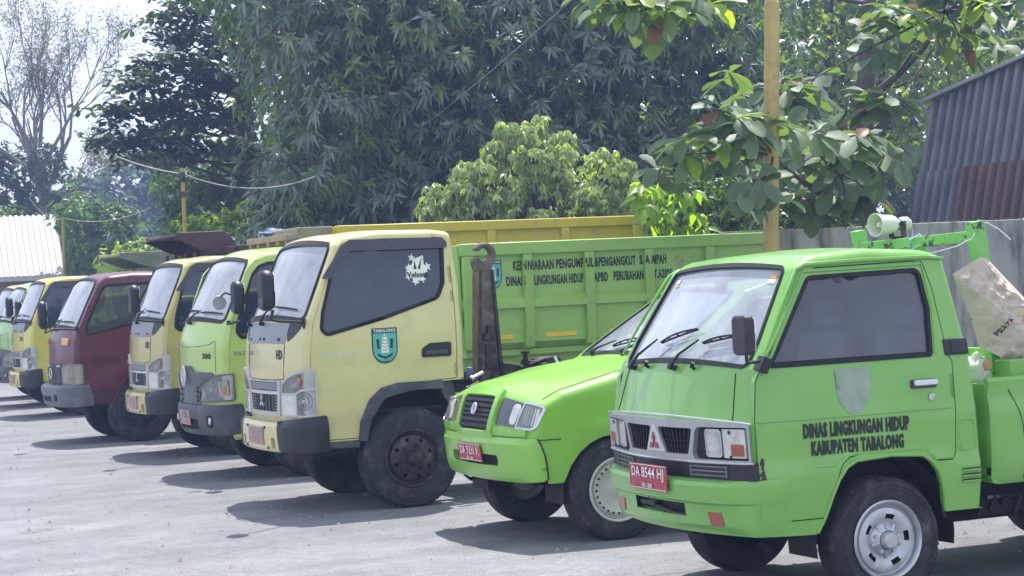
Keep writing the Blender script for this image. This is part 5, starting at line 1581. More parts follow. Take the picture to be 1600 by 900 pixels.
# ------------------------------------------------------------------ bonneted green pickup
def bonnet_pickup():
    X0, YC = 5.2, 12.77
    root = empty('pickup_truck', (X0, YC, 0), 'lime green bonneted pickup parked between the cream truck and the nearest green pickup', 'pickup truck')
    G = paint('lime_green_paint', (.235, .52, .06), .32, .4, dirt=(.36, .5, .2), amt=.2)
    hwk = lambda x, z: float(np.interp(z, [.40, .55, .70, .72, .90, 1.05, 1.20, 1.65], [.77, .80, .803, .814, .818, .815, .792, .62])) + (.018 * math.exp(-((math.hypot(x - .65, z - .345) - .42) / .05) ** 2) if z < .8 else 0)
    prof = [(.085, .60), (.065, .70), (.06, .78), (.10, .90), (.130, .948, .02), (.28, 1.018, .15), (.70, 1.115, .6), (1.10, 1.165, .1), (1.78, 1.615, .08), (1.95, 1.66, .2), (2.3, 1.665, .3), (2.62, 1.62, .06), (2.70, 1.2, .05), (2.72, .60)]
    rf = lambda x, z: float(np.interp(x, [0, .2, .5, 1.1, 1.3, 2.6], [.055, .06, .075, .085, .05, .05]))
    bf = lambda x, z: float(np.interp(x, [0, .16, .5, 1.1, 1.8, 2.5], [.085, .085, .042, .035, .05, .01])) if z > .97 or x > .3 else .085
    sh = Shell(prof, hwk, rf, bf, ds=.05, W0=.80)
    ssa, ssb = sh.s_at_z(1.182), sh.s_at_z(1.60)
    ws = rounded([(-.64, ssa), (.64, ssa), (.62, ssb), (-.62, ssb)], .05)
    arch = [(.65 + .385 * math.cos(R(a)), .345 + .37 * math.sin(R(a))) for a in range(0, 181, 15)]
    low = [(2.7, .42), (1.10, .42)] + [(1.03, .40)] + arch[1:-1] + [(.265, .42), (.17, .42)]
    low[0] = (2.70, .43)
    door = rounded([(1.20, .50), (1.20, 1.15), (1.80, 1.575), (2.50, 1.58), (2.55, 1.1), (2.55, .50)], .04)
    win = rounded([(1.35, 1.18), (1.83, 1.54), (2.44, 1.54), (2.48, 1.19)], .04)
    mb = MB(); sh.body(mb, low, [poly_offset(door, -.004)], [ws], thick=.03)
    mb.build('body', G, root, smooth=40)
    wm = sh.wsmap()
    wp = MB().panel(poly_offset(ws, .004), [], lambda u, v, q=0: wm(u, v, -.006 + q), 0, .09).build('windscreen', G_CLEAR, root, smooth=60)
    MB().panel(poly_offset(ws, -.014), [poly_offset(ws, .028)], lambda u, v, q=0: wm(u, v, .005 + q), .02, .05).build('windscreen_seal', M_RUB, wp, smooth=40)
    for sg in (-1, 1):
        d = MB().panel(poly_offset(door, .002), [win], sh.side(sg), .03, .06).build('door', G, root, smooth=38)
        window_set(d, sh, win, sg, G_TINT, .02)
        MB().panel(rrect(2.3, 2.46, 1.0, 1.05, .01), [], lambda u, v, q=0: sh.side(sg)(u, v, .015 + q), .02, .05).build('door_handle', M_PLAS, d)
    hs_ = MB()
    for sg in (-1, 1):
        hs_.tube([sh.strip(sg * .835, v, .0015) for v in np.linspace(sh.s_at_z(.965), sh.s_at_z(1.15), 20)], .003, 5)
        hs_.tube([sh.side(sg)(x, .71, .001) for x in np.linspace(.10, .25, 6)], .003, 5)
    hs_.build('bonnet_seam', M_UNDER, root)
    f = sh.fmap
    # grille, lamps
    gh = rounded([(-.27, .932), (.27, .932), (.25, .757), (-.25, .757)], .03)
    gr = MB().panel(rounded([(-.33, .952), (.33, .952), (.31, .705), (-.31, .705)], .035), [gh], lambda u, v, q=0: f(u, v, .03 + q), .04, .04).build('grille', G, root, bevel=.006)
    MB().panel(gh, [], lambda u, v, q=0: f(u, v, .004 + q), 0, .05).build('grille_backing', M_UNDER, gr)
    for i in range(6):
        z = .912 - .027 * i
        b = MB(); b.prism(rrect(-.256, .256, z - .007, z + .007, .003), f, .022, .004); b.build('grille_bar', M_PLAS, gr)
    em = MB(); em.tube([f(.035 * math.cos(t), .86 + .03 * math.sin(t), .032) for t in np.linspace(0, 2 * math.pi, 21)], .006, 6, caps=False)
    em.tube([f(.016 * math.cos(t), .865 + .024 * math.sin(t), .032) for t in np.linspace(0, 2 * math.pi, 15)], .005, 6, caps=False); em.build('emblem', M_CHR, gr)
    for sg in (-1, 1):
        lo = rounded([(sg * .335, .79), (sg * .59, .785), (sg * .645, .925), (sg * .345, .94)], .012)
        DKB = MB().panel(lo, [], lambda u, v, q=0: f(u, v, .008 + q), .01, .05).build('headlight', mat('dark_lamp_housing', (.03, .032, .035), .25, coat=.6), root)
        rd = MB(); rd.panel(rounded([(sg * .505, .80), (sg * .58, .795), (sg * .622, .915), (sg * .525, .915)], .03), [], lambda u, v, q=0: f(u, v, .014 + q), .006, .04); rd.build('headlight_reflector', M_LENSW, DKB)
        ind = rounded([(sg * .605, .783), (sg * .800, .785), (sg * .822, .93), (sg * .645, .93)], [.01, .04, .012, .012])
        h = headlamp(root, f, ind, .0125, name='indicator_lamp', frame=M_CHR, bowl=False)
        bl = MB()
        for k in range(5): bl.prism(rrect(sg * (.662 + .030 * k), sg * (.683 + .030 * k),   .80, .915, .004), f, .0095, .004)
        bl.build('lens_ribs', M_LENSW, h)
        MB().panel(rounded([(sg * .31, .738), (sg * .72, .735), (sg * .72, .778), (sg * .33, .782)], .01), [], lambda u, v, q=0: f(u, v, .02 + q), .03, .05).build('headlight_panel', G, root, bevel=.004)
    def bmap(u, z, q=0):
        d = float(np.interp(z, [.42, .47, .53, .66, .70, .722], [.0, .04, .055, .065, .05, .02]))
        c_ = sstep(abs(u), .60, .86)
        return (lambda p: (p[0], p[1], z))(f(u, max(.62, z), d * (1 - .8 * c_) + q))
    slot = rrect(-.40, .40, .528, .60, .025)
    bp = MB().panel(rounded([(-.845, .44), (-.6, .42), (.6, .42), (.845, .44), (.81, .722), (-.81, .722)], .03), [slot], bmap, .06, .04).build('bumper', G, root, smooth=30, bevel=.004)
    MB().panel(slot, [], lambda u, v, q=0: bmap(u, v, -.05), 0, .05).build('bumper_opening', M_UNDER, bp)
    sm = MB(); sm.tube([bmap(-.848 + .13 * (z - .44), z, .0) for z in np.linspace(.45, .72, 8)], .0055, 5); sm.build('bumper_gap', M_UNDER, bp)
    plate_part(root, lambda u, z, q: bmap(u, z, q), .20, -.20, .545, .665, 'DA 9331 H', '02-26', d=.012)
    wiper(root, f, (.42, 1.172), (.17, 1.235), (.2, 1.22), (-.15, 1.27))
    wiper(root, f, (-.08, 1.172), (-.33, 1.235), (-.3, 1.22), (-.60, 1.25))
    mi = MB(); mi.tube([(.95, .70, 1.12), (.93, .72, 1.19)], .012, 8); mi.build('wing_mirror_stalk', M_CHR, root)
    for sg in (-1,1):
        m_ = MB(); m_.prism(rrect(-.09, .09, -.05, .05, .02), lambda u, v, q: (1.42 + q, sg * (.83) + u * 1, 1.24 + v), -.05, .05); mo = m_.build('mirror', M_PLAS, root, bevel=.015, seg=3)
    interior(root, 1.4, 2.65, .68, .5, 1.15, 1.25, Mseat=M_SEAT)
    for sg in (-1, 1):
        wheel(root, .655, sg * .80, .345, .345, .205, .19, 'holes', sg, Mrim=mat('cream_wheel_paint', (.55, .55, .5), .45, var=.08, dirt=(.3, .26, .2), dirt_amt=.4, dscale=8))
        wheel(root, 3.25, sg * .80, .33, .33, .19, .19, 'holes', sg, detail=False)
    u = MB()
    for sg in (-1, 1):
        wheel_arch_liner(u, .65, .345, .395, sg * .79, sg * .5)
        u.box(.3, 4.2, sg * .36 - .04, sg * .36 + .04, .42, .52)
    u.box(.2, 2.6, -.6, .6, .42, .6)
    u.box(.12, .35, -.62, .62, .40, .5)
    u.tube([(.63, -.6, .33), (.63, .6, .33)], .04, 8)
    u.build('chassis', M_UNDER, root)
    hk = MB(); hk.tube([(.12, .48, .44), (.08, .48, .40), (.12, .48, .37), (.2, .48, .38)], .015, 8); hk.build('tow_hook', M_STEEL, root)
    b = MB(); b.box(2.8, 4.6, -.80, -.76, .60, 1.05); b.box(2.8, 4.6, .76, .80, .60, 1.05); b.box(2.8, 2.85, -.76, .76, .60, 1.05); b.box(4.55, 4.6, -.76, .76, .6, 1.05); b.box(2.85, 4.55, -.76, .76, .58, .62)
    b.build('load_bed', G, root, bevel=.01)
    return root
BONNET = bonnet_pickup()
# ------------------------------------------------------------------ setting
def asphalt_mat():
    m = bpy.data.materials.new('worn_asphalt'); m.use_nodes = True
    t = m.node_tree; b = t.nodes['Principled BSDF']
    N = t.nodes.new; Lk = t.links.new
    co = N('ShaderNodeTexCoord')
    def noise(sc_, det=6, rough=.6):
        n = N('ShaderNodeTexNoise'); n.inputs['Scale'].default_value = sc_; n.inputs['Detail'].default_value = det; n.inputs['Roughness'].default_value = rough
        Lk(co.outputs['Object'], n.inputs['Vector']); return n
    big, mid, fine, grit = noise(.35, 8, .62), noise(1.7, 8, .65), noise(14, 6), noise(95, 3, .7)
    r1 = N('ShaderNodeValToRGB'); e = r1.color_ramp.elements
    e[0].position = .33; e[0].color = (.18, .184, .193, 1); e[1].position = .68; e[1].color = (.245, .249, .258, 1)
    Lk(big.outputs['Fac'], r1.inputs['Fac'])
    r2 = N('ShaderNodeValToRGB'); e = r2.color_ramp.elements
    e[0].position = .36; e[0].color = (.82, .82, .83, 1); e[1].position = .62; e[1].color = (1.06, 1.06, 1.06, 1)
    Lk(mid.outputs['Fac'], r2.inputs['Fac'])
    r3 = N('ShaderNodeValToRGB'); e = r3.color_ramp.elements
    e[0].position = .34; e[0].color = (.90, .90, .91, 1); e[1].position = .66; e[1].color = (1.10, 1.10, 1.10, 1)
    Lk(fine.outputs['Fac'], r3.inputs['Fac'])
    r4 = N('ShaderNodeValToRGB'); e = r4.color_ramp.elements
    e[0].position = .38; e[0].color = (.66, .66, .67, 1); e[1].position = .64; e[1].color = (1.24, 1.24, 1.23, 1)
    Lk(grit.outputs['Fac'], r4.inputs['Fac'])
    def mul(a, c):
        x = N('ShaderNodeMix'); x.data_type = 'RGBA'; x.blend_type = 'MULTIPLY'; x.inputs['Factor'].default_value = 1
        Lk(a, x.inputs['A']); Lk(c, x.inputs['B']); return x.outputs['Result']
    col = mul(mul(mul(r1.outputs['Color'], r2.outputs['Color']), r3.outputs['Color']), r4.outputs['Color'])
    mpg = N('ShaderNodeMapping'); mpg.inputs['Scale'].default_value = (.22, 1.5, 1); mpg.inputs['Rotation'].default_value = (0, 0, .12); Lk(co.outputs['Object'], mpg.inputs['Vector'])
    tk = N('ShaderNodeTexNoise'); tk.inputs['Scale'].default_value = 1.6; tk.inputs['Detail'].default_value = 5; Lk(mpg.outputs[0], tk.inputs['Vector'])
    tr_ = N('ShaderNodeValToRGB'); e = tr_.color_ramp.elements
    e[0].position = .36; e[0].color = (.90, .90, .91, 1); e[1].position = .6; e[1].color = (1.05, 1.05, 1.05, 1); Lk(tk.outputs['Fac'], tr_.inputs['Fac'])
    col = mul(col, tr_.outputs['Color'])
    # hairline cracks
    vo = N('ShaderNodeTexVoronoi'); vo.feature = 'DISTANCE_TO_EDGE'; vo.inputs['Scale'].default_value = .42
    wn = noise(1.1, 5); ad = N('ShaderNodeMix'); ad.data_type = 'VECTOR' if hasattr(ad, 'data_type') else 'VECTOR'
    ad.inputs['Factor'].default_value = .18
    Lk(co.outputs['Object'], ad.inputs[4]); Lk(wn.outputs['Color'], ad.inputs[5]); Lk(ad.outputs[1], vo.inputs['Vector'])
    ck = N('ShaderNodeMapRange'); ck.inputs['From Min'].default_value = .0; ck.inputs['From Max'].default_value = .010; ck.inputs['To Min'].default_value = .55; ck.inputs['To Max'].default_value = 1
    Lk(vo.outputs['Distance'], ck.inputs['Value'])
    km = noise(.6, 3); kr = N('ShaderNodeMapRange'); kr.inputs['From Min'].default_value = .5; kr.inputs['From Max'].default_value = .62; Lk(km.outputs['Fac'], kr.inputs['Value'])
    mxk = N('ShaderNodeMix'); mxk.inputs['A'].default_value = 1; Lk(kr.outputs[0], mxk.inputs['Factor']); Lk(ck.outputs[0], mxk.inputs['B'])
    cc_ = N('ShaderNodeCombineColor')
    for i in range(3): Lk(mxk.outputs[0], cc_.inputs[i])
    col = mul(col, cc_.outputs[0])
    # oil stains
    st = noise(.9, 4, .5); sr = N('ShaderNodeValToRGB'); e = sr.color_ramp.elements
    e[0].position = .66; e[0].color = (1, 1, 1, 1); e[1].position = .74; e[1].color = (.6, .6, .6, 1); Lk(st.outputs['Fac'], sr.inputs['Fac'])
    col = mul(col, sr.outputs['Color'])
    Lk(col, b.inputs['Base Color'])
    b.inputs['Roughness'].default_value = .85; b.inputs['Specular IOR Level'].default_value = .35
    bp = N('ShaderNodeBump'); bp.inputs['Strength'].default_value = .55; bp.inputs['Distance'].default_value = .012
    sm_ = N('ShaderNodeMath'); sm_.operation = 'ADD'; Lk(fine.outputs['Fac'], sm_.inputs[0]); Lk(grit.outputs['Fac'], sm_.inputs[1])
    Lk(sm_.outputs[0], bp.inputs['Height']); Lk(bp.outputs[0], b.inputs['Normal'])
    return m

def build_setting():
    g = MB().add([(-500, -80, 0), (700, -80, 0), (700, 1500, 0), (-500, 1500, 0)], [(0, 1, 2, 3)])
    tag(g.build('ground', mat('grassy_soil', (.10, .105, .045), .95, var=.35, vscale=.8, dirt=(.2, .16, .1), dirt_amt=.7, dscale=.3), smooth=0), kind='structure')
    # asphalt yard with gentle unevenness
    nx, ny = 90, 120
    xs = np.linspace(-34, 12.2, nx); ys = np.concatenate([np.linspace(-8, 34, 90), np.linspace(34.6, 58, 30)])
    X, Y = np.meshgrid(xs, ys)
    Z = .012 + .006 * np.sin(X * .7 + 1.3 * np.sin(Y * .4)) * np.cos(Y * .55)
    vs = np.stack([X.ravel(), Y.ravel(), Z.ravel()], 1)
    fs = [(j * nx + i, j * nx + i + 1, (j + 1) * nx + i + 1, (j + 1) * nx + i) for j in range(len(ys) - 1) for i in range(nx - 1)]
    me = bpy.data.meshes.new('asphalt_yard'); me.from_pydata(vs.tolist(), [], fs); me.materials.append(asphalt_mat()); me.shade_smooth()
    o = bpy.data.objects.new('asphalt_yard', me); COL.objects.link(o); o.location.z = -.012; tag(o, kind='structure')
    # the sheet is lifted a few millimetres so it never dips into the soil
    o.location.z = -.002
    # loose grit and fallen leaf bits
    n = 2600
    P = np.stack([RNG.uniform(-2, 9, n), RNG.uniform(6, 34, n)], 1)
    s_ = RNG.gamma(2, .0035, n) + .003
    vs = []; fs = []
    for (x, y), r in zip(P, s_):
        k = len(vs); a = RNG.uniform(0, 6.28)
        for q in range(4):
            vs.append((x + r * math.cos(a + q * 1.57) * RNG.uniform(.6, 1.2), y + r * math.sin(a + q * 1.57) * RNG.uniform(.6, 1.2), .012))
        vs.append((x, y, .012 + r * .9))
        fs += [(k, k + 1, k + 4), (k + 1, k + 2, k + 4), (k + 2, k + 3, k + 4), (k + 3, k, k + 4)]
    b = MB().add(vs, fs); tag(b.build('grit', mat('grit_stone', (.3, .28, .25), .9, var=.4, vscale=20), smooth=0, weld=0, recalc=False), kind='stuff')

    # boundary wall behind the yard
    WM = mat('stained_concrete', (.56, .565, .55), .9, var=.16, vscale=1.6, dirt=(.14, .15, .13), dirt_amt=.85, dscale=2.6, bump=.35, bscale=14, dlo=.46, dhi=.64, stretch=(1.6, 1.6, .35))
    root = empty('boundary_wall', (15, 20.6, 0), 'stained grey concrete wall behind the loudspeaker and the paper sack', 'wall')
    for i in range(6):
        x0 = -3.4 + i * 2.4
        w_ = MB().box(x0, x0 + 2.394, .0, .12, 0, 2.235 + .012 * ((i * 7) % 3)); w_.build('wall_panel', WM, root, bevel=.008)
    for i in range(7):
        p = MB().box(-3.4 + i * 2.4 - .10, -3.4 + i * 2.4 + .10, .122, .34, 0, 2.22); p.build('wall_post', WM, root, bevel=.01)
    # moss and dead leaves along its top
    ms = MB()
    for i in range(420):
        x = random.uniform(-3.3, 10.9); r = random.uniform(.008, .03); z = 2.24 + random.uniform(-.005, .02)
        y = random.uniform(0, .1)
        a = random.uniform(0, 6.28)
        ms.add([(x + r * math.cos(a), y + r * math.sin(a), z), (x - r * math.sin(a), y + r * math.cos(a), z + r * .4), (x - r * math.cos(a), y - r * math.sin(a), z + r * random.uniform(.2, 1.4))], [(0, 1, 2)])
    tag(ms.build('wall_moss', leafmat('moss_leaf', (.03, .035, .02), (.10, .085, .04)), root, smooth=0, weld=0, recalc=False), kind='stuff')
    # shed with leaning corrugated sheets
    SB = mat('weathered_blue_grey_sheet', (.20, .20, .235), .42, metal=.3, var=.18, vscale=2.2, dirt=(.2, .2, .24), dirt_amt=.5, dscale=2.5)
    SR = mat('rusty_brown_sheet', (.165, .11, .11), .55, metal=.15, var=.2, vscale=2.0, dirt=(.2, .12, .09), dirt_amt=.6, dscale=3)
    root = empty('shed', (16.6, 22, 0), 'metal shed of leaning corrugated sheets, blue grey above and rusty brown below', 'shed')
    lean = .25
    def shp(y, z): return -.45 + lean * (z - 2.2)
    def sheet(y0, y1, z0, z1a, z1b, dx, name, m):
        mb = MB(); vs = []; fs = []
        n = int(round((y1 - y0) / .2)); prof = []
        for i in range(n):
            a = y0 + (y1 - y0) * i / n; s = (y1 - y0) / n
            prof += [(a, 0), (a + s * .40, 0), (a + s * .50, -.075), (a + s * .85, -.075)]
        prof.append((y1, 0))
        for y, d in prof:
            zt = z1a + (z1b - z1a) * (y - y0) / (y1 - y0)
            vs += [(shp(y, z0) + d + dx, y, z0), (shp(y, zt) + d + dx, y, zt)]
        for i in range(len(prof) - 1): fs.append((2 * i, 2 * i + 2, 2 * i + 3, 2 * i + 1))
        return mb.add(vs, fs).build(name, m, root, smooth=0)
    top = lambda y: 4.02 - (y - 1.25) * .17
    ye = 1.35
    for i in range(9):
        y1 = ye - i * 1.0; y0 = y1 - 1.01
        sheet(y0, y1, 2.98, top(y0) + .0, top(y1) + .0, -.012 * (i % 2), 'upper_sheet', SB)
        sheet(y0 if i else y0, y1 if i else y1 , 1.2, 3.02, 3.02, -.03 - .008 * (i % 2), 'lower_sheet', SR if i else SB)
    rd = MB()
    rd.bar((shp(0, top(ye + .35)) - .08, ye + .35, top(ye + .35) + .03), (shp(0, top(-8)) - .08, -8, top(-8) + .03), .16, .05)
    rd.bar((shp(0, top(ye)) + .0, ye + .30, top(ye) - .14), (shp(0, top(-8)) + .0, -8, top(-8) - .14), .05, .08)
    rd.build('roof_flashing', mat('pale_zinc', (.34, .36, .4), .4, metal=.5, var=.1), root, bevel=.006)
    bk = MB(); bk.add([(0.2, ye, 0), (5, ye, 0), (5, ye, 3.9), (.05, ye, 3.9), (-.3, ye, 2.6), (-.42, ye, 0)], [(0, 1, 2, 3, 4, 5)]); bk.box(5, 5.1, -8, ye, 0, 3.9)
    bk.build('shed_end_wall', SB, root, smooth=0)
    rf_ = MB(); rf_.add([(shp(0, top(ye)), ye + .3, top(ye) + .05), (shp(0, top(-8)), -8, top(-8) + .05), (5.3, -8, 4.2), (5.3, ye + .3, 3.2)], [(0, 1, 2, 3)]); rf_.build('shed_roof', SB, root, smooth=0)

    # white roofed building far left
    root = empty('building', (10.0, 56.8, 0), 'low olive building with a bright white corrugated roof at the left edge', 'building')
    OW = mat('olive_plaster', (.30, .275, .16), .8, var=.12, vscale=1.5, dirt=(.2, .17, .1), dirt_amt=.5, dscale=1)
    b = MB(); b.box(-14, .30, 0, 5, 0, 2.60); b.build('wall', OW, root)
    prof = []
    for i in range(96):
        a = -15 + i * .165
        prof += [(a, 0), (a + .05, .035), (a + .105, .035), (a + .15, 0)]
    prof = [p for p in prof if p[0] <= .74]
    vs = []; fs = []
    for x, d in prof:
        vs += [(x, -.8, 2.63 + d), (x + .36, 2.2, 4.43 + d), (x + .36, 6.0, 2.7 + d)]
    for i in range(len(prof) - 1):
        fs += [(3 * i, 3 * i + 3, 3 * i + 4, 3 * i + 1), (3 * i + 1, 3 * i + 4, 3 * i + 5, 3 * i + 2)]
    MB().add(vs, fs).build('roof', mat('white_roof_sheet', (.35, .36, .38), .5, metal=.1, var=.08, vscale=1, dirt=(.45, .42, .38), dirt_amt=.5, dscale=.8), root, smooth=0)
    e = MB(); e.box(-15, .74, -.83, -.79, 2.52, 2.65); e.build('eave_board', mat('eave_pale', (.5, .5, .48), .7), root)
    p = MB(); p.box(.27, .36, -.7, -.6, 0, 2.55); p.build('post', mat('dark_post', (.06, .06, .05), .7), root)
    # brown waste container in front of it
    root = empty('waste_container', (8.0, 50, 0), 'reddish brown ribbed steel container below the white roofed building', 'container')
    BC = mat('rusty_brown_container', (.19, .105, .075), .75, var=.2, dirt=(.3, .2, .14), dirt_amt=.6, dscale=2.5)
    MB().box(-4, 1.9, 0, 2, .3, 2.05).build('body', BC, root, bevel=.01)
    MB().box(-4.05, 1.95, -.09, 2.09, 2.0, 2.22).build('top_rail', BC, root, bevel=.01)
    for i in range(8): MB().box(-3.9 + i * .82, -3.78 + i * .82, -.08, .0, .3, 2.0).build('rib', BC, root, bevel=.006)

def pole(name, label, base, top, r, n, cap, m, cat='pole'):
    root = empty(name, (base[0], base[1], 0), label, cat)
    a = Vector((0, 0, 0)); b = Vector((top[0] - base[0], top[1] - base[1], top[2]))
    mb = MB()
    if cap:
        mb.tube([a, b, b + Vector((0, 0, .02)), b + Vector((0.001, 0, .06)), b + Vector((.004, 0, .5))], [r * 1.04, r, r, r * .72, r * .70], n)
    else:
        mb.tube([a, b], r, n)
    mb.build('shaft', m, root, smooth=25)
    bp = MB(); bp.box(-r * 2, r * 2, -r * 2, r * 2, .005, .03); bp.build('base_plate', m, root)
    return root

def build_small():
    YP = mat('faded_yellow_pole_paint', (.50, .385, .13), .5, var=.12, vscale=3, dirt=(.26, .17, .06), dirt_amt=.75, dscale=5, bump=.1, bscale=20)
    YP2 = mat('yellow_pipe_paint', (.42, .31, .06), .6, var=.15, dirt=(.25, .16, .08), dirt_amt=.6, dscale=6)
    pole('post', 'thick faded yellow post standing behind the nearest green pickup', (10.205, 17.4), (10.475, 17.4, 4.40), .079, 12, True, YP)
    p = pole('pipe_post', 'thin yellow post above the maroon truck carrying a sagging white cable', (7.20, 28.6), (7.23, 28.6, 3.66), .03, 10, False, YP2)
    MB().tube([(.02, 0, 3.60), (.02, 0, 3.46)], .05, 8).build('clamp', M_STEEL, p); MB().box(-.05, .05, -.04, .04, 3.24, 3.32).build('clamp', M_STEEL, p)
    pole('pipe_post', 'thin yellow post in front of the white roofed building', (8.50, 45), (8.63, 45, 3.74), .035, 10, False, YP2)
    CW = mat('pale_cable', (.36, .36, .35), .6, var=.1)
    CG = mat('grey_cable', (.22, .23, .26), .6, var=.1)
    def cable(pts, r, m, label, sag=0, n=22):
        P = [Vector(p) for p in pts]; out = []
        for i in range(len(P) - 1):
            for j in range(n):
                t = j / n; q = P[i].lerp(P[i + 1], t); q.z -= sag * 4 * t * (1 - t); out.append(q)
        out.append(P[-1]); base = out[0].copy()
        mb = MB(); mb.tube([q - base for q in out], r, 6)
        tag(mb.build('cable', m, loc=base), label, 'cable')
    cable([(7.23, 28.6, 3.58), (9.35, 28.9, 3.52)], .009, CW, 'white cable sagging to the right of the thin yellow post', sag=.20)
    cable([(7.20, 28.6, 3.58), (6.30, 28.6, 3.84)], .011, CW, 'short pale cable rising left from the thin yellow post', sag=.03)
    cable([(7.9, 45, 4.2), (8.63, 45, 3.72), (10.6, 45, 3.9)], .009, CW, 'thin cable crossing the post before the white roofed building', sag=.18)
    cable([(11.52, 23.8, 5.6), (11.45, 30.2, 4.25)], .008, CG, 'thin grey wire slanting across the big mango tree', sag=.05)

    # horn loudspeaker on the guard frame
    root = empty('horn_loudspeaker', (6.65, 9.84, 1.885), 'cream horn loudspeaker clamped on top of the green guard frame', 'loudspeaker')
    CR = mat('cream_plastic', (.66, .66, .56), .45, var=.06, dirt=(.4, .38, .28), dirt_amt=.4)
    root.rotation_euler = (0, 0, R(7))
    z = .10
    prof = [(.0, -.02), (.03, -.02), (.034, .0), (.036, .06), (.056, .065), (.064, .09), (.066, .145), (.071, .19), (.078, .215), (.080, .226), (.074, .226), (.066, .20), (.058, .15), (.050, .12), (.0, .115)]
    mb = MB(); mb.lathe([(r, -a) for r, a in prof], c=(.085, 0, z), axis='x', n=32)
    bell = mb.build('bell', CR, root, smooth=30); root.scale = (.86, .86, .86)
    mb = MB(); mb.lathe([(0, -.205), (.014, -.20), (.024, -.18), (.03, -.13), (.03, -.118)], c=(.085, 0, z), axis='x', n=20); mb.build('horn_throat', CR, bell)
    mb = MB(); mb.lathe([(0, .075), (.036, .07), (.045, .05), (.046, .005), (.042, -.02)], c=(.085, 0, z), axis='x', n=24)
    for q in (-.012, .012): mb.lathe([(.047, q + .028), (.050, q + .03), (.050, q + .036), (.047, q + .038)], c=(.085, 0, z), axis='x', n=24)
    mb.build('driver_unit', CR, root, smooth=30)
    mb = MB(); mb.box(.03, .075, -.065, -.058, .01, z + .02); mb.box(.03, .075, .058, .065, .01, z + .02); mb.box(.03, .075, -.065, .065, .008, .018); mb.tube([(.052, -.072, z), (.052, .072, z)], .012, 10)
    mb.build('bracket', M_STEEL, root, bevel=.002)
    mb = MB()
    for i in range(4): mb.tube([(.02 + .02 * i, .0 + .038 * math.cos(t), -.03 + .042 * math.sin(t)) for t in np.linspace(0, 6.283, 13)], .006, 5, caps=False)
    mb.build('cord_lashing', M_RUB, root)
    mb = MB(); mb.tube([(.13, -.02, z - .01), (.15, -.04, .06), (.145, -.05, .0)], .004, 5); mb.build('speaker_wire', mat('white_wire', (.6, .6, .58), .5), root)

    # string tied to the frame
    W = mat('white_string', (.62, .63, .65), .7, var=.05)
    mb = MB(); base = Vector((6.66, 9.02, 1.92))
    pts = [(6.66, 9.02, 1.93), (6.60, 9.0, 1.86), (6.50, 9.0, 1.82), (6.36, 9.02, 1.79), (6.18, 9.06, 1.80), (5.98, 9.12, 1.825)]
    mb.tube([Vector(q) - base for q in pts], .0035, 5)
    mb.tube([Vector(q) - base for q in [(6.66, 9.02, 1.93), (6.72, 9.03, 1.94), (6.80, 9.03, 1.90), (6.85, 9.0, 1.84)]], .0035, 5)
    tag(mb.build('string', W, loc=base), 'white string hanging from the guard frame onto the pickup roof', 'string')
    mb = MB(); base = Vector((6.64, 9.55, 1.86))
    B = [(6.63, 9.62, 1.80), (6.60, 9.59, 1.87), (6.64, 9.55, 1.90), (6.68, 9.53, 1.86), (6.62, 9.52, 1.84), (6.61, 9.58, 1.82)]
    mb.tube([Vector(q) - base for q in B], .006, 5)
    tag(mb.build('string', mat('blue_string', (.35, .5, .68), .7), loc=base), 'pale blue string knotted round the guard frame crossbar', 'string')

    # paper sack slung behind the cab
    root = empty('paper_sack', (6.88, 8.99, 1.12), 'large crumpled brown paper sack with small printed marks behind the pickup cab', 'sack')
    SK = mat('brown_sack_paper', (.50, .435, .36), .85, var=.08, vscale=7, dirt=(.34, .27, .2), dirt_amt=.5, dscale=9, bump=.5, bscale=22)
    from mathutils import noise as mn
    ox, oz = 6.88, 1.12
    SK_CREASE = [(6.47, 1.62, 6.64, 1.69, .04, .022), (6.53, 1.45, 6.66, 1.53, .045, .03), (6.58, 1.33, 6.72, 1.44, .05, -.03), (6.66, 1.22, 6.80, 1.36, .05, .03), (6.72, 1.58, 6.80, 1.46, .03, -.02), (6.76, 1.62, 6.98, 1.36, .03, .03), (6.82, 1.25, 6.99, 1.33, .06, -.035), (6.60, 1.60, 6.68, 1.38, .035, .02), (6.95, 1.47, 7.1, 1.2, .05, .03), (6.5, 1.56, 6.56, 1.36, .03, -.02)]
    out = [(6.45, 1.665), (6.52, 1.715), (6.615, 1.755), (6.65, 1.735), (6.69, 1.752), (6.80, 1.64), (6.93, 1.52), (7.12, 1.37), (7.22, 1.24), (7.13, 1.12), (6.98, 1.20), (6.84, 1.22), (6.76, 1.15), (6.70, 1.125), (6.655, 1.20), (6.60, 1.255), (6.575, 1.31), (6.545, 1.42), (6.50, 1.53)]
    out = [(x - ox, z - oz) for x, z in out]
    SV = dict(T=(6.615, 1.755, -.03), T2=(6.69, 1.75, .02), L=(6.45, 1.67, .0), M=(6.56, 1.56, -.085), E=(6.545, 1.42, -.02), B1=(6.575, 1.27, -.03), C=(6.745, 1.575, -.12), K=(6.68, 1.44, -.15), R=(6.885, 1.425, -.17),
              B2=(6.66, 1.215, -.10), B3=(6.705, 1.12, -.05), P=(6.80, 1.30, -.19), Q=(6.985, 1.21, -.10), S=(6.93, 1.52, .02), U=(7.2, 1.3, .0), V=(7.06, 1.36, -.11), W=(7.1, 1.10, -.02))
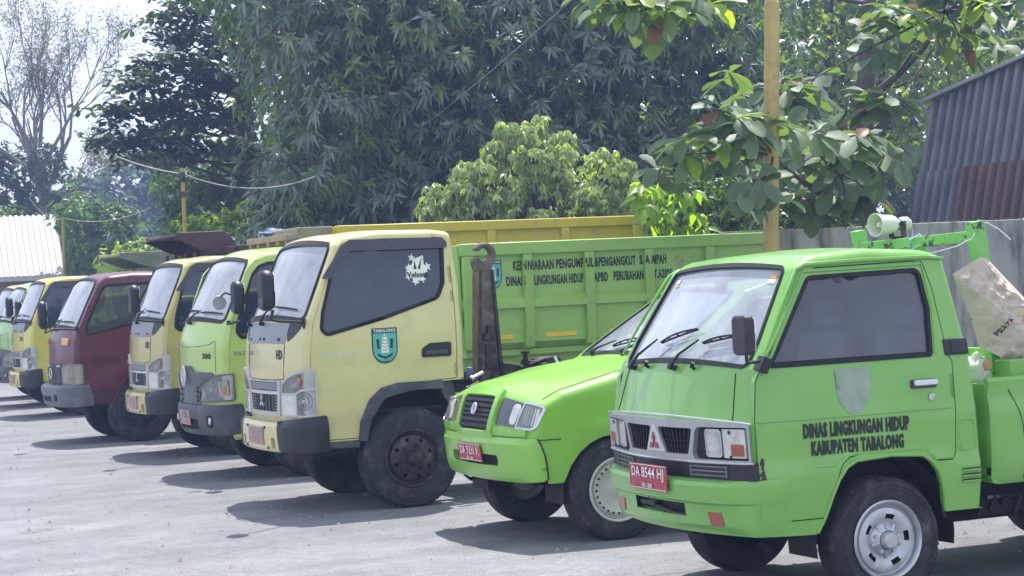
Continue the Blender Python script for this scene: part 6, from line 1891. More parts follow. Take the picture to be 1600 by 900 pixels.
    ST = [('T', 'L', 'M'), ('T', 'M', 'K'), ('T', 'K', 'C'), ('L', 'E', 'M'), ('M', 'E', 'K'), ('E', 'B1', 'K'), ('K', 'B1', 'B2'), ('K', 'B2', 'P'), ('C', 'K', 'R'), ('K', 'P', 'R'), ('B2', 'B3', 'P'), ('P', 'B3', 'Q'), ('R', 'P', 'Q'), ('R', 'Q', 'V'),
          ('T', 'C', 'T2'), ('C', 'S', 'T2'), ('C', 'R', 'S'), ('R', 'V', 'S'), ('S', 'V', 'U'), ('V', 'Q', 'U'), ('Q', 'W', 'U'), ('Q', 'B3', 'W')]
    EDGE = [SV[k][:2] for k in ('T', 'T2', 'S', 'U', 'W', 'B3', 'B2', 'B1', 'E', 'L')]
    def rough_y(x, z):
        e = min(1, float(segdist(np.array([(x, z)]), EDGE)[0]) / .04)
        p = Vector((x * 6, z * 6, 0))
        return e * (.022 * mn.noise(p * 1.6) + .034 * abs(mn.noise(p * 2.7)) + .016 * abs(mn.noise(p * 5.5)) + .006 * mn.noise(p * 10))
    def sy(x, z):
        for tri in ST:
            (x0, z0, y0), (x1, z1, y1), (x2, z2, y2) = [SV[k] for k in tri]
            D_ = (z1 - z2) * (x0 - x2) + (x2 - x1) * (z0 - z2)
            a_ = ((z1 - z2) * (x - x2) + (x2 - x1) * (z - z2)) / D_; b_ = ((z2 - z0) * (x - x2) + (x0 - x2) * (z - z2)) / D_; c_ = 1 - a_ - b_
            if min(a_, b_, c_) > -1e-6: return a_ * y0 + b_ * y1 + c_ * y2 + rough_y(x, z)
        return -.1
    mb = MB(); n_ = 14
    for tri in ST:
        A, B_, C_ = [np.array(SV[k]) for k in tri]
        idx = {}; vs = []
        for i in range(n_ + 1):
            for j in range(n_ + 1 - i):
                q = A + (B_ - A) * i / n_ + (C_ - A) * j / n_; idx[(i, j)] = len(vs); vs.append((q[0] - ox, q[2] + rough_y(q[0], q[1]), q[1] - oz))
        fs = []
        for i in range(n_):
            for j in range(n_ - i):
                fs.append((idx[(i, j)], idx[(i + 1, j)], idx[(i, j + 1)]))
                if i + j < n_ - 1: fs.append((idx[(i + 1, j)], idx[(i + 1, j + 1)], idx[(i, j + 1)]))
        mb.add(vs, fs)
    c0 = (6.80, 1.45, .10)
    for k0, k1 in zip(EDGE, EDGE[1:] + EDGE[:1]):
        y0 = [v[2] for v in SV.values() if v[:2] == k0][0]; y1 = [v[2] for v in SV.values() if v[:2] == k1][0]
        mb.add([(k0[0] - ox, y0, k0[1] - oz), (k1[0] - ox, y1, k1[1] - oz), (c0[0] - ox, c0[2], c0[1] - oz)], [(0, 1, 2)])
    body = mb.build('sack_body', SK, root, smooth=38, weld=.0008)
    sm = lambda x, z, d=0: (x - ox, sy(x, z) - .005, z - oz)
    t = MB(); V, F, ext = text_geo('PERTA', .03)
    du, dv = Vector((.066, .089)), Vector((-.020, .015))
    t.add([sm(6.655 + du.x * x / ext[0] + dv.x * y / ext[1], 1.325 + du.y * x / ext[0] + dv.y * y / ext[1]) for x, y in V], F); t.build('lettering', M_BLACKP, body, smooth=0, weld=0, recalc=False)
    for col, (u, v), nm in (((.12, .30, .62), (6.805, 1.462), 'blue_mark'), ((.55, .16, .18), (6.785, 1.415), 'red_mark'), ((.52, .55, .15), (6.770, 1.443), 'green_mark'), ((.6, .33, .31), (6.70, 1.40), 'pink_mark')):
        k = MB(); s_ = .013
        k.add([sm(u - s_ * .6, v - s_ * 1.2), sm(u + s_ * .8, v - s_ * .4), sm(u + s_ * .7, v + s_ * 1.5), sm(u - s_ * .7, v + s_ * .6)], [(0, 1, 2, 3)]); k.build('printed_mark', mat(nm, col, .7), body, smooth=0)
    ws = MB()
    root2 = empty('plastic_sack', (6.60, 9.02, 1.06), 'white plastic sack with an orange patch squeezed under the brown paper sack', 'sack')
    vs = []; nn = 16
    for j in range(nn + 1):
        for i in range(nn + 1):
            th = 2 * math.pi * i / nn; ph = math.pi * (j / nn - .5)
            q = Vector((math.cos(th) * math.cos(ph), math.sin(th) * math.cos(ph), math.sin(ph)))
            k = 1 + .3 * mn.noise(q * 2.2) + .12 * mn.noise(q * 6)
            vs.append((q.x * .07 * k, q.y * .09 * k, .07 + q.z * .10 * k))
    ws.add(vs, [(j * (nn + 1) + i, j * (nn + 1) + i + 1, (j + 1) * (nn + 1) + i + 1, (j + 1) * (nn + 1) + i) for j in range(nn) for i in range(nn)])
    wb = ws.build('sack_body', mat('white_woven_plastic', (.62, .62, .6), .55, var=.08, bump=.3, bscale=40), root2, smooth=50, weld=.0005)
    op = MB(); op.box(-.02, .03, -.098, -.088, .09, .14); op.build('orange_patch', mat('orange_print', (.55, .30, .12), .6), root2, bevel=.004)
    # blue tarpaulin bundle on the plank guard
    root = empty('tarpaulin_bundle', (6.84, 22.85, 2.41), 'crumpled blue tarpaulin bundle lying on the plank guard of the khaki truck', 'tarpaulin')
    tb = MB(); vs = []; nn = 20
    for j in range(nn + 1):
        for i in range(nn + 1):
            th = 2 * math.pi * i / nn; ph = math.pi * (j / nn - .5)
            q = Vector((math.cos(th) * math.cos(ph), math.sin(th) * math.cos(ph), math.sin(ph)))
            k = 1 + .35 * mn.noise(q * 2.6) + .3 * mn.noise(q * 6)
            vs.append((q.x * .17 * k, q.y * .15 * k, .045 + q.z * .075 * k))
    tb.add(vs, [(j * (nn + 1) + i, j * (nn + 1) + i + 1, (j + 1) * (nn + 1) + i + 1, (j + 1) * (nn + 1) + i) for j in range(nn) for i in range(nn)])
    tb.build('tarpaulin', mat('blue_tarp', (.10, .15, .27), .6, var=.3, vscale=14, bump=.4, bscale=30), root, smooth=40, weld=.0005)
    rp = MB(); rp.tube([(.05, -.12, -.0), (.02, -.17, -.10), (.03, -.17, -.22)], .012, 5); rp.tube([(-.10, -.12, .02), (-.13, -.17, -.12)], .010, 5); rp.build('rope_end', mat('blue_tarp', (0, 0, 0)), root)

build_setting()
build_small()
# ------------------------------------------------------------------ trees and plants
def unit(a):
    return a / (np.linalg.norm(a, axis=-1, keepdims=True) + 1e-9)

def leaf_arrays(B, D, U, L, W, droop, fold=.12, shape='lance'):
    """B base, D direction, U upper normal (n,3); L, W (n,). returns verts, tris"""
    n = len(B)
    S = unit(np.cross(D, U)); U = np.cross(S, D)
    L = L[:, None]; W = W[:, None]
    dz = np.array([0, 0, -1.0])
    if shape == 'lance':
        fr = [(0, 0), (.42, 1), (1, 0)]
    elif shape == 'ovate':
        fr = [(0, 0), (.25, .85), (.55, 1), (1, 0)]
    else:
        fr = [(0, .08), (.35, .5), (.68, 1), (.9, .78), (1, .15)]
    rows = []
    for t, w_ in fr:
        c = B + D * L * t + dz * (droop * L * t * t)
        rows.append((c - S * W * .5 * w_ + U * W * fold * w_, c, c + S * W * .5 * w_ + U * W * fold * w_, w_))
    V = []; idx = {}; k = 0
    for i, (a, c, b, w_) in enumerate(rows):
        if w_ == 0:
            V.append(c); idx[i] = (k, k, k); k += 1
        else:
            V += [a, c, b]; idx[i] = (k, k + 1, k + 2); k += 3
    T = []
    for i in range(len(rows) - 1):
        a, b = idx[i], idx[i + 1]
        for s in (0, 1):
            p, q, r_, t_ = a[s], a[s + 1], b[s + 1], b[s]
            if p == q: T.append((p, r_, t_))
            elif r_ == t_: T.append((p, q, r_))
            else: T += [(p, q, r_), (p, r_, t_)]
    V = np.stack(V, 1); m = V.shape[1]
    T = np.array(T)
    tris = (T[None] + (np.arange(n) * m)[:, None, None]).reshape(-1, 3)
    return V.reshape(-1, 3), tris

def tri_mesh(name, V, T, m):
    me = bpy.data.meshes.new(name)
    me.vertices.add(len(V)); me.vertices.foreach_set('co', np.ascontiguousarray(V, np.float32).ravel())
    me.loops.add(len(T) * 3); me.loops.foreach_set('vertex_index', np.ascontiguousarray(T, np.int32).ravel())
    me.polygons.add(len(T)); me.polygons.foreach_set('loop_start', np.arange(0, len(T) * 3, 3, dtype=np.int32))
    try: me.polygons.foreach_set('loop_total', np.full(len(T), 3, np.int32))
    except Exception: pass
    me.update(); me.validate()
    me.materials.append(m)
    return me

def rosettes(C, A, k, L, W, th=(.8, 1.5), droop=.25, grav=.15, jitter=.25):
    """k leaves round each cluster centre C with axis A"""
    n = len(C)
    A = unit(A)
    X = unit(np.cross(A, np.array([.31, .17, .93]))); Yv = np.cross(A, X)
    Cb = np.repeat(C, k, 0); Ab = np.repeat(A, k, 0); Xb = np.repeat(X, k, 0); Yb = np.repeat(Yv, k, 0)
    phi = np.tile(np.arange(k) * 2 * np.pi / k * 1.0, n) + np.repeat(RNG.uniform(0, 6.28, n), k) + RNG.normal(0, jitter, n * k)
    t = RNG.uniform(th[0], th[1], n * k)
    rad = Xb * np.cos(phi)[:, None] + Yb * np.sin(phi)[:, None]
    D = unit(Ab * np.cos(t)[:, None] + rad * np.sin(t)[:, None] + np.array([0, 0, -grav]))
    U = unit(Ab * np.sin(t)[:, None] - rad * np.cos(t)[:, None] + np.array([0, 0, .3]) + RNG.normal(0, .18, (n * k, 3)))
    Ls = L * RNG.uniform(.7, 1.2, n * k); Ws = W * RNG.uniform(.8, 1.2, n * k)
    Cb = Cb + Ab * RNG.uniform(-.03, .05, (n * k, 1)) * L * 4
    return Cb, D, U, Ls, Ws, droop * RNG.uniform(.3, 1.5, (n * k, 1))

def blob_points(blobs, dens, shell=(.72, 1.04), lump=.2, cut=None):
    """points on lumpy ellipsoids; blobs: (cx,cy,cz, rx,ry,rz); dens: points per m2 of surface"""
    P = []; Nn = []
    from mathutils import noise as mn
    for b in blobs:
        c = np.array(b[:3]); r = np.array(b[3:6])
        area = 4 * math.pi * (((r[0] * r[1]) ** 1.6 + (r[0] * r[2]) ** 1.6 + (r[1] * r[2]) ** 1.6) / 3) ** (1 / 1.6)
        n = int(area * dens * (b[6] if len(b) > 6 else 1))
        d = unit(RNG.normal(0, 1, (n, 3)))
        k = np.array([1 + lump * 2 * mn.noise(Vector(q * 2.1 + c)) for q in d])
        s = RNG.uniform(shell[0], shell[1], n) * k
        p = c + d * r * s[:, None]
        ok = np.ones(n, bool)
        for b2 in blobs:
            if b2 is b: continue
            e = (((p - np.array(b2[:3])) / (np.array(b2[3:6]) * .72)) ** 2).sum(1)
            ok &= e > 1
        P.append(p[ok]); Nn.append(unit(d / r)[ok])
    return np.concatenate(P), np.concatenate(Nn)

def limb(mb, a, b, r0, r1, n=6, wob=.12, seg=7):
    a, b = Vector(a), Vector(b)
    L = (b - a).length
    pts = []
    off = Vector((random.uniform(-1, 1), random.uniform(-1, 1), random.uniform(-.3, .5)))
    for i in range(seg + 1):
        t = i / seg
        pts.append(a.lerp(b, t) + off * (wob * L * math.sin(math.pi * t)) + Vector((random.gauss(0, .02), random.gauss(0, .02), 0)) * L * .4 * (t * (1 - t)))
    mb.tube(pts, [r0 + (r1 - r0) * (i / seg) for i in range(seg + 1)], n)
    return pts

BARK = mat('grey_brown_bark', (.085, .07, .058), .9, var=.3, vscale=9, bump=.5, bscale=30)
BARKP = mat('pale_twig_bark', (.20, .185, .155), .9, var=.25, vscale=5)

def plant_root(name, base, label, cat, group=None):
    return empty(name, base, label, cat, group)

def add_leaves(root, arrays, m, name='crown', shape='lance', fold=.12, single=0, sname='leaf', key=None):
    """leaves in local coordinates of root; the `single` leaves nearest the yard become parts of their own"""
    B, D, U, L, W, dr = arrays
    o = np.array(root.location)
    B = B - o
    if single:
        Pw = B + o
        # nearest to the yard side, spread out
        d = Pw[:, 1] - .25 * Pw[:, 2] if key is None else key(Pw)
        order = np.argsort(d)[:single]
        msk = np.zeros(len(B), bool); msk[order] = True
        base_m = []
        for v in range(4):
            V, T = leaf_arrays(np.zeros((1, 3)), np.array([[1.0, 0, 0]]), np.array([[0, 0, 1.0]]), np.ones(1), np.full(1, .9 + .08 * v), .18 + .1 * v, fold, shape)
            me = tri_mesh(sname, V, T, m); base_m.append(me)
        for i in np.where(msk)[0]:
            ob = bpy.data.objects.new(sname, base_m[int(i) % 4])
            COL.objects.link(ob); ob.parent = root
            x = Vector(D[i]); z = Vector(U[i]); y = z.cross(x).normalized(); z = x.cross(y)
            M = Matrix((x, y, z)).transposed().to_4x4()
            ob.matrix_local = Matrix.Translation(Vector(B[i])) @ M @ Matrix.Diagonal((L[i], W[i], W[i] * 2 if shape != 'lance' else L[i] * .6, 1))
        k = ~msk
        B, D, U, L, W, dr = B[k], D[k], U[k], L[k], W[k], dr[k]
    if len(B):
        V, T = leaf_arrays(B, D, U, L, W, dr, fold, shape)
        ob = bpy.data.objects.new(name, tri_mesh(name, V, T, m))
        COL.objects.link(ob); ob.parent = root; tag(ob, kind='stuff')
        return ob

def cat_arr(*a):
    return tuple(np.concatenate([x[i] for x in a]) for i in range(6))

def mn_noise(q):
    from mathutils import noise as mn
    return mn.noise(Vector(q))

def build_trees():
    # ---- big mango tree
    M_MANGO = leafmat('mango_leaf', (.075, .122, .082), (.16, .215, .145), .34, .26, 1.0, (1.5, 2.0, .6))
    base = (14.3, 32.2, 0)
    root = plant_root('mango_tree', base, 'huge dark mango tree with long narrow leaves filling the middle of the background', 'tree')
    blobs = [(10.5, 31.3, 4.2, 1.5, 1.5, 1.7), (10.2, 31.6, 6.6, 1.6, 1.6, 1.8), (12.2, 30.6, 5.6, 1.9, 1.6, 1.8), (12.0, 30.9, 3.6, 1.6, 1.5, 1.4), (13.9, 30.5, 4.0, 1.7, 1.5, 1.5), (14.3, 30.4, 6.2, 2.0, 1.7, 1.8),
             (16.2, 30.8, 4.4, 1.8, 1.6, 1.6), (16.4, 31.0, 6.6, 1.9, 1.7, 1.9), (17.8, 31.6, 5.0, 1.6, 1.6, 1.9), (12.4, 31.5, 8.4, 2.2, 2.0, 1.9), (15.0, 31.6, 8.8, 2.4, 2.1, 2.0), (10.9, 32.5, 8.3, 1.7, 1.7, 1.8), (14.3, 33.2, 6.0, 3.2, 2.0, 3.0), (17.6, 31.2, 3.3, 1.1, 1.1, 1.0), (10.0, 31.2, 2.9, 1.0, 1.0, .9)]
    sub = []
    for bl_ in blobs:
        for _ in range(9):
            d = unit(RNG.normal(0, 1, 3)); d[1] = -abs(d[1])
            r_ = RNG.uniform(.42, .75)
            sub.append((bl_[0] + d[0] * bl_[3] * .85, bl_[1] + d[1] * bl_[4] * .85, bl_[2] + d[2] * bl_[5] * .85, r_, r_, r_ * .85))
    P, Nn = blob_points(blobs, 3.0, (.72, 1.0), .2)
    PS, NS = [], []
    for q in sub:
        p_, n_ = blob_points([q], 7.5, (.8, 1.08), .1); PS.append(p_); NS.append(n_)
    P = np.concatenate([P] + PS); Nn = np.concatenate([Nn] + NS)
    arr = rosettes(P, Nn * .9 + np.array([0, -.15, .45]) + RNG.normal(0, .22, P.shape), 11, .235, .064, (.5, 1.6), .5, .16, .12)
    P2, N2 = blob_points(blobs, 5, (.35, .72), .1)
    a2 = rosettes(P2, N2 + RNG.normal(0, .4, P2.shape), 6, .28, .085, (.7, 1.6), .3, .25)
    yk = np.repeat((np.array([mn_noise(q * .55) for q in P]) > .16) & (RNG.random(len(P)) < .5) | (RNG.random(len(P)) < .05), 11)
    add_leaves(root, tuple(x[yk] for x in arr), leafmat('mango_young_leaf', (.12, .19, .07), (.20, .27, .11), .3, .35, .8), name='young_foliage')
    add_leaves(root, cat_arr(tuple(x[~yk] for x in arr), a2), M_MANGO, single=260)
    tb = MB(); b0 = Vector((0, 0, 0))
    tb.tube([b0, Vector((.05, -.1, 1.2)), Vector((-.05, -.1, 2.6)), Vector((.1, 0, 3.6))], [.36, .30, .27, .22], 12)
    for b in blobs:
        c = Vector(b[:3]) - Vector(base)
        p = limb(tb, (0, -.1, random.uniform(2.2, 3.4)), c, .11, .035)
        for k in range(4):
            limb(tb, p[5], c + Vector((random.uniform(-1, 1) * b[3], random.uniform(-1, .4) * b[4], random.uniform(-1, 1) * b[5])) * .8, .035, .01, 5, .08, 4)
    tb.build('trunk', BARK, root)

    # ---- creeper draped tree left of the mango
    M_CR = leafmat('creeper_leaf', (.075, .14, .06), (.15, .22, .085), .4, .4, .4)
    base = (12.3, 37.2, 0)
    root = plant_root('creeper_tree', base, 'tall tree draped in hanging green creepers, left of the mango tree', 'tree')
    blobs = [(10.6, 36, 7.6, 1.0, 1.2, 1.6), (11.4, 36.2, 6.0, .9, 1.0, 1.8), (11.8, 36.2, 8.4, 1.3, 1.3, 1.6), (12.4, 36.4, 4.2, 1.1, 1.0, 1.6), (11.0, 36.4, 9.4, 1.5, 1.4, 1.4), (13.0, 36.8, 6.4, 1.6, 1.4, 2.4)]
    P, Nn = blob_points(blobs, 26, (.75, 1.06), .2)
    arr = rosettes(P, Nn * .7 + np.array([0, 0, -.2]) + RNG.normal(0, .3, P.shape), 5, .15, .075, (.6, 1.5), .3, .55)
    # hanging strands
    n = 150
    ang = RNG.uniform(-2.8, -.3, n); bi = RNG.integers(0, len(blobs), n)
    strands = []
    for a, i in zip(ang, bi):
        b = blobs[i]; x = b[0] + b[3] * math.cos(a) * RNG.uniform(.4, 1.05); y = b[1] + b[4] * math.sin(a); z = b[2] + RNG.uniform(-.3, .8) * b[5]; L_ = RNG.uniform(.8, 2.4)
        m = int(L_ / .07)
        q = np.stack([x + .05 * np.sin(np.arange(m) * .3 + i), np.full(m, y) + RNG.normal(0, .03, m), z - np.arange(m) * .07], 1); strands.append(q[q[:, 2] > 2.2])
    S = np.concatenate(strands)
    a2 = rosettes(S, RNG.normal(0, 1, S.shape) + np.array([0, -.5, -.3]), 2, .11, .055, (.6, 1.5), .3, .6)
    add_leaves(root, cat_arr(arr, a2), M_CR, shape='ovate')
    tb = MB(); tb.tube([(0, 0, 0), (.1, 0, 2.5), (-.1, -.2, 5)], [.3, .25, .16], 10)
    for b in blobs: limb(tb, (0, -.1, 3.2), Vector(b[:3]) - Vector(base), .09, .03)
    tb.build('trunk', BARK, root)

    # ---- tiered almond tree against the sky
    M_TD = leafmat('almond_leaf_dark', (.036, .062, .036), (.07, .11, .05), .35, .25, .4)
    base = (12.0, 42, 0)
    root = plant_root('almond_tree', base, 'dark tree with tiered spreading branches against the white sky', 'tree')
    tiers = [(9.06, 40.0, 5.6), (9.48, 40.0, 6.16), (9.76, 40.0, 6.54), (10.37, 40.5, 7.13), (10.6, 40.5, 7.59), (9.56, 39.5, 5.02), (8.9, 40.0, 5.01), (10.09, 40.0, 5.25), (10.65, 40.5, 5.94), (9.42, 39.5, 4.65), (10.96, 41.0, 6.8), (10.33, 40.0, 4.72), (10.9, 41.0, 8.1), (11.03, 41.0, 5.46), (9.91, 40.0, 5.7), (11.6, 41.2, 7.4), (11.7, 41, 6.2), (11.8, 41, 4.8), (10.9, 40.4, 4.0), (11.7, 40.6, 3.6), (11.2, 41.5, 8.8), (10.8, 40.2, 6.3)]
    blobs = [(x, y, z, .62, .8, .20) for x, y, z in tiers]
    P = []
    for (x, y, z, a, b, c) in blobs:
        n = 44
        P.append(np.stack([x + RNG.normal(0, .38, n), y + RNG.normal(0, .45, n), z + RNG.normal(0, .11, n)], 1))
    P = np.concatenate(P)
    arr = rosettes(P, np.tile([0, 0, 1.0], (len(P), 1)) + RNG.normal(0, .25, P.shape), 7, .22, .12, (.8, 1.7), .3, .15)
    add_leaves(root, arr, M_TD, shape='obovate')
    tb = MB(); tb.tube([(0, 0, 0), (-.1, 0, 3), (0, -.2, 6), (.1, -.3, 9)], [.26, .22, .16, .08], 10)
    for (x, y, z) in tiers:
        q = Vector((x, y, z)) - Vector(base); limb(tb, (-.05, -.15, max(2.5, q.z - .5)), q, .05, .012, 5, .05)
    tb.build('trunk', BARK, root)

    # ---- nearly bare tall tree
    base = (12.1, 66.5, 0)
    root = plant_root('bare_tree', base, 'tall nearly leafless tree with fine spreading branches at the upper left', 'tree')
    tb = MB(); tips = []
    def grow(p, d, L_, r, lev):
        segs = 4; pts = [p]; q = p.copy(); dd = d.copy()
        for i in range(segs):
            dd = (dd + Vector((random.gauss(0, .10), random.gauss(0, .10), random.gauss(.03, .06)))).normalized(); q = q + dd * (L_ / segs); pts.append(q.copy())
        tb.tube(pts, [r * (1 - .45 * i / segs) for i in range(segs + 1)], 6 if lev < 2 else 4, caps=False)
        if lev >= 3: tips.extend(pts[1:])
        if lev == 5: return
        k = 3 if lev < 4 else 3
        for i in range(k):
            t = random.uniform(.45, 1.0); b = pts[min(segs, int(t * segs + .5))]
            a = random.uniform(.25, .75); ax = dd.orthogonal().normalized(); ax.rotate(Matrix.Rotation(random.uniform(0, 6.28), 3, dd))
            nd = (dd * math.cos(a) + ax * math.sin(a)); nd.y *= .6
            nd = (nd + Vector((0, 0, .12))).normalized()
            grow(b, nd, L_ * random.uniform(.6, .82), r * .52, lev + 1)
    random.seed(11)
    tb.tube([(0, 0, 0), (-.05, 0, 2.5), (.0, 0, 4.4), (.0, 0, 5.3)], [.20, .17, .15, .13], 10)
    for d, z, L_, r in (((-.12, 0, 1), 5.3, 2.6, .11), ((.28, 0, 1), 5.0, 2.6, .10), ((.05, .2, 1), 5.3, 2.4, .09), ((-.75, 0, .55), 6.0, 2.3, .07), ((.8, 0, .6), 4.6, 1.5, .05), ((.5, -.1, .9), 6.2, 2.6, .07), ((-.45, .1, 1), 6.4, 2.7, .075), ((.1, -.2, 1), 7.0, 2.6, .07)):
        grow(Vector((0, 0, z)), Vector(d).normalized(), L_, r, 1)
    tb.build('trunk', BARKP, root, smooth=60, weld=0)
    T = np.array([tuple(t) for t in tips]) + np.array(base)
    T = T[RNG.random(len(T)) < .9]
    arr = rosettes(np.repeat(T, 2, 0) + RNG.normal(0, .14, (len(T) * 2, 3)), RNG.normal(0, 1, (len(T) * 2, 3)), 3, .065, .034, (.5, 1.5), .2, .1)
    add_leaves(root, arr, leafmat('sparse_brown_leaf', (.18, .175, .11), (.24, .25, .15), .6, .45, .2, (1.3, 1.3, .8)))
    # leafy creeper round its fork
    P, Nn = blob_points([(12.1, 66.2, 6.4, .5, .4, .55), (12.5, 66.2, 6.6, .4, .3, .4), (12.0, 66.2, 5.0, .28, .25, 1.0)], 40)
    add_leaves(root, rosettes(P, Nn, 4, .13, .07, (.6, 1.5), .2, .2), M_TD, name='fork_creeper')

    # ---- generic bushy trees
    def bush(name, label, cat, base, blobs, dens, k, L_, W_, m, shape='ovate', group=None, th=(.7, 1.6), grav=.2, trunk=.1, single=0, up=.35, droop=.3, bark=BARK):
        root = plant_root(name, base, label, cat, group)
        P, Nn = blob_points(blobs, dens, (.66, 1.06), .24)
        arr = rosettes(P, Nn * .8 + np.array([0, 0, up]) + RNG.normal(0, .3, P.shape), k, L_, W_, th, droop, grav)
        add_leaves(root, arr, m, shape=shape, single=single)
        tb = MB()
        zt = min(b[2] for b in blobs)
        tb.tube([(0, 0, 0), (.03, 0, zt * .5), (0, .03, max(.3, zt * .9))], [trunk, trunk * .85, trunk * .7], 8)
        for b in blobs:
            c = Vector(b[:3]) - Vector(base)
            p = limb(tb, (0, 0, max(.2, zt * .7)), c, trunk * .5, trunk * .15, 5)
            for q in range(5): limb(tb, p[4], c + Vector((random.uniform(-1, 1) * b[3], random.uniform(-1, 1) * b[4], random.uniform(-.6, 1) * b[5])) * .95, trunk * .15, trunk * .05, 4, .06, 3)
        tb.build('trunk', bark, root)
        return root
    M_DG = leafmat('dark_green_leaf', (.028, .06, .03), (.055, .105, .045), .4, .3, .4)
    M_MG = leafmat('mid_green_leaf', (.06, .12, .035), (.12, .20, .05), .4, .45, .4)
    M_LG = leafmat('light_green_leaf', (.14, .22, .05), (.25, .33, .08), .4, .5, .4)
    M_HZ = leafmat('far_leaf', (.045, .085, .05), (.08, .13, .06), .6, .35, .3)
    bush('bushy_tree', 'dense dark green tree standing under the tall bare tree', 'tree', (12.6, 70, 0), [(11.3, 70, 5.8, 1.4, 1.2, 1.6), (12.4, 69.6, 6.0, 1.2, 1.0, 1.5), (11.8, 69.4, 4.6, 1.6, 1.1, 1.1), (10.4, 70, 6.6, 1.3, 1.2, 1.3), (13.3, 70, 4.9, .9, .8, .9)], 16, 5, .22, .11, M_DG)
    bush('bushy_tree', 'rounded yellow green bush rising behind the white roof', 'bush', (12.0, 67, 0), [(10.6, 66.5, 3.8, 1.0, 1, 1.4), (11.9, 66.5, 3.7, 1.1, 1, 1.2), (13.2, 66.5, 3.9, 1.0, 1, 1.1)], 14, 5, .2, .11, M_MG)
    bush('bushy_tree', 'mid green tree right of the white roofed building', 'tree', (11.7, 57, 0), [(11.2, 56, 4.2, .7, .7, .8), (11.9, 56, 3.7, .8, .8, .9), (11.4, 55.8, 3.2, .6, .7, .7), (12.4, 56.3, 4.1, .55, .6, .6), (12.3, 56, 3.0, .6, .6, .6)], 26, 5, .17, .085, M_MG)
    bush('bushy_tree', 'yellow green leafy shrub between the white roof and the maroon truck', 'bush', (11.1, 50, 0), [(10.7, 49, 2.7, .5, .5, .5), (11.4, 49, 2.9, .55, .5, .45), (11.0, 48.8, 2.3, .7, .5, .5), (12.0, 49.2, 2.8, .4, .4, .5), (12.5, 49.4, 2.4, .5, .5, .7)], 36, 5, .15, .08, M_LG)
    bush('bushy_tree', 'green tree drooping just left of the thin yellow post above the maroon truck', 'tree', (11.6, 45, 0), [(11.0, 44, 4.4, .55, .6, .8), (11.5, 44, 3.6, .7, .6, .9), (11.1, 44, 3.3, .5, .5, .7), (12.2, 44, 4.4, .7, .6, .9), (12.8, 44, 3.5, .8, .7, 1.0)], 26, 6, .24, .07, M_MG, 'lance', th=(.9, 1.8), grav=.5)
    bush('shrub', 'bright yellow green shrub right of the thin yellow post', 'shrub', (9.6, 34.6, 0), [(9.2, 34.6, 2.95, .50, .5, .42), (9.9, 34.4, 3.05, .48, .5, .45), (10.4, 34.6, 2.8, .45, .5, .4), (9.6, 34.2, 2.7, .8, .5, .35), (8.85, 34.6, 2.75, .35, .4, .3)], 75, 5, .085, .055, M_LG, trunk=.05)
    bush('shrub', 'dull green shrub between the bright shrub and the mango tree', 'shrub', (11.2, 36, 0), [(11.0, 35.2, 2.9, .5, .5, .5), (11.7, 35.4, 3.0, .7, .5, .5), (10.7, 35.2, 2.6, .5, .5, .4)], 40, 5, .11, .05, M_DG)
    # ---- distant hazy trees
    spots = [(20, 112, 5.2, 2.2), (22.5, 110, 7.4, 2.1), (25.5, 112, 8.4, 2.5), (28.5, 112, 6.8, 2.4), (18, 118, 5.2, 2.0), (24, 105, 4.6, 2.0), (27, 104, 5.2, 2.0), (31, 110, 8, 3), (15.5, 112, 4.4, 1.8), (34, 112, 9, 3.2)]
    for i, (x, y, z, r) in enumerate(spots):
        bush('distant_tree', 'hazy distant tree of the line closing the gap beyond the maroon truck', 'tree', (x, y, 0), [(x, y, z, r, r, r * .75), (x - r * .6, y - .5, z - r * .6, r * .8, r * .8, r * .8), (x + r * .6, y - .5, z - r * .7, r * .8, r * .8, r * .8), (x, y - .6, z - r * 1.2, r, r * .8, r)], 5, 5, .42, .26, M_HZ, group='hazy trees in the far gap', trunk=.2)

    # ---- banana plant
    base = (10.75, 48.0, 0)
    root = plant_root('banana_plant', base, 'banana plant with broad upright leaves above the maroon truck', 'plant')
    st = MB(); st.tube([(0, 0, 0), (0, 0, 1.4), (0, 0, 2.3)], [.12, .1, .06], 8); st.build('stem', M_MG, root)
    bm_ = leafmat('banana_leaf', (.08, .17, .05), (.2, .3, .07), .35, .5, .4)
    for i, (a, e) in enumerate(((2.6, 1.0), (.5, 1.25), (1.6, 1.4), (3.6, .8), (5.2, .9), (0.1, .7))):
        D = np.array([[math.cos(a) * math.cos(e), math.sin(a) * math.cos(e) * .6, math.sin(e)]]); D = unit(D)
        V, T = leaf_arrays(np.array([[0, 0, 2.1]]), D, np.array([[-math.cos(a) * .5, -.8, .4]]), np.array([1.5]), np.array([.38]), np.array([[.35]]), .1, 'ovate')
        ob = bpy.data.objects.new('leaf', tri_mesh('leaf', V, T, bm_)); COL.objects.link(ob); ob.parent = root

    # ---- sunlit creeper covered shrub behind the yellow bed
    M_VS = leafmat('pale_shrub_leaf', (.17, .25, .105), (.40, .46, .21), .35, .45, .7)
    vb = [(12.0, 27, 3.55, .62, .6, .50), (11.4, 26.9, 3.15, .75, .6, .45), (12.7, 26.8, 3.2, .80, .6, .50), (13.2, 27, 2.9, .55, .6, .45), (12.1, 26.6, 2.75, 1.0, .6, .45), (11.0, 26.9, 2.75, .6, .5, .40), (13.5, 26.9, 2.55, .5, .5, .35), (12.2, 26.9, 2.2, 1.6, .7, .5)]
    vs_ = [(10.55, 26.9, 3.05, .28, .3, .16), (10.3, 26.8, 2.85, .16, .2, .10), (12.1, 26.9, 4.05, .22, .2, .16), (11.75, 26.9, 3.9, .2, .2, .14), (12.55, 26.9, 3.85, .2, .2, .14), (13.75, 26.8, 3.0, .2, .2, .2)]
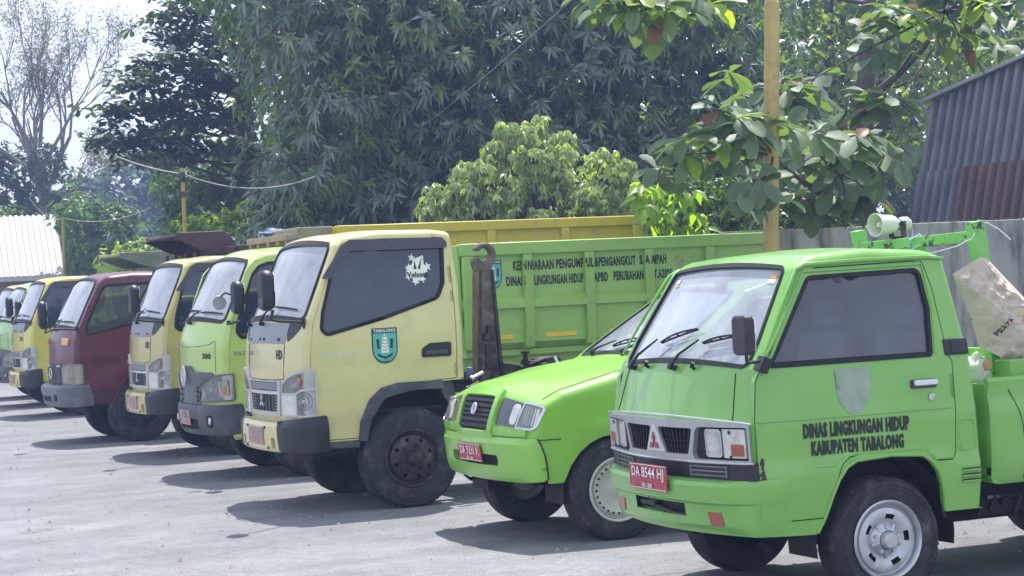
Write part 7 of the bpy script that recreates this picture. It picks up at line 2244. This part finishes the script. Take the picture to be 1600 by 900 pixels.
    for q in vb:
        for _ in range(8):
            d = unit(RNG.normal(0, 1, 3)); d[1] = -abs(d[1]); r_ = RNG.uniform(.12, .24)
            vs_.append((q[0] + d[0] * q[3] * .95, q[1] + d[1] * q[4] * .9, q[2] + d[2] * q[5] * .95, r_, r_, r_ * .8, 1.6))
    vb = [q + (.55,) for q in vb]
    sr = bush('shrub', 'sunlit pale green shrub with drooping leaves behind the yellow load bed', 'shrub', (12.2, 27.6, 0), vb + vs_, 62, 5, .105, .046, M_VS, 'ovate', grav=.9, th=(.9, 1.6), trunk=.05, single=280, droop=.6, up=.6)
    tw = MB()
    for q in vs_:
        c = Vector(q[:3]) - Vector((12.2, 27.6, 0)); limb(tw, c * .82 + Vector((0, -.1, .3)), c + Vector((random.uniform(-.15, .15), -.15, random.uniform(.05, .25))), .010, .003, 4, .08, 5)
    tw.build('twigs', BARKP, sr)

    # ---- young plant with large bright leaves beside the bed
    M_YP = leafmat('bright_young_leaf', (.16, .27, .05), (.26, .38, .06), .3, .55, .5, (1.9, 2.0, .35))
    base = (11.3, 21.25, 0)
    root = plant_root('young_plant', base, 'young plant with large bright yellow green leaves at the end of the green load bed', 'plant')
    pts = [(10.84, 21.2, 2.83), (10.96, 21.1, 2.75), (11.19, 21.2, 2.86), (11.41, 21.3, 2.83), (11.62, 21.3, 2.74), (10.81, 21.0, 2.56), (11.02, 21.0, 2.51), (11.34, 21.2, 2.55), (11.65, 21.3, 2.47), (11.78, 21.4, 2.32), (11.24, 21.2, 2.37), (10.98, 21.1, 2.37), (10.78, 21.1, 2.68), (11.51, 21.3, 2.32), (11.1, 21.3, 2.2), (11.45, 21.3, 2.65)]
    P = np.array(pts)
    arr = rosettes(P, np.tile([0, -.15, 1.0], (len(P), 1)) + RNG.normal(0, .3, P.shape), 6, .25, .105, (1.0, 1.7), .55, .7)
    add_leaves(root, arr, M_YP, shape='ovate', single=96)
    tb = MB(); tb.tube([(0, 0, 0), (.02, 0, 1.2), (-.05, -.02, 2.2)], [.03, .025, .018], 8)
    for p in pts: limb(tb, (-.03, 0, 1.6 + random.random() * .5), Vector(p) - Vector(base), .012, .004, 5, .06, 5)
    tb.build('stem', M_MG, root)
    bush('shrub', 'small leaved dark shrub behind the bright young plant', 'shrub', (12.4, 22.6, 0), [(12.0, 22.4, 2.6, .5, .4, .5), (12.6, 22.6, 2.8, .5, .4, .6), (12.2, 22.5, 2.1, .6, .4, .5), (13.2, 22.8, 2.5, .5, .4, .5)], 70, 5, .07, .035, M_MG, trunk=.03)

    # ---- large leaved almond tree reaching over from the right
    M_TA = leafmat('almond_leaf', (.085, .14, .09), (.15, .215, .125), .5, .34, .35, (2.1, 2.2, .5))
    M_TR = leafmat('almond_leaf_red', (.19, .10, .055), (.27, .16, .08), .45, .35, .3, (1.6, 1.0, .5))
    M_TY = leafmat('almond_leaf_young', (.24, .36, .06), (.34, .42, .08), .3, .55, .5, (1.7, 1.8, .4))
    base = (15.0, 22.6, 0)
    root = plant_root('almond_tree', base, 'almond tree with big paddle leaves and a few red ones, beside the thick yellow post', 'tree')
    cl = [(9.8, 17.0, 3.19), (9.88, 16.9, 3.1), (9.48, 17.0, 3.01), (9.27, 17.2, 2.91), (9.87, 16.8, 2.6), (9.76, 17.3, 3.17), (10.48, 17.2, 3.16), (11.04, 17.6, 3.12), (11.63, 17.8, 3.07), (11.83, 17.9, 3.14), (12.17, 18.0, 2.9), (12.14, 19.0, 2.69), (12.51, 19.0, 2.61), (12.31, 19.2, 2.44), (11.97, 19.5, 3.77), (11.74, 19.0, 2.98), (12.65, 18.5, 3.56), (12.93, 18.5, 4.35), (13.28, 18.6, 4.22), (13.34, 18.0, 4.38), (13.4, 17.8, 4.34), (13.86, 18.0, 4.22), (13.74, 18.8, 4.13), (14.41, 19.0, 4.06), (13.08, 19.0, 4.0), (8.76, 17.0, 4.32), (9.06, 17.0, 4.29), (8.69, 17.2, 4.39), (9.43, 17.2, 4.27), (8.9, 17.0, 4.45), (9.83, 17.5, 4.42), (13.37, 18.5, 4.51), (13.99, 18.0, 4.48), (12.73, 19.0, 3.5), (12.08, 19.4, 2.4)]
    extra = []
    for i, c in enumerate(cl):
        up_ = c[0] > 12.8 and c[2] > 3.9
        for _ in range(2 if i not in (2, 3) else 1):
            extra.append((c[0] + random.uniform(-.32, .32), c[1] + random.uniform(.05, .7), c[2] + (random.uniform(.1, .5) if up_ else random.uniform(-.22, .25))))
    for _ in range(26):
        y = random.uniform(19.2, 21.5); extra.append((y * random.uniform(.565, .64), y, random.uniform(2.5, 4.5)))
    cl = [(x, y, z + (.14 if x > 12.8 and z > 3.9 else 0)) for x, y, z in cl]
    P = np.array(cl + extra)
    arr = rosettes(P, np.tile([-.15, -.25, 1.0], (len(P), 1)) + RNG.normal(0, .28, P.shape), 8, .315, .175, (.9, 1.8), .35, .3)
    n = len(arr[0])
    kind = np.zeros(n, int)
    kind[RNG.random(n) < .022] = 1
    yc = np.array([2, 3, 26, 25, 27, 17, 21, 19, 20, 22, 5, 30, 29])
    for c in yc: kind[c * 8:(c + 1) * 8] = np.where(RNG.random(8) < .55, 2, kind[c * 8:(c + 1) * 8])
    for v, m in ((0, M_TA), (1, M_TR), (2, M_TY)):
        k = kind == v
        add_leaves(root, tuple(a[k] for a in arr), m, shape='obovate', single=min(230, int(k.sum())), fold=.10)
    tb = MB(); tb.tube([(0, 0, 0), (-.05, 0, 1.5), (-.2, -.1, 3.0), (-.1, -.2, 4.6), (.1, -.2, 6.5)], [.17, .15, .13, .11, .06], 10)
    hubs = [((-.25, -.1, 2.9), (11.8, 18.4, 2.75), [6, 7, 8, 9, 10, 11, 12, 13, 15, 34]), ((-.2, -.1, 2.5), (10.4, 17.4, 2.9), [0, 1, 2, 3, 4, 5]), ((-.15, -.15, 3.9), (13.7, 19.0, 4.6), [14, 16, 17, 18, 19, 20, 21, 22, 23, 24, 31, 32, 33]), ((0, -.2, 5.2), (9.9, 17.6, 5.35), [25, 26, 27, 28, 29, 30])]
    for a, b, ids in hubs:
        bb = Vector(b) - Vector(base); limb(tb, a, bb, .03 if a[2] > 5 else .06, .016, 6, .07)
        for i in ids: limb(tb, bb, Vector(cl[i]) - Vector(base), .018, .007, 5, .05, 5)
    tb.build('trunk', BARK, root)

    # ---- tall small leaved tree at the back right and the wood behind everything
    M_FI = leafmat('fig_leaf', (.09, .15, .055), (.26, .33, .10), .3, .5, .7)
    bl = [(20.5, 37, 7.2, 1.8, 1.6, 1.8), (22.6, 36.5, 5.6, 1.5, 1.4, 1.3), (24.2, 37, 7.6, 1.8, 1.6, 1.7), (20.6, 37, 4.6, 1.4, 1.3, 1.2), (25.6, 37, 5.2, 1.8, 1.6, 1.6), (22.4, 37.5, 9.0, 2.6, 2, 1.7), (27, 37, 7.4, 2.0, 1.6, 2.0), (22.0, 38.5, 4.0, 3.2, 1.6, 2.0)]
    bush('fig_tree', 'tall shady tree with small glittering leaves behind the thick yellow post', 'tree', (23.3, 38.5, 0), bl, 24, 5, .15, .075, M_FI, trunk=.38)
    # undergrowth behind the wall
    bush('shrub', 'dark undergrowth showing over the concrete wall', 'shrub', (14.2, 23, 0), [(13.4, 23, 2.2, .7, .5, .6), (14.4, 23.4, 2.3, .7, .5, .7), (15.3, 23.6, 2.3, .5, .5, .8), (12.8, 23, 2.6, .4, .4, .5)], 40, 5, .12, .06, M_DG, trunk=.04)
    # wood
    def wood(name, bl, dens, L_):
        P, Nn = blob_points(bl, dens, (.7, 1.05), .2)
        arr = rosettes(P, Nn + np.array([0, 0, .4]) + RNG.normal(0, .3, P.shape), 5, L_, L_ * .5, (.7, 1.6), .3, .25)
        V, T = leaf_arrays(*arr, .12, 'ovate')
        o = bpy.data.objects.new(name, tri_mesh(name, V, T, M_DG)); COL.objects.link(o); tag(o, kind='stuff')
    wood('far_wood', [(x, 50 + 3 * math.sin(x), z, 3.2, 2.4, 3.0) for x in np.arange(16.5, 50, 3.6) for z in (2.0, 6.2, 10.2)], 4, .36)
build_trees()
# ------------------------------------------------------------------ haze: distant air, also added to lift near darks like lens glare
def build_haze():
    mb = MB().box(-60, 90, -20, 140, -1.0, 16.0)
    m = bpy.data.materials.new('thin_haze'); m.use_nodes = True
    t = m.node_tree
    for n in list(t.nodes): t.nodes.remove(n)
    out = t.nodes.new('ShaderNodeOutputMaterial'); v = t.nodes.new('ShaderNodeVolumePrincipled')
    v.inputs['Color'].default_value = (.42, .55, 1.0, 1); v.inputs['Density'].default_value = .0019; v.inputs['Anisotropy'].default_value = .3
    t.links.new(v.outputs[0], out.inputs['Volume'])
    tag(mb.build('haze', m, smooth=0), kind='stuff')
build_haze()

for o in bpy.data.objects:
    if o.name.split('.')[0] in ('bumper_bolts', 'wheel_nuts', 'screen_stickers', 'lamp_screw', 'twigs', 'bonnet_seam', 'grille_mesh', 'lens_ribs', 'cowl_slots', 'chipped_paint', 'hydraulic_hoses'):
        o['kind'] = 'stuff'
